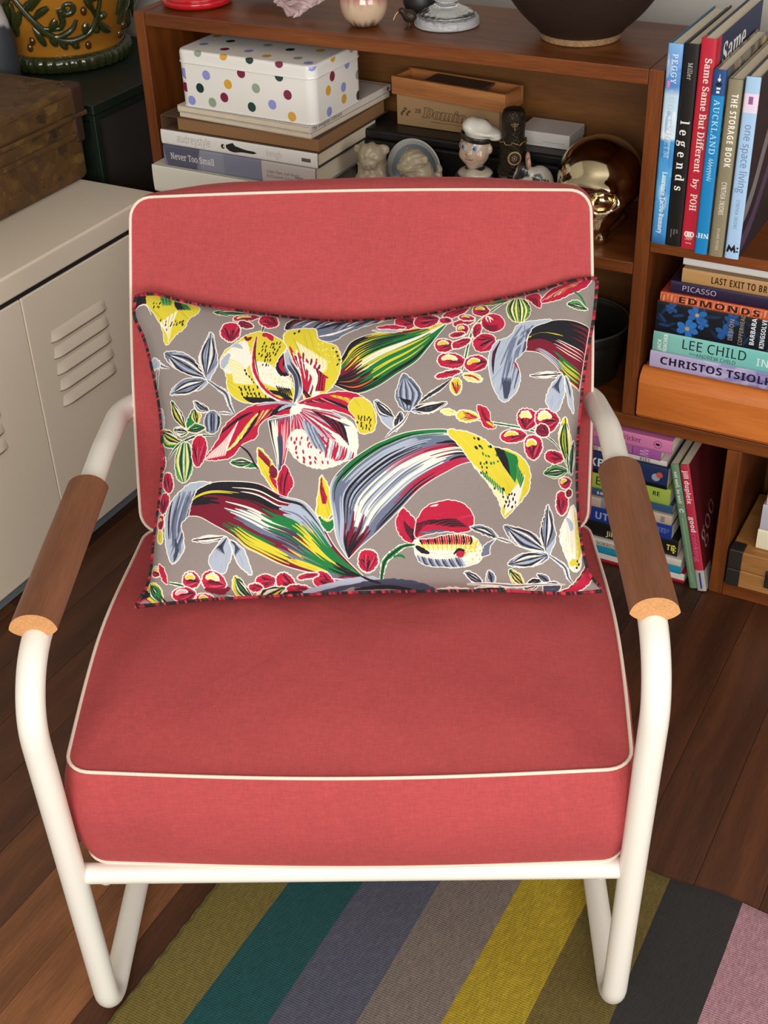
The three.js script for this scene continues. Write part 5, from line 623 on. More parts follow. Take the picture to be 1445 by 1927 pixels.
{
  // ---- books lying on the floor in the lowest bay, their right ends in view
  const Z = -1.944, rows = [
    ['red edged white cookbook at the bottom of the floor pile', 0.021, -0.461, '#e2dcd6', (c, w, h) => { c.fillStyle = '#b62234'; c.fillRect(0, h * 0.62, w, h * 0.38); }, 0xb62234],
    ['thin cyan paperback near the bottom of the floor pile', 0.018, -0.468, '#1f93b8', null, 0x1a7fa0],
    ['thin white book with grey SORRENTO lettering in the floor pile', 0.016, -0.4685, '#d8d0c8', (c, w, h) => text(c, 'SORRENTO', w * 0.4, h * 0.55, h * 0.62, '#3a3634', { font: 'serif' }), 0xd8d0c8],
    ['black cookbook with yellow lettering in the floor pile', 0.035, -0.479, '#141214', (c, w, h) => { text(c, 'Jill D', w * 0.46, h * 0.66, h * 0.46, '#e6dfa0', { weight: 'bold', sx: 0.8 }); text(c, 'TE:', w * 0.915, h * 0.5, h * 0.5, '#e8e05c', { weight: 'bold', sx: 0.8 }); c.fillStyle = '#e8e05c'; for (let i = 0; i < 3; i++) c.fillRect(w * 0.965, h * (0.3 + i * 0.2), w * 0.014, h * 0.12); }, 0x141214],
    ['royal blue book with large UTE letters in the floor pile', 0.033, -0.4925, '#1c3a94', (c, w, h) => { text(c, 'UTE', w * 0.415, h * 0.56, h * 0.66, '#a8b4d4', { weight: 'bold' }); for (let i = 0; i < 4; i++) text(c, ['Jane', 'Bee', 'and', 'Co'][i], w * (0.905 + i * 0.022), h * 0.28, h * 0.2, '#8fa2d6', { rot: Math.PI / 2 }); }, 0x1a2f78],
    ['thin peach and grey book with JULIE lettering in the floor pile', 0.021, -0.4945, '#c9b4a4', (c, w, h) => { c.fillStyle = '#8d8f98'; c.fillRect(w * 0.47, 0, w * 0.2, h); text(c, 'Julie', w * 0.5, h * 0.5, h * 0.7, '#2c2a30', { font: 'serif' }); c.fillStyle = '#8e8a88'; c.fillRect(w * 0.92, h * 0.2, w * 0.03, h * 0.6); }, 0xb8a898],
    ['steel blue book with small white letters in the floor pile', 0.018, -0.496, '#33597c', (c, w, h) => text(c, 'so', w * 0.43, h * 0.55, h * 0.6, '#e6eaee', { weight: 'bold', spacing: 3 }), 0x2c4c6c],
    ['lime green paperback with black EX letters in the floor pile', 0.034, -0.5025, '#a3bd4c', (c, w, h) => { text(c, 'EX', w * 0.44, h * 0.5, h * 0.72, '#1c2210'); text(c, 'RE', w * 0.87, h * 0.4, h * 0.36, '#1c2210', { weight: 'bold' }); }, 0x8ca23e],
    ['navy cookbook with pale KBOO letters in the floor pile', 0.043, -0.5095, '#1c2e5c', (c, w, h) => { text(c, 'KBOO', w * 0.415, h * 0.45, h * 0.56, '#dfe4ea', { weight: 'bold' }); c.fillStyle = '#9aa6bc'; c.beginPath(); c.arc(w * 0.915, h * 0.5, h * 0.18, 0, 7); c.fill(); c.fillStyle = '#c8523c'; c.beginPath(); c.arc(w * 0.94, h * 0.36, h * 0.14, 0, 7); c.fill(); c.fillStyle = '#0c0e18'; c.fillRect(0, h * 0.8, w, h * 0.2); }, 0x18264c],
    ['thin white book with grey capitals near the top of floor pile', 0.011, -0.515, '#d9d2cc', (c, w, h) => { text(c, 'ARI', w * 0.43, h * 0.5, h * 0.9, '#6a6468', { weight: 'bold' }); text(c, 'RIES', w * 0.8, h * 0.5, h * 0.9, '#6a6468', { weight: 'bold' }); }, 0xd4ccc6],
    ['mauve paperback below the pink one in the floor pile', 0.02, -0.5265, '#a9699c', (c, w, h) => { c.fillStyle = '#8a4a84'; c.fillRect(w * 0.79, 0, w * 0.012, h); c.fillStyle = '#a75aa4'; c.fillRect(w * 0.81, 0, w * 0.2, h); c.strokeStyle = '#e6cbe2'; c.lineWidth = 3; c.beginPath(); for (let i = 0; i < 30; i++) c.lineTo(w * (0.88 + 0.03 * Math.sin(i * 0.5)), h * (0.15 + i * 0.025)); c.stroke(); }, 0x94588a],
    ['pink paperback with handwritten Wicker lettering on top of the floor pile', 0.026, -0.508, '#d77fb2', (c, w, h) => { text(c, 'Mi', w * 0.43, h * 0.3, h * 0.5, '#4a1c38', { font: 'serif' }); text(c, 'Wicker', w * 0.63, h * 0.42, h * 0.5, '#3a142c', { font: 'serif', fit: w * 0.15 }); c.strokeStyle = '#3a142c'; c.lineWidth = 2.5; c.beginPath(); c.ellipse(w * 0.9, h * 0.45, h * 0.27, h * 0.27, 0, 0, 7); c.stroke(); c.fillStyle = '#1a0a14'; c.beginPath(); c.ellipse(w * 0.9, h * 0.45, h * 0.16, h * 0.09, 0.1, 0, 7); c.fill(); }, 0xc06a9c],
  ];
  let y = 0.0004; const len = 0.25;
  rows.forEach(([label, t, xr, colr, extra, cover], i) => { const L = i < 3 ? len + 0.02 : len; lyingBook(label, [xr - L, y, Z + (i % 3) * 0.003], { t: t - 0.0004, h: L, d: 0.19, draw: plain(colr, extra), cover }, 0); y += t; });

  // ---- the two leaning against the pile
  const lean = (label, foot, ang, o) => { const b = uprightBook(label, foot, o, ang); return b; };
  lean('sage green cookbook leaning on the floor pile', [-0.4408, 0.0021, -1.938], 13.4 * D2R, { t: 0.0145, h: 0.258, d: 0.2, cover: 0x5f7d62, draw: plain('#6f9474', (c, w, h) => { text(c, 'eat well, be well', w * 0.055, h * 0.5, h * 0.6, '#e4ece2', { weight: 'bold', fit: w * 0.25 }); c.strokeStyle = '#e4ece2'; c.lineWidth = h * 0.14; c.beginPath(); c.ellipse(w * 0.365, h * 0.5, h * 0.24, h * 0.22, 0, 0.5, 5.8); c.stroke(); for (let i = 0; i < 50; i++) { c.fillStyle = '#b9cbb8'; c.fillRect(w * (0.42 + i * 0.0105), h * 0.46, w * 0.006, h * 0.1); } }) });
  lean('red cookbook leaning beside the sage green one, dark red front cover', [-0.4247, 0.0023, -1.936], 12.8 * D2R, { t: 0.0165, h: 0.262, d: 0.21, cover: 0x5a1418, coverDraw: (c, w, h) => { c.fillStyle = '#5c1519'; c.fillRect(0, 0, w, h); c.fillStyle = '#9a9894'; c.fillRect(0, h * 0.84, w * 0.2, h * 0.16); text(c, 'goo', w * 0.06, h * 0.62, 130, '#a88a84', { font: 'serif', rot: -0.5 }); c.strokeStyle = '#7c2a2c'; c.lineWidth = 5; for (let i = 0; i < 6; i++) { c.beginPath(); c.arc(w * 0.5, h * 0.3, 30 + i * 22, 0, 5); c.stroke(); } }, draw: plain('#c0324a', (c, w, h) => { c.fillStyle = '#b9b4ae'; c.fillRect(w * 0.83, 0, w * 0.17, h); text(c, 'jill dupleix', w * 0.045, h * 0.5, h * 0.72, '#fbeef0', { weight: 'bold', fit: w * 0.255 }); text(c, 'good', w * 0.4, h * 0.5, h * 0.74, '#fbeef0', { weight: 'bold', fit: w * 0.125 }); text(c, 'cooking', w * 0.53, h * 0.5, h * 0.74, '#e070a0', { fit: w * 0.23 }); c.fillStyle = '#24408c'; c.fillRect(w * 0.85, h * 0.38, w * 0.13, h * 0.2); }) });
}
{
  // ---- wooden box with the orange front under the paperbacks
  const o = thing('wooden_box', 'honey orange wooden box with rounded front under the paperback pile', 'box', [-0.5775, 0.3262, -1.945]);
  const om = std({ map: wood([186, 98, 38], [224, 134, 62], 55, { rings: 3, contrast: 0.8 }), roughness: 0.4, bumpMap: woodBump, bumpScale: 0.0002 }), dm = M.caseWood, w = 0.6;
  const sh = new THREE.Shape(); sh.moveTo(0, 0.009); sh.lineTo(0.006, 0.002); sh.quadraticCurveTo(0.012, 0, 0.02, 0.0005); sh.lineTo(0.02, 0.092); sh.bezierCurveTo(0.015, 0.092, 0.008, 0.087, 0.004, 0.08); sh.lineTo(0, 0.07); sh.closePath();
  const g = new THREE.ExtrudeGeometry(sh, { depth: w, bevelEnabled: true, bevelSize: 0.0015, bevelThickness: 0.0015, bevelSegments: 2, curveSegments: 8 }); g.rotateY(Math.PI / 2); g.translate(0, 0, 0); // profile: depth goes to -z
  const face = mesh('front_panel', metreUV(g, 'x'), om, o); face.userData.label = 'lighter orange rounded front panel'; face.position.set(0.0015, 0.001, 0.006);
  mesh('carcass', metreUV(rbox(w - 0.008, 0.099, 0.2, 0.002, w / 2, 0.0495, -0.1155), 'x'), dm, o);
}
{
  // ---- wooden case with metal corners on the bottom board, books on it
  const t = thing('wooden_case', 'small pale wooden case with dark metal corners and clasp on bottom board', 'case', [-0.3865, 0.0282, -1.9395]);
  const wm = std({ map: wood([140, 92, 44], [190, 138, 78], 66, { rings: 4 }), roughness: 0.55, bumpMap: woodBump, bumpScale: 0.0003 }), met = std({ color: col(64, 60, 56), roughness: 0.45, metalness: 0.6 }), W = 0.3, D = 0.2;
  mesh('lower_half', metreUV(rbox(W, 0.036, D, 0.003, W / 2, 0.018, -D / 2), 'x'), wm, t); mesh('lid', metreUV(rbox(W, 0.039, D, 0.003, W / 2, 0.0365 + 0.02, -D / 2), 'x', 0.3), wm, t);
  for (const x of [0.0125, W - 0.0125]) for (const [y, h] of [[0.0187, 0.0365], [0.0575, 0.041]]) mesh('metal_corner', rbox(0.026, h, 0.03, 0.003, x + (x < 0.1 ? -0.0006 : 0.0006), y, -0.0142), met, t);
  for (const x of [0.077, W - 0.077]) mesh('clasp', merge([rbox(0.018, 0.036, 0.004, 0.0015, x, 0.034, 0.002), rbox(0.01, 0.01, 0.004, 0.001, x, 0.04, 0.005)]), met, t);
  const zz = -1.962; let y = 0.1066;
  lyingBook('thick cream book lying on the wooden case', [-0.347, y, zz], { t: 0.04, h: 0.24, d: 0.16, draw: plain('#e6dfc2'), cover: 0xe0d8ba }); y += 0.0404;
  lyingBook('thick pale grey book lying on the cream one', [-0.345, y, zz], { t: 0.052, h: 0.24, d: 0.16, draw: plain('#b9b8c2'), cover: 0xb4b3bd }); y += 0.0524;
  lyingBook('pale pink book lying on top of the pale grey one', [-0.34, y, zz], { t: 0.03, h: 0.24, d: 0.16, draw: plain('#e3b9c2'), cover: 0xd8aeb8 });
}
{
  // ---- stack in the left bay, bottom to top; it stands a little proud of the shelf
  const Z = -1.905, turn = -0.012;
  lyingBook('thick white book at the bottom of the left bay stack', [-1.523, 0.6074, Z + 0.008], { t: 0.05, h: 0.32, d: 0.22, hard: true, draw: plain('#dcd8cc'), cover: 0xdcd8cc }, turn);
  lyingBook('grey lilac book titled Never Too Small in the left bay stack', [-1.497, 0.658, Z], { t: 0.0385, h: 0.325, d: 0.2, hard: true, cover: 0x8a8890, draw: (c, w, h) => { c.fillStyle = '#7d7f96'; c.fillRect(0, 0, w, h); c.fillStyle = '#55566c'; c.beginPath(); c.moveTo(0, 0); c.lineTo(w * 0.25, 0); c.lineTo(w * 0.22, h); c.lineTo(w * 0.02, h); c.fill(); c.fillStyle = '#8b8d9f'; c.fillRect(w * 0.25, 0, w * 0.16, h); c.fillStyle = '#c3bab8'; c.fillRect(w * 0.66, 0, w * 0.34, h); text(c, 'Never Too Small', w * 0.045, h * 0.5, h * 0.42, '#f2f0ee', { font: 'serif', fit: w * 0.3 }); text(c, 'Colin Chee, Joel Beath', w * 0.69, h * 0.45, h * 0.17, '#4a4648', { font: 'serif' }); text(c, '& Elizabeth Price', w * 0.69, h * 0.66, h * 0.17, '#4a4648', { font: 'serif' }); c.fillStyle = '#8d8688'; c.fillRect(w * 0.87, h * 0.5, w * 0.055, h * 0.1); } }, turn);
  lyingBook('white book titled audreystyle with a small black figure on its spine', [-1.5, 0.6969, Z - 0.002], { t: 0.0265, h: 0.333, d: 0.215, hard: true, cover: 0x2a2624, draw: plain('#e9e7e4', (c, w, h) => { text(c, 'audreystyle', w * 0.105, h * 0.44, h * 0.78, '#b9b6b4', { fit: w * 0.225 }); c.save(); c.translate(w * 0.41, h * 0.5); c.fillStyle = '#141214'; c.beginPath(); c.arc(0, 0, h * 0.16, 0, 7); c.fill(); c.fillStyle = '#d8c8bc'; c.beginPath(); c.arc(h * 0.1, 0, h * 0.1, 0, 7); c.fill(); c.fillStyle = '#141214'; c.beginPath(); c.moveTo(w * 0.02, -h * 0.14); c.lineTo(w * 0.045, -h * 0.26); c.lineTo(w * 0.065, -h * 0.34); c.lineTo(w * 0.08, -h * 0.16); c.lineTo(w * 0.12, -h * 0.06); c.lineTo(w * 0.15, 0); c.lineTo(w * 0.2, h * 0.02); c.lineTo(w * 0.215, h * 0.12); c.lineTo(w * 0.19, h * 0.2); c.lineTo(w * 0.12, h * 0.2); c.lineTo(w * 0.07, h * 0.3); c.lineTo(w * 0.04, h * 0.24); c.lineTo(w * 0.02, h * 0.06); c.fill(); c.restore(); text(c, 'keogh', w * 0.685, h * 0.46, h * 0.56, '#c4c0bd', { fit: w * 0.1 }); c.fillStyle = '#5a5454'; c.fillRect(w * 0.905, h * 0.4, w * 0.055, h * 0.24); }) }, turn);
  // the brown folder: a folded card sleeve open at the left
  const f = thing('card_folder', 'brown card folder lying open ended in the left bay stack', 'folder', [-1.498, 0.7238, Z - 0.003], turn), fm = std({ color: col(142, 104, 68), roughness: 0.85 }), fd = std({ color: col(92, 64, 44), roughness: 0.9 });
  mesh('cover', merge([rbox(0.333, 0.0016, 0.25, 0.0006, 0.1665, 0.0008, -0.125), rbox(0.333, 0.0016, 0.25, 0.0006, 0.1665, 0.0252, -0.125), rbox(0.0016, 0.025, 0.25, 0.0006, 0.0008, 0.013, -0.125)]), fd, f);
  mesh('filling', rbox(0.297, 0.0215, 0.235, 0.001, 0.184, 0.013, -0.12), fm, f);
  // magazines
  const mg = (label, y, x, dz, t, c2, l, d) => { const m = thing('magazine', label, 'magazine', [x, y, Z + dz], turn - 0.04); mesh('pages', rbox(l, t * 0.72, d, 0.0008, l / 2, t * 0.5, -d / 2), M.paper, m); mesh('cover', merge([rbox(l, 0.0008, d, 0.0003, l / 2, t - 0.0005, -d / 2), rbox(l, 0.0008, d, 0.0003, l / 2, 0.0005, -d / 2)]), std({ map: canvasTex(512, 512, c2), roughness: 0.45 }), m); return m; };
  mg('lower of two pale magazines between the folder and the dotted tin', 0.7504, -1.456, -0.006, 0.009, (c, w, h) => { c.fillStyle = '#d9cfc6'; c.fillRect(0, 0, w, h); }, 0.283, 0.262);
  const m2 = mg('pale pink magazine directly under the dotted tin', 0.7598, -1.458, -0.004, 0.012, (c, w, h) => { c.fillStyle = '#ddd0c8'; c.fillRect(0, 0, w, h); c.fillStyle = '#c9b0a6'; c.fillRect(0, h * 0.02, w, h * 0.03); c.strokeStyle = '#3a322e'; c.lineWidth = 3; c.beginPath(); for (let i = 0; i < 90; i++) c.lineTo(w * (0.25 + i * 0.007), h * (0.97 + 0.012 * Math.sin(i * 1.7))); c.stroke(); }, 0.283, 0.27);
  const sp = mesh('spine', rbox(0.0012, 0.011, 0.27, 0.0004, 0.2836, 0.006, -0.135), std({ map: canvasTex(1024, 48, (c, w, h) => { c.fillStyle = '#e0d6cf'; c.fillRect(0, 0, w, h); text(c, 'The Penguin Library', 30, h * 0.5, h * 0.72, '#453c38', { font: 'serif', weight: 'bold' }); c.fillStyle = '#6a5c56'; c.beginPath(); c.arc(w * 0.965, h / 2, h * 0.34, 0, 7); c.fill(); }), roughness: 0.5 }), m2);
  { const p = sp.geometry.attributes.position, uv = sp.geometry.attributes.uv; for (let i = 0; i < p.count; i++) uv.setXY(i, -p.getZ(i) / 0.27, p.getY(i) / 0.012); }
  // the dotted tin
  const W = 0.284, H = 0.1, D = 0.165, tin = thing('dotted_tin', 'white rectangular tin with coloured dots on top of the left bay stack', 'tin', [-1.447, 0.7722, Z + 0.001], turn - 0.01);
  const cols = ['#7d1f44', '#d9a63c', '#8f97d8', '#123c38', '#93a791'];
  // dots measured on the face: [u, v, colour] with u along the front in tin widths, v up in tin heights
  const front = [[0.02, 0.6, 0], [0.03, 0.3, 1], [0.085, 0.08, 2], [0.155, 0.36, 3], [0.21, 0.64, 2], [0.235, 0.1, 4], [0.325, 0.24, 0], [0.36, 0.52, 1], [0.46, 0.78, 0], [0.515, 0.13, 3], [0.555, 0.52, 4], [0.66, 0.24, 2], [0.72, 0.82, 3], [0.77, 0.48, 0], [0.79, 0.06, 1]];
  const dot = (c, x, y, r, k) => { c.fillStyle = cols[k]; c.beginPath(); c.arc(x, y, r, 0, 7); c.fill(); };
  const SC = 1700, faceTex = (w, h, list) => canvasTex(w * SC, h * SC, (c, cw, ch) => { c.fillStyle = '#eceae6'; c.fillRect(0, 0, cw, ch); for (const [x, y, k] of list) dot(c, x * SC, ch - y * SC, 0.0083 * SC, k); });
  const around = []; for (const [u, v, k] of front) for (const wrap of [0, 2 * (W + D) - 0.031]) around.push([u * W * 1.05 - 0.018 + wrap, v * H * 0.86 + 0.006, k]); for (let i = 0; i < 9; i++) around.push([W + 0.02 + (i % 3) * 0.05 + (i > 5 ? 0.015 : 0), 0.012 + Math.floor(i / 3) * 0.028 + (i % 2) * 0.008, [2, 1, 3, 1, 2, 4, 0, 2, 1][i]]);
  for (let i = 0; i < 34; i++) around.push([W + D + 0.01 + (i % 17) * 0.026, 0.02 + (i > 16 ? 0.04 : 0) + (i % 2) * 0.015, i % 5]);
  const rr = (w, d, r, n = 7) => { const o = []; const C = [[w / 2 - r, d / 2 - r, 0], [-w / 2 + r, d / 2 - r, 1], [-w / 2 + r, -d / 2 + r, 2], [w / 2 - r, -d / 2 + r, 3]]; for (const [x, z, q] of C) for (let i = 0; i <= n; i++) { const a = (q + i / n) * Math.PI / 2; o.push([x + r * Math.cos(a), z + r * Math.sin(a)]); } return o; };
  const loft = (levels, r0, capTop) => { // levels: [inset, y]
    const pos = [], uv = [], idx = [], n = rr(1, 1, 0.1).length;
    levels.forEach(([ins, y], k) => { const o = rr(W - 2 * ins, D - 2 * ins, Math.max(r0 - ins, 0.004)); let st = 0; const startI = 8; // start at front left corner
      const P = []; for (let i = 0; i <= n; i++) P.push(o[(startI + n - (i % n) + n * 2) % n]);
      for (let i = 0; i <= n; i++) { if (i) st += Math.hypot(P[i][0] - P[i - 1][0], P[i][1] - P[i - 1][1]); pos.push(P[i][0] + W / 2, y, P[i][1] - D / 2); uv.push(capTop ? (P[i][0] + W / 2) / W : st, capTop ? (P[i][1] + D / 2) / D : y); } });
    const m = n + 1; for (let k = 0; k < levels.length - 1; k++) for (let i = 0; i < n; i++) { const a = k * m + i, b = a + 1, c = a + m, d = c + 1; idx.push(a, b, c, b, d, c); }
    if (capTop) { const k = levels.length - 1, c0 = pos.length / 3; pos.push(W / 2, levels[k][1] + 0.0008, -D / 2); uv.push(0.5, 0.5); for (let i = 0; i < n; i++) idx.push(k * m + i, k * m + i + 1, c0); }
    const g = new THREE.BufferGeometry(); g.setAttribute('position', new THREE.Float32BufferAttribute(pos, 3)); g.setAttribute('uv', new THREE.Float32BufferAttribute(uv, 2)); g.setIndex(idx); g.computeVertexNormals(); return g;
  };
  const per = 2 * (W + D) - 0.02, sideT = faceTex(per, 0.1, around); sideT.repeat.set(1 / per, 1 / 0.1); sideT.wrapS = sideT.wrapT = THREE.RepeatWrapping;
  const gloss = (map) => phys({ map, roughness: 0.28, clearcoat: 0.4, clearcoatRoughness: 0.15, side: THREE.DoubleSide });
  mesh('body', loft([[0.003, 0], [0.001, 0.0015], [0.0012, 0.003], [0.0022, 0.0045], [0.0022, 0.078]], 0.018, false), gloss(sideT), tin);
  const rimDots = [[0.17, 4], [0.36, 1], [0.55, 3], [0.76, 0], [0.985, 2], [1.2, 1], [1.42, 4], [1.7, 0], [1.95, 2], [2.2, 1], [2.5, 3]];
  const rimT = canvasTex(per * SC, 0.03 * SC, (c, cw, ch) => { c.fillStyle = '#eceae6'; c.fillRect(0, 0, cw, ch); for (const [u, k] of rimDots) dot(c, (u * W - 0.018) * SC, ch - 0.0255 * SC, 0.0083 * SC, k); }); rimT.wrapS = rimT.wrapT = THREE.RepeatWrapping; rimT.repeat.set(1 / per, 1 / 0.03); rimT.offset.set(0, -0.074 / 0.03);
  const lidT = canvasTex(512, 300, (c, w, h) => { c.fillStyle = '#eceae6'; c.fillRect(0, 0, w, h); for (const [x, y, k] of [[0.17, 1, 4], [0.36, 1, 1], [0.55, 1, 3], [0.76, 1, 0], [0.93, 0.88, 2], [0.11, 0.72, 2], [0.3, 0.8, 0], [0.46, 0.76, 2], [0.62, 0.84, 1], [0.82, 0.78, 4], [0.23, 0.52, 3], [0.5, 0.5, 4], [0.68, 0.55, 3], [0.86, 0.45, 1], [0.08, 0.4, 1], [0.18, 0.2, 2], [0.4, 0.25, 1], [0.62, 0.2, 0], [0.85, 0.15, 2]]) dot(c, x * w, y * h, 15, k); }); lidT.flipY = false;
  mesh('lid_rim', loft([[0.0012, 0.0772], [-0.0002, 0.0778], [-0.0002, 0.0795], [0.0012, 0.081], [0.001, 0.0945], [0.0024, 0.098]], 0.019, false), gloss(rimT), tin);
  mesh('lid', loft([[0.0024, 0.098], [0.004, 0.0993], [0.007, 0.1]], 0.019, true), gloss(lidT), tin);
}
// ---------------------------------------------------------------- the rusty trunk on the locker
{
  const T = thing('rusty_trunk', 'rusty brown metal trunk with worn paint standing on the locker', 'trunk', [-1.697, 0.5955, -1.937]);
  // own axes: front face at x = 0 looking to +x, far end at z = 0
  const rust = std({ map: canvasTex(1024, 512, (c, w, h) => {
    c.fillStyle = '#573c1d'; c.fillRect(0, 0, w, h); const r = rng(31);
    for (let i = 0; i < 900; i++) { c.globalAlpha = 0.08 + r() * 0.16; c.fillStyle = ['#7c5a26', '#3c2816', '#6c491e', '#2c1d12', '#94702f', '#4a321c'][i % 6]; c.beginPath(); c.ellipse(r() * w, r() * h, 4 + r() * 46, 2 + r() * 18, r() * 3, 0, 7); c.fill(); }
    for (let i = 0; i < 70; i++) { c.globalAlpha = 0.42; c.fillStyle = ['#1d1712', '#2a1e14', '#94703a'][i % 3]; const x = r() * w, y = r() * h; c.beginPath(); const R0 = 4 + r() * 22, ph = r() * 9; for (let k = 0; k < 40; k++) { const a = k / 40 * 6.283, q = R0 * (0.5 + 1.1 * vnoise(Math.cos(a) * 2.2 + ph, Math.sin(a) * 2.2 + ph, i)); c.lineTo(x + Math.cos(a) * q, y + Math.sin(a) * q * 0.7); } c.fill(); }
    for (let i = 0; i < 500; i++) { c.globalAlpha = 0.35; c.fillStyle = r() > 0.5 ? '#20160e' : '#a88448'; c.fillRect(r() * w, r() * h, 1 + r() * 6, 1 + r() * 2); }
  }, { repeat: [1.6, 3.2] }), roughness: 0.62, bumpMap: woodBump, bumpScale: 0.0006 });
  const darkRust = std({ color: col(58, 36, 26), roughness: 0.6 }), L = 0.62, D = 0.3;
  mesh('body', metreUV(rbox(D - 0.012, 0.128, L - 0.012, 0.016, -D / 2, 0.064, L / 2, 4), 'z'), rust, T);
  mesh('lid', metreUV(rbox(D, 0.056, L, 0.012, -D / 2, 0.154, L / 2, 4), 'z', 0.4), rust, T);
  mesh('lid_rim', metreUV(merge([rbox(D + 0.006, 0.009, L + 0.006, 0.003, -D / 2, 0.1265, L / 2, 2), rbox(D + 0.001, 0.006, L + 0.001, 0.003, -D / 2, 0.1685, L / 2, 2)]), 'z', 0.9), rust, T);
  mesh('pressed_rib', metreUV(rbox(0.01, 0.012, L - 0.06, 0.004, -0.006, 0.09, L / 2, 3), 'z', 1.4), rust, T);
  for (const z of [0.017, L - 0.017]) { mesh('corner_plate', merge([rbox(0.044, 0.061, 0.042, 0.011, -0.0205, 0.1535, z, 3)]), darkRust, T); mesh('corner_plate', rbox(0.018, 0.05, 0.026, 0.006, -0.0126, 0.098, z, 3), darkRust, T); }
  for (const [x, z] of [[-0.03, 0.02], [-0.018, 0.03], [-0.1, 0.13], [-0.03, L - 0.02]]) { const s = new THREE.SphereGeometry(0.004, 10, 6); s.scale(1, 0.5, 1); s.translate(x, 0.1838, z); mesh('rivet', s, rust, T); }
}
// ---------------------------------------------------------------- the green cabinet in the corner
{
  const gm = std({ map: dataTex(128, 128, (u, v) => { const t = 0.9 + 0.2 * pn(u, v, 20, 20, 3) + 0.1 * (pn(u, v, 4, 4, 8) - 0.5); return [22 * t, 34 * t, 26 * t]; }, { repeat: [4, 4] }), roughness: 0.5 });
  const G = thing('green_cabinet', 'dark green painted corner cabinet behind the locker and trunk', 'cabinet', [-1.7, 0, -1.962]);
  const D = 0.46, L = 0.44, H = 0.725, inner = std({ color: col(44, 38, 36), roughness: 0.85 });
  mesh('top_board', rbox(D, 0.02, L, 0.003, -D / 2, H - 0.01, -L / 2), gm, G);
  for (const x of [-0.0075, -D + 0.0075]) for (const z of [-0.0075, -L + 0.0075]) mesh('post', rbox(0.014, H - 0.0205, 0.014, 0.002, x, (H - 0.0205) / 2, z), gm, G);
  mesh('front_panel', rbox(0.008, H - 0.045, L - 0.032, 0.001, -0.016, H / 2 - 0.014, -L / 2), inner, G);
  mesh('side_panel', rbox(D - 0.032, H - 0.045, 0.008, 0.001, -D / 2, H / 2 - 0.014, -0.012), gm, G);
  mesh('rail', rbox(0.01, 0.012, L - 0.03, 0.002, -0.008, H - 0.027, -L / 2), gm, G);
}
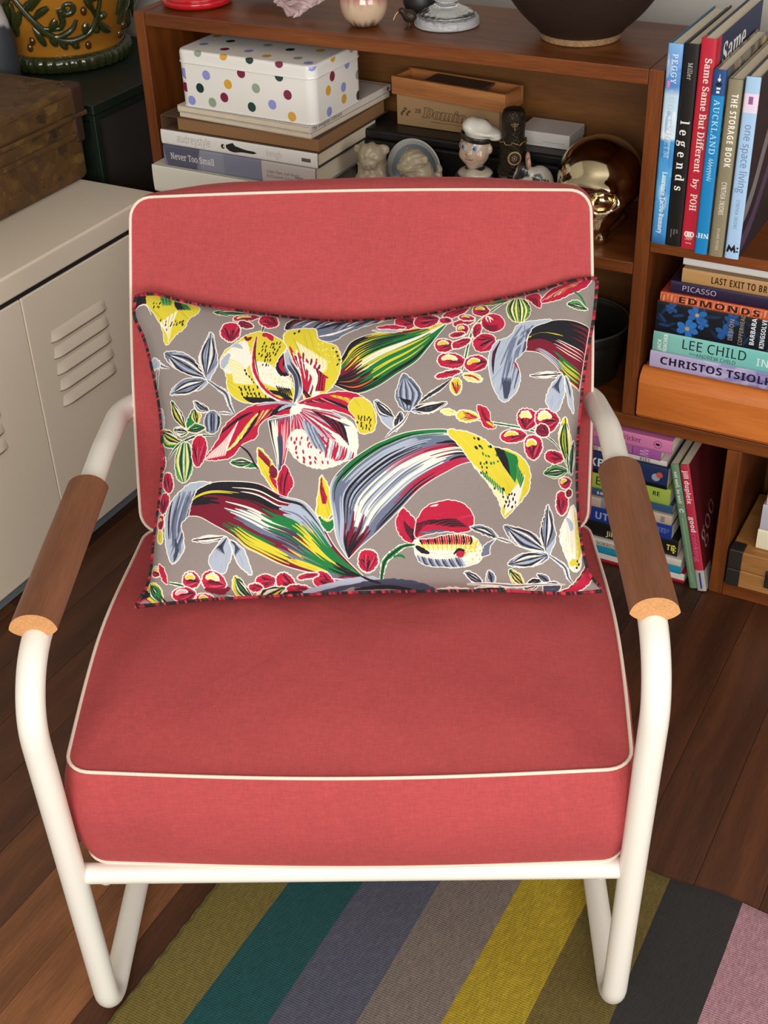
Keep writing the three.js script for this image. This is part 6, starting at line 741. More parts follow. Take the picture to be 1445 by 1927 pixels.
// ---------------------------------------------------------------- the majolica vase
{
  const amber = phys({ map: dataTex(256, 256, (u, v) => { const t = pn(u, v, 8, 6, 2) * 0.6 + pn(u, v, 30, 20, 3) * 0.4; return [lerp(158, 192, t), lerp(100, 134, t), lerp(28, 46, t)]; }, { repeat: [1, 1] }), roughness: 0.22, clearcoat: 0.8, clearcoatRoughness: 0.08 });
  const green = phys({ color: col(50, 56, 26), roughness: 0.2, clearcoat: 0.9, clearcoatRoughness: 0.06 }), brown = phys({ color: col(78, 46, 18), roughness: 0.22, clearcoat: 0.9, clearcoatRoughness: 0.06 });
  const Vx = -1.966, Vz = -2.212, vase = thing('glazed_vase', 'large amber glazed vase with dark green relief scrolls on the green cabinet', 'vase', [Vx, 0.7255, Vz]);
  const prof = [[0.0, 0.004], [0.1, 0.004], [0.124, 0.03], [0.131, 0.05], [0.15, 0.1], [0.17, 0.17], [0.178, 0.24], [0.168, 0.31], [0.13, 0.37], [0.1, 0.4], [0.11, 0.425], [0.1, 0.42], [0.085, 0.395]], curve = new THREE.SplineCurve(prof.slice(2, 11).map((p) => new THREE.Vector2(...p)));
  const pts = curve.getPoints(80), rad = (y) => { for (let i = 1; i < pts.length; i++) if (pts[i].y >= y) { const a = pts[i - 1], b = pts[i]; return lerp(a.x, b.x, clamp((y - a.y) / (b.y - a.y || 1))); } return 0.1; };
  // keep the body inside the corner: scale of the profile is the vase's own
  mesh('body', lathe(prof, 72), amber, vase);
  // ribbed foot ring
  const ringPts = []; { const g = lathe([[0.09, 0], [0.128, 0.001], [0.136, 0.008], [0.139, 0.018], [0.136, 0.028], [0.128, 0.034]], 150); const p = g.attributes.position; for (let i = 0; i < p.count; i++) { const a = Math.atan2(p.getZ(i), p.getX(i)), r = Math.hypot(p.getX(i), p.getZ(i)); if (r > 0.129) { const k = 1 + 0.022 * Math.cos(a * 44); p.setX(i, p.getX(i) * k); p.setZ(i, p.getZ(i) * k); } } g.computeVertexNormals(); mesh('foot_ring', g, green, vase).userData.label = 'dark green ribbed foot ring'; }
  const on = (a, y, off) => { const r = rad(y) + off; return V3(Math.cos(a) * r, y, Math.sin(a) * r); };
  // a relief line: list of [angle, height]; angle 0 looks towards the camera
  const A0 = Math.atan2(0 - Vz, 0 - Vx), put = (list, r0, r1, m, name, n = 26) => {
    const c = new THREE.SplineCurve(list.map((p) => new THREE.Vector2(...p))).getPoints(n), P = c.map((q) => on(A0 - q.x, q.y, 0.0012)), g = new THREE.TubeGeometry(new PolyCurve(P), n * 2, 1, 8, false), p = g.attributes.position, rows = n * 2 + 1;
    for (let i = 0; i < rows; i++) { const t = i / (rows - 1), r = 1.55 * lerp(r0, r1, t) * (0.35 + 0.65 * Math.sin(Math.PI * clamp(t * 0.9 + 0.08))), ctr = new PolyCurve(P).getPoint(t); for (let k = 0; k <= 8; k++) { const q = i * 9 + k, v = V3(p.getX(q), p.getY(q), p.getZ(q)).sub(ctr).multiplyScalar(r).add(ctr); p.setXYZ(q, v.x, v.y, v.z); } }
    g.computeVertexNormals(); mesh(name, g, m, vase);
  };
  const spiral = (cx, cy, R, dir, turns, tail) => { const o = [...tail]; for (let i = 0; i <= 16; i++) { const t = i / 16, a = dir * t * turns * 6.283 + Math.PI * (dir > 0 ? 1 : 0), r = R * (1 - 0.75 * t); o.push([cx + Math.cos(a) * r / 0.14, cy + Math.sin(a) * r]); } return o; };
  for (let rep = 0; rep < 4; rep++) {
    const o = rep * Math.PI / 2, S = (l) => l.map(([a, y]) => [a + o, y]);
    put(S([[-0.62, 0.19], [-0.5, 0.155], [-0.38, 0.12], [-0.2, 0.085], [0.02, 0.068], [0.25, 0.07], [0.42, 0.085], [0.5, 0.12], [0.53, 0.16], [0.5, 0.2]]), 0.006, 0.004, green, 'scroll', 40);
    put(S(spiral(0.1, 0.135, 0.014, 1, 1.4, [[-0.3, 0.1], [-0.14, 0.094], [0.02, 0.1]])), 0.0045, 0.005, green, 'scroll', 34);
    put(S(spiral(0.24, 0.178, 0.017, -1, 1.3, [[0.02, 0.225], [0.06, 0.19], [0.12, 0.162]])), 0.005, 0.006, green, 'scroll', 34);
    put(S(spiral(0.44, 0.155, 0.012, 1, 1.2, [[0.5, 0.1], [0.43, 0.12]])), 0.004, 0.004, green, 'scroll', 30);
    put(S(spiral(-0.3, 0.2, 0.016, -1, 1.3, [[-0.62, 0.205], [-0.5, 0.225], [-0.4, 0.222]])), 0.005, 0.0055, green, 'scroll', 34);
    put(S(spiral(-0.02, 0.2, 0.013, 1, 1.2, [[-0.34, 0.135], [-0.2, 0.16], [-0.12, 0.178]])), 0.0045, 0.005, green, 'scroll', 34);
    put(S([[-0.3, 0.1], [-0.1, 0.078], [0.12, 0.09], [0.2, 0.11]]), 0.003, 0.0055, green, 'scroll', 24);
    for (const [a, y, b, z] of [[0.12, 0.06, 0.04, 0.07], [0.5, 0.075, 0.42, 0.09], [-0.3, 0.15, -0.42, 0.135], [0.32, 0.15, 0.42, 0.12], [0.62, 0.11, 0.5, 0.1], [0.64, 0.15, 0.53, 0.15], [-0.22, 0.165, -0.4, 0.13], [-0.12, 0.14, -0.36, 0.112], [-0.28, 0.06, -0.38, 0.1], [-0.12, 0.058, -0.2, 0.085], [0.02, 0.05, -0.08, 0.072], [0.33, 0.1, 0.3, 0.072], [-0.6, 0.1, -0.44, 0.14], [-0.7, 0.14, -0.52, 0.165]]) put(S([[b, z], [(a + b) / 2, (y + z) / 2 + 0.003], [a, y]]), 0.003, 0.0075, green, 'leaf', 12);
    for (const [a, y, b, z] of [[-0.5, 0.19, -0.56, 0.17], [0.2, 0.05, 0.12, 0.07], [-0.06, 0.115, -0.2, 0.088], [0.3, 0.2, 0.2, 0.165], [-0.66, 0.08, -0.56, 0.15], [-0.72, 0.1, -0.62, 0.18], [0.72, 0.07, 0.5, 0.1]]) put(S([[b, z], [(a + b) / 2, (y + z) / 2 - 0.004], [a, y]]), 0.003, 0.008, green, 'leaf', 12);
    for (const [a, y] of [[-0.02, 0.17], [0.3, 0.125], [0.4, 0.19], [0.16, 0.19], [-0.46, 0.07], [-0.54, 0.055], [0.36, 0.052]]) { const s = new THREE.SphereGeometry(0.0085, 12, 8), q = on(A0 - a - o, y, 0); s.scale(0.8, 1.15, 0.8); s.translate(q.x, q.y, q.z); mesh('boss', s, brown, vase); }
  }
}
// ---------------------------------------------------------------- slate figurine at the left edge
{
  const base = [-1.963, 0.7257, -2.002], g = lathe([[0, 0], [0.03, 0], [0.042, 0.008], [0.044, 0.05], [0.043, 0.09], [0.032, 0.14], [0.022, 0.17], [0.02, 0.19], [0.016, 0.205], [0, 0.212]], 40);
  paint(g, (x, y, z) => { const n = fbm(x * 60, y * 60, z * 60), w = smooth(0.092, 0.1, y - 0.03 * n + 0.3 * (z - x) * 0.3 + 0.012 * (n - 0.5) * 6); return [lerp(0.035, 0.5, w), lerp(0.04, 0.47, w), lerp(0.05, 0.47, w)]; });
  const p = thing('slate_figurine', 'dark slate figurine with a mottled white upper part beside the amber vase behind the trunk', 'figurine', base);
  mesh('body', g, std({ vertexColors: true, roughness: 0.55 }), p);
  const foot = lathe([[0, 0], [0.04, 0], [0.046, 0.003], [0.044, 0.008], [0.036, 0.012]], 32); mesh('foot', foot, std({ color: col(60, 68, 70), roughness: 0.5 }), p);
}

// ---------------------------------------------------------------- things in the left bay of the bookcase
const BAY = 0.6072;
{
  // black case
  const k = thing('black_case', 'long black hinged case at the back of the left bay', 'case', [-1.195, BAY, -2.08]), bm = std({ color: col(26, 25, 25), roughness: 0.42 }), W = 0.42, D = 0.108;
  mesh('lower_half', rbox(W, 0.088, D, 0.006, W / 2, 0.044, -D / 2, 3), bm, k); mesh('lid', rbox(W + 0.004, 0.018, D + 0.004, 0.006, W / 2, 0.0985, -D / 2 + 0.002, 3), bm, k);
  const T = 0.6072 + 0.1077;
  // domino box and the wooden tray on it
  const dm = phys({ map: canvasTex(768, 220, (c, w, h) => { const r = rng(8); c.fillStyle = '#a4845c'; c.fillRect(0, 0, w, h); for (let i = 0; i < 160; i++) { c.globalAlpha = 0.1; c.fillStyle = r() > 0.5 ? '#c8a878' : '#7a5c38'; c.fillRect(r() * w, r() * h, 20 + r() * 200, 2); } c.globalAlpha = 1; text(c, '28', w * 0.18, h * 0.46, 44, '#5c3c2c', { weight: 'bold' }); c.save(); c.transform(1, 0.02, -0.25, 1, 0, 0); c.strokeStyle = '#5c3c2c'; c.lineWidth = 10; c.font = 'bold 96px serif'; c.textBaseline = 'middle'; c.strokeText('Dominoes', w * 0.3, h * 0.47); c.fillStyle = '#a4845c'; c.fillText('Dominoes', w * 0.3, h * 0.47); c.restore(); c.fillStyle = '#5c4030'; for (let i = 0; i < 5; i++) { c.beginPath(); c.ellipse(w * (0.05 + i * 0.018), h * (0.62 - (i % 3) * 0.09), 9, 14, i, 0, 7); c.fill(); } c.fillRect(w * 0.34, h * 0.76, w * 0.4, 4); }), roughness: 0.6 });
  const dom = rbox(0.202, 0.054, 0.06, 0.001); { const p = dom.attributes.position, uv = dom.attributes.uv, n = dom.attributes.normal; for (let i = 0; i < p.count; i++) if (n.getZ(i) < 0.5) uv.setXY(i, 0.02, 0.9); else uv.setXY(i, p.getX(i) / 0.202 + 0.5, p.getY(i) / 0.054 + 0.5); }
  solo('domino_box', dom, dm, 'old wooden domino box with printed lettering on the black case', 'box', [-1.024, T + 0.0274, -2.15]);
  const ty = T + 0.0548, oak = std({ map: wood([146, 88, 46], [196, 132, 76], 83, { rings: 9 }), roughness: 0.5, bumpMap: woodBump, bumpScale: 0.0002 }), tr = thing('wooden_tray', 'narrow oak tray box lying on the domino box', 'tray', [-1.014, ty, -2.138], -0.11);
  mesh('base', metreUV(rbox(0.236, 0.006, 0.064, 0.001, 0, 0.003, 0), 'x'), oak, tr);
  for (const z of [-0.0285, 0.0285]) mesh('long_side', metreUV(rbox(0.236, 0.026, 0.007, 0.001, 0, 0.019, z), 'x', z * 9), oak, tr);
  for (const x of [-0.1145, 0.1145]) mesh('short_side', metreUV(rbox(0.007, 0.025, 0.0495, 0.001, x, 0.0187, 0), 'z', x), oak, tr);
  mesh('sliding_lid', metreUV(rbox(0.12, 0.004, 0.0495, 0.001, 0.005, 0.029, 0), 'x', 0.5), std({ color: col(74, 56, 42), roughness: 0.6 }), tr);
  // white box
  const wb = thing('white_box', 'small white cardboard box on the right end of the black case', 'box', [-0.835, T + 0.0001, -2.145], 0.0), wm = std({ color: col(222, 218, 214), roughness: 0.6 });
  mesh('base', rbox(0.095, 0.012, 0.07, 0.001, 0, 0.006, 0), wm, wb); mesh('lid', rbox(0.097, 0.02, 0.072, 0.001, 0, 0.0152, 0), wm, wb);
  mesh('printed_line', rbox(0.04, 0.0006, 0.0003, 0.0001, 0.02, 0.0095, 0.0362), std({ color: col(120, 116, 114) }), wb);
}
{
  // two stone lion dogs
  const stone = phys({ color: col(172, 158, 134), roughness: 0.38, clearcoat: 0.3, clearcoatRoughness: 0.3 });
  const dogs = (seed) => field((x, y, z) => {
    let d = sdE(x, y, z, [0, 0.05, -0.012], [0.024, 0.036, 0.026]);
    d = smin(d, sdE(x, y, z, [0, 0.032, -0.024], [0.03, 0.03, 0.026]), 0.014);
    d = smin(d, sdE(x, y, z, [0, 0.097, 0.004], [0.0225, 0.02, 0.021]), 0.012); d = smin(d, sdE(x, y, z, [0, 0.074, -0.006], [0.026, 0.024, 0.024]), 0.01); d = smin(d, sdE(x, y, z, [0, 0.05, 0.01], [0.03, 0.018, 0.02]), 0.012);
    d = smin(d, sdE(x, y, z, [0, 0.088, 0.024], [0.015, 0.011, 0.011]), 0.008);
    for (const s of [-1, 1]) { d = smin(d, sdC(x, y, z, [s * 0.014, 0.055, 0.008], [s * 0.017, 0.008, 0.018], 0.0095, 0.009), 0.008); d = smin(d, sdE(x, y, z, [s * 0.018, 0.006, 0.025], [0.01, 0.007, 0.012]), 0.005); d = smin(d, sdC(x, y, z, [s * 0.026, 0.025, -0.02], [s * 0.03, 0.006, 0.004], 0.014, 0.008), 0.01); d = smin(d, sdE(x, y, z, [s * 0.024, 0.104, -0.002], [0.008, 0.009, 0.006]), 0.006); d = Math.max(d, -sdS(x, y, z, [s * 0.009, 0.099, 0.026], 0.0042)); }
    d = Math.max(d, -sdE(x, y, z, [0, 0.082, 0.036], [0.011, 0.0022, 0.008]));
    d = smin(d, sdC(x, y, z, [0, 0.02, -0.045], [0, 0.07, -0.05], 0.01, 0.006), 0.008);
    const a = Math.atan2(x, y - 0.09), m = Math.abs(Math.hypot(x, y - 0.09) - 0.022);
    return d + (m < 0.012 ? 0.0017 * Math.sin(a * 11 + seed) * Math.sin(y * 420 + seed) : 0) + 0.0008 * Math.sin(x * 300 + seed) * Math.sin(y * 260);
  }, [-0.05, -0.004, -0.07], [0.05, 0.13, 0.05], 0.0029);
  const put = (g, label, pos, turn) => { const t = thing('stone_lion', label, 'figurine', pos, turn, undefined); mesh('body', g, stone, t); mesh('base', rbox(0.066, 0.012, 0.08, 0.003, 0, 0.004, -0.012, 2), stone, t); };
  put(dogs(1), 'pale carved stone lion dog facing out, next to the stack of books', [-1.106, BAY + 0.0025, -1.985], 0.3);
  put(dogs(4), 'pale carved stone lion dog turned aside, in front of the blue dish', [-1.02, BAY + 0.0025, -1.985], -0.5);
  // little dish leaning behind them
  const dish = thing('dish', 'small pale blue dish leaning on the black case behind the stone lions', 'dish', [-1.056, BAY + 0.0006, -2.061]);
  const g = lathe([[0, 0], [0.03, 0.001], [0.048, 0.008], [0.054, 0.012], [0.052, 0.0135], [0.046, 0.0105], [0.03, 0.0038], [0, 0.0028]], 48); g.rotateX(Math.PI / 2 - 0.12); g.translate(0, 0.0545, 0); 
  paint(g, (x, y, z) => { const r = Math.hypot(x, y - 0.0535); const w = r > 0.045 ? 1 : 0; return [lerp(0.22, 0.5, w), lerp(0.28, 0.5, w), lerp(0.33, 0.46, w)]; });
  mesh('plate', g, phys({ vertexColors: true, roughness: 0.25, clearcoat: 0.6, clearcoatRoughness: 0.1 }), dish);
}
{
  // sailor figurine: head with painted face, cap, collar, coat
  const S = thing('sailor_figurine', 'painted ceramic sailor figurine with white cap in the left bay', 'figurine', [-0.927, BAY, -2.03], 0.12); S.scale.setScalar(0.78);
  const hY = 0.157, skin = [0.56, 0.43, 0.32];
  const head = field((x, y, z) => { y -= hY; let d = sdE(x, y, z, [0, 0, 0], [0.034, 0.038, 0.033]); d = smin(d, sdE(x, y, z, [0, -0.021, 0.006], [0.028, 0.022, 0.026]), 0.012); d = smin(d, sdS(x, y, z, [0, -0.008, 0.0335], 0.0048), 0.007); for (const s of [-1, 1]) { d = smin(d, sdE(x, y, z, [s * 0.018, -0.015, 0.019], [0.011, 0.01, 0.01]), 0.008); d = smin(d, sdE(x, y, z, [s * 0.0345, -0.004, -0.002], [0.005, 0.01, 0.007]), 0.003); } d = smin(d, sdS(x, y, z, [0, -0.038, 0.018], 0.009), 0.008); d = Math.max(d, -sdE(x, y, z, [0, -0.0225, 0.034], [0.0095, 0.0013, 0.006])); return smin(d, sdC(x, y, z, [0, -0.03, -0.002], [0, -0.06, -0.004], 0.016, 0.018), 0.008); }, [-0.045, hY - 0.07, -0.042], [0.045, hY + 0.045, 0.048], 0.0021);
  paint(head, (x, y, z) => {
    y -= hY; let c = skin;
    for (const s of [-1, 1]) { if (z > 0.008) { const ex = (x - s * 0.0145) / 0.0085, ey = (y - 0.0045) / 0.0062; if (ex * ex + ey * ey < 1) { c = [0.62, 0.6, 0.56]; const ix = (x - s * 0.0145 + 0.002) / 0.0042, iy = (y - 0.0045) / 0.0054; if (ix * ix + iy * iy < 1) c = [0.12, 0.28, 0.55]; if ((ix + 0.5) ** 2 + iy * iy < 0.3) c = [0.015, 0.015, 0.015]; } const by = y - (0.0165 - 60 * (x - s * 0.0145) ** 2); if (Math.abs(x - s * 0.0145) < 0.009 && Math.abs(by) < 0.0011) c = [0.1, 0.05, 0.03]; const ch = Math.hypot(x - s * 0.021, y + 0.014); if (ch < 0.008 && c === skin) c = [0.6, 0.36, 0.28]; } }
    if (z > 0.01 && Math.abs(x) < 0.0105 && Math.abs(y + 0.0222 - 30 * x * x) < 0.0024) c = [0.5, 0.14, 0.12]; return c;
  });
  const gl = (o) => phys({ roughness: 0.3, clearcoat: 0.5, clearcoatRoughness: 0.15, ...o });
  const hd = mesh('head', head, gl({ vertexColors: true }), S); hd.rotation.y = -0.12;
  const cap = field((x, y, z) => { let d = sdE(x, y, z, [0.006, 0.043, -0.004], [0.041, 0.0085, 0.036]); d = smin(d, sdE(x, y, z, [-0.02, 0.05, 0.002], [0.016, 0.015, 0.024]), 0.014); d = smin(d, sdE(x, y, z, [0.034, 0.034, -0.008], [0.018, 0.008, 0.022]), 0.01); return smin(d, sdC(x, y, z, [0, 0.028, -0.002], [0, 0.034, -0.002], 0.03, 0.031), 0.006); }, [-0.06, 0, -0.055], [0.065, 0.085, 0.05], 0.003);
  cap.rotateZ(-0.16); cap.translate(0.001, hY - 0.006, -0.003); const cm = mesh('cap', cap, gl({ color: col(226, 222, 212) }), S); cm.userData.label = 'white sailor cap';
  const band = lathe([[0.0335, 0], [0.0362, 0.001], [0.037, 0.006], [0.0362, 0.011], [0.0335, 0.012]], 40); band.rotateZ(-0.16); band.translate(0.002, hY + 0.0165, -0.001); mesh('hat_band', band, gl({ color: col(40, 32, 26) }), S).userData.label = 'dark hat band';
  const coat = field((x, y, z) => smin(smin(sdC(x, y, z, [0, 0.012, 0], [0, 0.055, 0], 0.032, 0.028), sdE(x, y, z, [0, 0.055, 0], [0.046, 0.02, 0.026]), 0.015), Math.min(sdC(x, y, z, [-0.042, 0.055, 0], [-0.045, 0.012, 0.012], 0.013, 0.012), sdC(x, y, z, [0.042, 0.055, 0], [0.045, 0.012, 0.012], 0.013, 0.012)), 0.008), [-0.065, -0.024, -0.04], [0.065, 0.09, 0.04], 0.0036);
  { const p = coat.attributes.position; for (let i = 0; i < p.count; i++) if (p.getY(i) < 0) p.setY(i, 0); coat.computeVertexNormals(); }
  coat.scale(0.86, 1.45, 0.95); mesh('coat', coat, gl({ color: col(34, 30, 40) }), S);
  const collar = field((x, y, z) => { const d = sdE(x, y, z, [0, 0.068, -0.002], [0.04, 0.014, 0.034]), v = sdC(x, y, z, [0, 0.066, 0.022], [0, 0.03, 0.03], 0.017, 0.004); return Math.max(smin(d, v, 0.01), -sdC(x, y, z, [0, 0.05, 0], [0, 0.12, 0], 0.014)); }, [-0.055, 0.02, -0.05], [0.055, 0.095, 0.05], 0.003); collar.translate(0, 0.028, 0); mesh('collar', collar, gl({ color: col(196, 186, 166) }), S);
  mesh('neckerchief', (() => { const g = new THREE.SphereGeometry(0.007, 14, 10); g.scale(1.3, 0.9, 0.8); g.translate(0, 0.058, 0.038); return g; })(), gl({ color: col(120, 28, 30) }), S);
}
{
  // beer bottle with foil neck
  const B = thing('beer_bottle', 'dark brown bottle with bronze foil neck and round gold badge', 'bottle', [-0.864, BAY, -2.046]);
  const foil = phys({ color: col(46, 38, 28), metalness: 0.6, roughness: 0.42, bumpMap: dataTex(64, 64, (u, v) => { const t = 255 * pn(u, v, 16, 16, 2); return [t, t, t]; }, { srgb: false, repeat: [5, 5] }), bumpScale: 0.0012 });
  mesh('glass', lathe([[0, 0.001], [0.024, 0.001], [0.0265, 0.006], [0.0265, 0.05], [0.0262, 0.068], [0.0245, 0.085], [0.019, 0.1]], 40), phys({ color: col(44, 26, 14), roughness: 0.08, clearcoat: 1 }), B);
  mesh('foil_neck', lathe([[0.0262, 0.08], [0.0245, 0.1], [0.0225, 0.122], [0.0228, 0.135], [0.0195, 0.14], [0.0198, 0.165], [0.0205, 0.176], [0.018, 0.186], [0.0135, 0.19], [0, 0.191]], 40), foil, B);
  const goldM = std({ color: col(150, 124, 76), metalness: 0.6, roughness: 0.4 });
  { const pts = []; for (let i = 0; i < 60; i++) { const a = i / 60 * 6.283; pts.push(V3(Math.cos(a) * 0.0226, 0.136 + 0.0022 * Math.sin(a * 7) + 0.0012 * Math.sin(a * 17), Math.sin(a) * 0.0226)); } mesh('foil_edge', tube(pts, 0.0011, { closed: true, radial: 6, seg: 120 }), goldM, B).userData.label = 'ragged bronze foil edge'; }
  { const e = mesh('foil_emblem', merge([rbox(0.013, 0.0016, 0.0012, 0.0004, 0, 0.003, 0), rbox(0.009, 0.0014, 0.0012, 0.0004, 0, 0, 0), rbox(0.0018, 0.014, 0.0012, 0.0004, 0, -0.001, 0)]), goldM, B); e.position.set(0.0098, 0.166, 0.0176); e.rotation.y = 0.5; }
  const br = mesh('badge_ring', new THREE.TorusGeometry(0.0105, 0.0016, 8, 30), std({ color: col(176, 146, 88), metalness: 0.5, roughness: 0.4 }), B); br.position.set(0.0118, 0.112, 0.0205); br.rotation.set(-0.1, 0.5, 0); br.userData.label = 'gold ring badge';
  const disc = new THREE.CylinderGeometry(0.0098, 0.0098, 0.002, 26); disc.rotateX(Math.PI / 2); const dd = mesh('badge', disc, std({ map: canvasTex(128, 128, (c, w, h) => { c.fillStyle = '#2a1a12'; c.fillRect(0, 0, w, h); c.strokeStyle = '#b8985c'; c.lineWidth = 5; c.beginPath(); c.arc(64, 64, 26, 0, 7); c.stroke(); c.fillStyle = '#c8b48a'; c.beginPath(); for (let i = 0; i < 16; i++) { const r = i % 2 ? 5 : 16, a = i / 16 * 6.283; c.lineTo(64 + r * Math.cos(a), 64 + r * Math.sin(a)); } c.fill(); }), roughness: 0.5 }), B); dd.position.copy(br.position); dd.rotation.copy(br.rotation);
}
{
  // small spotted animal figurine beside the bottle
  const F = thing('cow_figurine', 'small white ceramic animal with black spots and pink ear beside bottle', 'figurine', [-0.815, BAY + 0.0002, -2.032], 0.45);
  const body = field((x, y, z) => { let d = sdE(x, y, z, [0.008, 0.056, 0], [0.036, 0.028, 0.024]); d = smin(d, sdE(x, y, z, [-0.03, 0.075, 0.006], [0.019, 0.016, 0.015]), 0.012); d = smin(d, sdE(x, y, z, [-0.045, 0.068, 0.01], [0.01, 0.009, 0.011]), 0.006); for (const a of [-0.014, 0.03]) for (const b of [-0.013, 0.013]) d = smin(d, sdC(x, y, z, [a, 0.045, b], [a, 0.009, b], 0.0105, 0.009), 0.008); return d; }, [-0.07, -0.004, -0.04], [0.06, 0.105, 0.04], 0.0032); body.scale(0.72, 1.22, 0.8);
  paint(body, (x, y, z) => { const n = vnoise(x * 55 + 3, y * 55, z * 55); return n > 0.66 ? [0.02, 0.02, 0.02] : [0.55, 0.52, 0.46]; });
  mesh('body', body, phys({ vertexColors: true, roughness: 0.3, clearcoat: 0.5 }), F);
  for (const s of [-1, 1]) { const g = new THREE.SphereGeometry(0.01, 14, 10); g.scale(0.45, 1.3, 0.9); g.rotateX(s * 0.7); g.translate(-0.014, 0.112, 0.005 + s * 0.011); mesh('ear', g, phys({ color: col(206, 160, 138), roughness: 0.35, clearcoat: 0.4 }), F).userData.label = 'pink ear'; }
}
{
  // gold skull: one displaced surface, mirror-like
  const SK = thing('gold_skull', 'shiny mirror gold skull at the right end of the left bay', 'skull', [-0.708, BAY + 0.0003, -2.04], 0.05); SK.scale.set(1.1, 1, 1.0);
  const cy = 0.088, g = field((x, y, z) => {
    y -= cy; let d = sdE(x, y, z, [0, 0.006, -0.012], [0.064, 0.066, 0.076]);
    d = smin(d, sdE(x, y, z, [0, -0.028, 0.03], [0.045, 0.045, 0.036]), 0.02);
    d = smin(d, sdC(x, y, z, [-0.03, 0.008, 0.056], [0.03, 0.008, 0.056], 0.011), 0.014);
    for (const s of [-1, 1]) d = smin(d, sdC(x, y, z, [s * 0.046, -0.02, 0.038], [s * 0.058, -0.012, -0.002], 0.0085, 0.006), 0.01);
    d = smin(d, sdE(x, y, z, [0, -0.058, 0.045], [0.028, 0.022, 0.024]), 0.012);
    d = smin(d, sdC(x, y, z, [-0.02, -0.078, 0.045], [0.02, -0.078, 0.045], 0.012), 0.008);
    for (const s of [-1, 1]) { d = smin(d, sdC(x, y, z, [s * 0.022, -0.078, 0.042], [s * 0.042, -0.055, 0.0], 0.009), 0.008); d = -smin(-d, sdE(x, y, z, [s * 0.0255, -0.011, 0.062], [0.0195, 0.0175, 0.026]), 0.006); }
    d = -smin(-d, sdE(x, y, z, [0, -0.035, 0.068], [0.0085, 0.0135, 0.016]), 0.004);
    if (z > 0.03 && y < -0.048 && y > -0.088) d += 0.0012 * Math.max(0, Math.cos(x * 620)) * (Math.abs(x) < 0.03 ? 1 : 0);
    d = -smin(-d, sdE(x, y, z, [0, -0.066, 0.075], [0.03, 0.0016, 0.02]), 0.002);
    return d;
  }, [-0.085, -0.006, -0.1], [0.085, 0.175, 0.085], 0.0029);
  { const p = g.attributes.position; for (let i = 0; i < p.count; i++) if (p.getY(i) < 0) p.setY(i, 0); }
  mesh('cranium', g, std({ color: col(222, 206, 170), metalness: 1, roughness: 0.1 }), SK);
}
{
  // dark pot on the lower shelf
  const P = thing('dark_pot', 'dark grey ribbed pot on the lower shelf behind the armchair', 'pot', [-0.735, 0.3264, -2.055]);
  mesh('body', lathe([[0, 0.002], [0.07, 0.002], [0.078, 0.01], [0.088, 0.05], [0.092, 0.072], [0.0915, 0.086], [0.095, 0.09], [0.0955, 0.104], [0.092, 0.106], [0.087, 0.1], [0.082, 0.05], [0.07, 0.012], [0, 0.01]], 56), phys({ color: col(32, 30, 26), roughness: 0.4 }), P);
  mesh('rim', (() => { const q = new THREE.TorusGeometry(0.0935, 0.0022, 8, 60); q.rotateX(Math.PI / 2); q.translate(0, 0.106, 0); return q; })(), std({ color: col(70, 68, 60), roughness: 0.4 }), P);
}
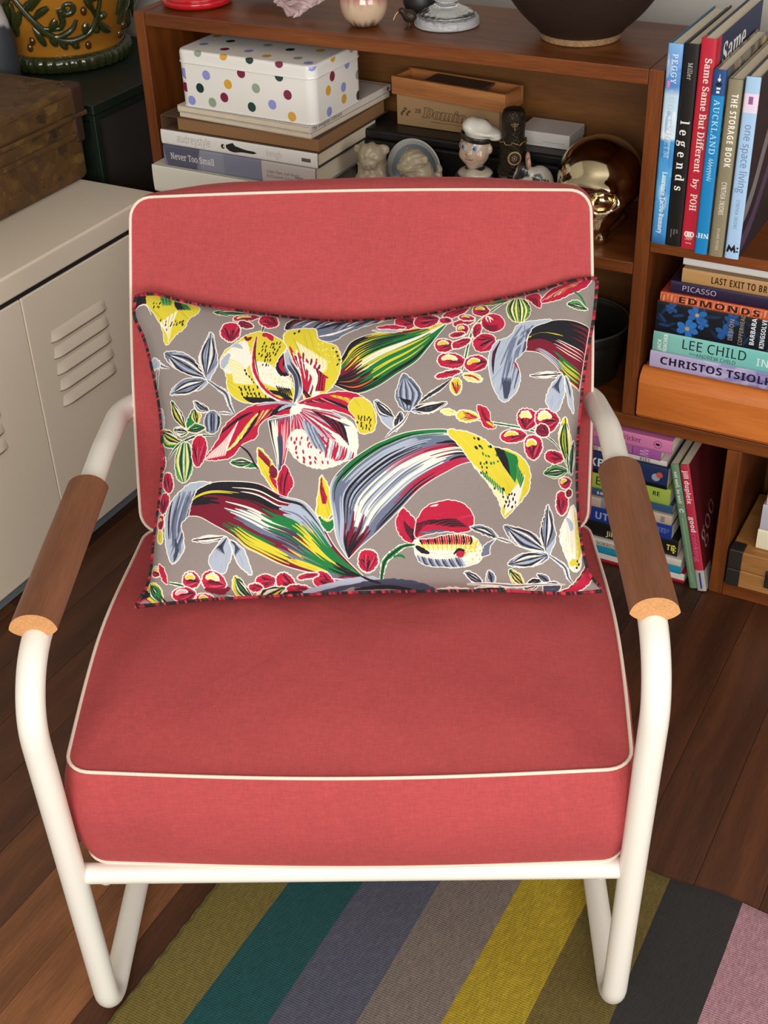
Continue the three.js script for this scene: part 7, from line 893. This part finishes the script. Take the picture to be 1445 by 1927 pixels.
// ---------------------------------------------------------------- things on top of the bookcase
const TOP = 0.9172;
{
  const red = phys({ color: col(190, 22, 34), roughness: 0.22, clearcoat: 0.8, clearcoatRoughness: 0.08 });
  const R = thing('red_pot', 'glossy red round pot at the left end of bookcase top', 'pot', [-1.477, TOP, -2.03]);
  mesh('body', lathe([[0, 0.014], [0.05, 0.014], [0.056, 0.02], [0.054, 0.06], [0.06, 0.1], [0.066, 0.13], [0.063, 0.13], [0.05, 0.09], [0, 0.06]], 56), red, R);
  mesh('saucer', lathe([[0, 0.0005], [0.05, 0.0005], [0.062, 0.004], [0.0645, 0.01], [0.063, 0.0135], [0.058, 0.0145], [0, 0.013]], 60), red, R);
  // crumpled flowers
  function flower(label, pos, R0, c0, c1, seed, scaleY = 0.75) {
    const F = thing('paper_flower', label, 'flower', pos), r = rng(seed), mat = std({ vertexColors: true, roughness: 0.7, side: THREE.DoubleSide });
    for (let k = 0; k < 26; k++) {
      const ring = k < 5 ? 0 : k < 13 ? 1 : 2, a0 = k * 2.399 + r() * 0.4, open = [0.35, 0.75, 1.15][ring] + (r() - 0.5) * 0.25, L = R0 * [0.7, 0.9, 1.05][ring], Wd = R0 * [0.55, 0.75, 0.9][ring], NU = 10, NV = 10, pos2 = [], idx = [], ph = r() * 9;
      for (let i = 0; i <= NU; i++) for (let j = 0; j <= NV; j++) {
        const u = i / NU, v = j / NV * 2 - 1, wv = Wd * Math.pow(Math.sin(Math.PI * (0.12 + 0.8 * u)), 0.8) * v, th = open * u * 1.25 + 0.1, crumple = R0 * 0.09 * Math.sin(v * 7 + ph + u * 5) * u + R0 * 0.12 * (vnoise(u * 5 + ph, v * 4, k) - 0.5) * u, rr = Math.sin(th) * L * u + 0.1 * R0 * u + crumple - 0.25 * wv * wv / Wd * (1 - 0.3 * ring), yy = Math.cos(th) * L * u * 0.9 + crumple * 0.6;
        pos2.push(Math.cos(a0) * rr - Math.sin(a0) * wv, yy * scaleY, Math.sin(a0) * rr + Math.cos(a0) * wv);
      }
      for (let i = 0; i < NU; i++) for (let j = 0; j < NV; j++) { const a = i * (NV + 1) + j; idx.push(a, a + 1, a + NV + 1, a + 1, a + NV + 2, a + NV + 1); }
      const g = new THREE.BufferGeometry(); g.setAttribute('position', new THREE.Float32BufferAttribute(pos2, 3)); g.setAttribute('uv', new THREE.Float32BufferAttribute(new Float32Array(pos2.length / 3 * 2), 2)); g.setIndex(idx); g.computeVertexNormals();
      paint(g, (x, y, z) => { const t = clamp(0.2 + 0.9 * fbm(x * 70 + k, y * 70, z * 70) + (Math.sin(Math.atan2(z, x) * 22 + k) > 0.75 ? -0.3 : 0.05)); return [0, 1, 2].map((q) => lerp(c0[q], c1[q], t)); });
      mesh('petal', g, mat, F);
    }
    const core = new THREE.SphereGeometry(R0 * 0.35, 16, 12); core.translate(0, R0 * 0.1, 0); paint(core, () => c0); mesh('core', core, mat, F);
    return F;
  }
  flower('large crumpled pink and white paper flower lying on the bookcase', [-1.252, TOP + 0.036, -2.045], 0.05, [0.32, 0.1, 0.12], [0.66, 0.56, 0.56], 5).rotation.set(0.5, 0, 0.1);
  flower('dark crimson paper flower lying behind the red pot', [-1.362, TOP + 0.022, -2.082], 0.036, [0.05, 0.004, 0.008], [0.16, 0.012, 0.02], 9);
  // pear shaped bud vase, pink glaze running into cream
  const pv = lathe([[0, 0.001], [0.018, 0.001], [0.026, 0.004], [0.036, 0.018], [0.04, 0.034], [0.038, 0.05], [0.03, 0.066], [0.02, 0.08], [0.0135, 0.094], [0.012, 0.11], [0.015, 0.12], [0.012, 0.12], [0.009, 0.1]], 64);
  paint(pv, (x, y, z) => { const a = Math.atan2(z, x), s = 0.008 * (vnoise(a * 9, 1.5, 2) - 0.5) + 0.007 * (vnoise(a * 30, 4.5, 3) - 0.5), p = smooth(0.033, 0.056, y + s * 1.6), b = smooth(0.017, 0.002, y + s * 1.3); const pink = [0.42, 0.12, 0.11], cream = [0.62, 0.46, 0.32], br = [0.09, 0.05, 0.035]; return [0, 1, 2].map((k) => lerp(lerp(cream[k], pink[k], p), br[k], b)); });
  const pt = thing('bud_vase', 'round glazed bud vase running from pink to cream on the bookcase', 'vase', [-1.123, TOP, -2.008]); mesh('body', pv, phys({ vertexColors: true, roughness: 0.2, clearcoat: 0.9, clearcoatRoughness: 0.05 }), pt);
  // kiwi bird
  const kb = thing('bird_figurine', 'tiny dark bronze bird figurine with long golden beak', 'figurine', [-1.046, TOP, -2.016], 0.2), bz = std({ color: col(58, 48, 40), metalness: 0.5, roughness: 0.45 });
  const bg = field((x, y, z) => { let d = sdE(x, y, z, [0.004, 0.02, 0], [0.012, 0.0105, 0.0095]); d = smin(d, sdE(x, y, z, [-0.009, 0.028, 0.001], [0.006, 0.0055, 0.005]), 0.006); return d + 0.0005 * Math.sin(x * 900) * Math.sin(y * 700); }, [-0.025, 0, -0.02], [0.025, 0.045, 0.02], 0.0015);
  mesh('body', bg, bz, kb); mesh('beak', tube([V3(-0.0135, 0.028, 0.001), V3(-0.019, 0.022, 0.003), V3(-0.0225, 0.014, 0.005)], 0.0011, { radial: 7 }), std({ color: col(196, 160, 96), metalness: 0.6, roughness: 0.35 }), kb).userData.label = 'golden beak';
  for (const s of [-1, 1]) { mesh('leg', tube([V3(0.004, 0.013, s * 0.004), V3(0.0055, 0.006, s * 0.005), V3(0.003, 0.0012, s * 0.0055)], 0.0012, { radial: 7 }), bz, kb); mesh('foot', rbox(0.009, 0.0014, 0.004, 0.0006, 0.0005, 0.0008, s * 0.0055), bz, kb); }
  const ball = thing('round_pot', 'small round black pot behind the bird figurine', 'pot', [-1.058, TOP, -2.09]); mesh('body', lathe([[0, 0.001], [0.012, 0.001], [0.022, 0.008], [0.03, 0.024], [0.028, 0.042], [0.018, 0.054], [0.013, 0.058], [0.015, 0.064], [0.012, 0.064], [0.008, 0.054]], 40), std({ color: col(38, 36, 36), roughness: 0.45 }), ball);
  // glass candlestick
  const gs = thing('glass_candlestick', 'pressed glass candlestick with silvered round base on the bookcase', 'candlestick', [-0.996, TOP, -2.062]);
  const gg = lathe([[0, 0.007], [0.035, 0.006], [0.043, 0.004], [0.0437, 0.014], [0.0465, 0.0175], [0.043, 0.022], [0.034, 0.026], [0.022, 0.032], [0.018, 0.038], [0.03, 0.046], [0.034, 0.056], [0.028, 0.068], [0.014, 0.076], [0.013, 0.11], [0.02, 0.12], [0.026, 0.128], [0.022, 0.13], [0, 0.126]], 64); { const p = gg.attributes.position; for (let i = 0; i < p.count; i++) { const a = Math.atan2(p.getZ(i), p.getX(i)), k = 1 + 0.02 * Math.cos(a * 22); p.setX(i, p.getX(i) * k); p.setZ(i, p.getZ(i) * k); } gg.computeVertexNormals(); }
  mesh('stem', gg, phys({ color: col(238, 240, 244), roughness: 0.04, transmission: 1, thickness: 0.03, ior: 1.5 }), gs);
  const rim = lathe([[0.044, 0.002], [0.047, 0.0005], [0.0535, 0.001], [0.0545, 0.004], [0.0538, 0.0115], [0.0515, 0.0145], [0.047, 0.0135], [0.0445, 0.008], [0.044, 0.002]], 80); { const p = rim.attributes.position; for (let i = 0; i < p.count; i++) { const a = Math.atan2(p.getZ(i), p.getX(i)), r = Math.hypot(p.getX(i), p.getZ(i)); if (r > 0.045) p.setY(i, Math.max(0.0005, p.getY(i) + (p.getY(i) > 0.004 ? 0.0014 * (vnoise(a * 14, 2, 1) - 0.5) * 2 : 0))); } rim.computeVertexNormals(); }
  mesh('base', rim, std({ color: col(206, 208, 212), metalness: 0.35, roughness: 0.4, bumpMap: woodBump, bumpScale: 0.001 }), gs).userData.label = 'dull silvered base';
  // wooden bowl
  const bw = thing('wooden_bowl', 'large dark turned bowl with a pale foot on the bookcase', 'bowl', [-0.762, TOP, -2.07]);
  mesh('bowl', lathe([[0, 0.012], [0.06, 0.011], [0.074, 0.02], [0.1, 0.045], [0.124, 0.078], [0.144, 0.115], [0.156, 0.15], [0.152, 0.152], [0.14, 0.12], [0.118, 0.085], [0.09, 0.052], [0.05, 0.028], [0, 0.022]], 72), std({ color: col(44, 30, 23), roughness: 0.55, bumpMap: woodBump, bumpScale: 0.0004 }), bw);
  mesh('foot', latheSharp([[0, 0.0004], [0.061, 0.0004], [0.0635, 0.002], [0.063, 0.0105], [0.058, 0.0125], [0, 0.0125]], 64), std({ map: dataTex(64, 64, (u, v) => { const t = 0.8 + 0.4 * pn(u, v, 30, 30, 4); return [142 * t, 110 * t, 76 * t]; }, { repeat: [8, 1] }), roughness: 0.9 }), bw).userData.label = 'pale unglazed foot';
}
renderer.render(scene, camera);
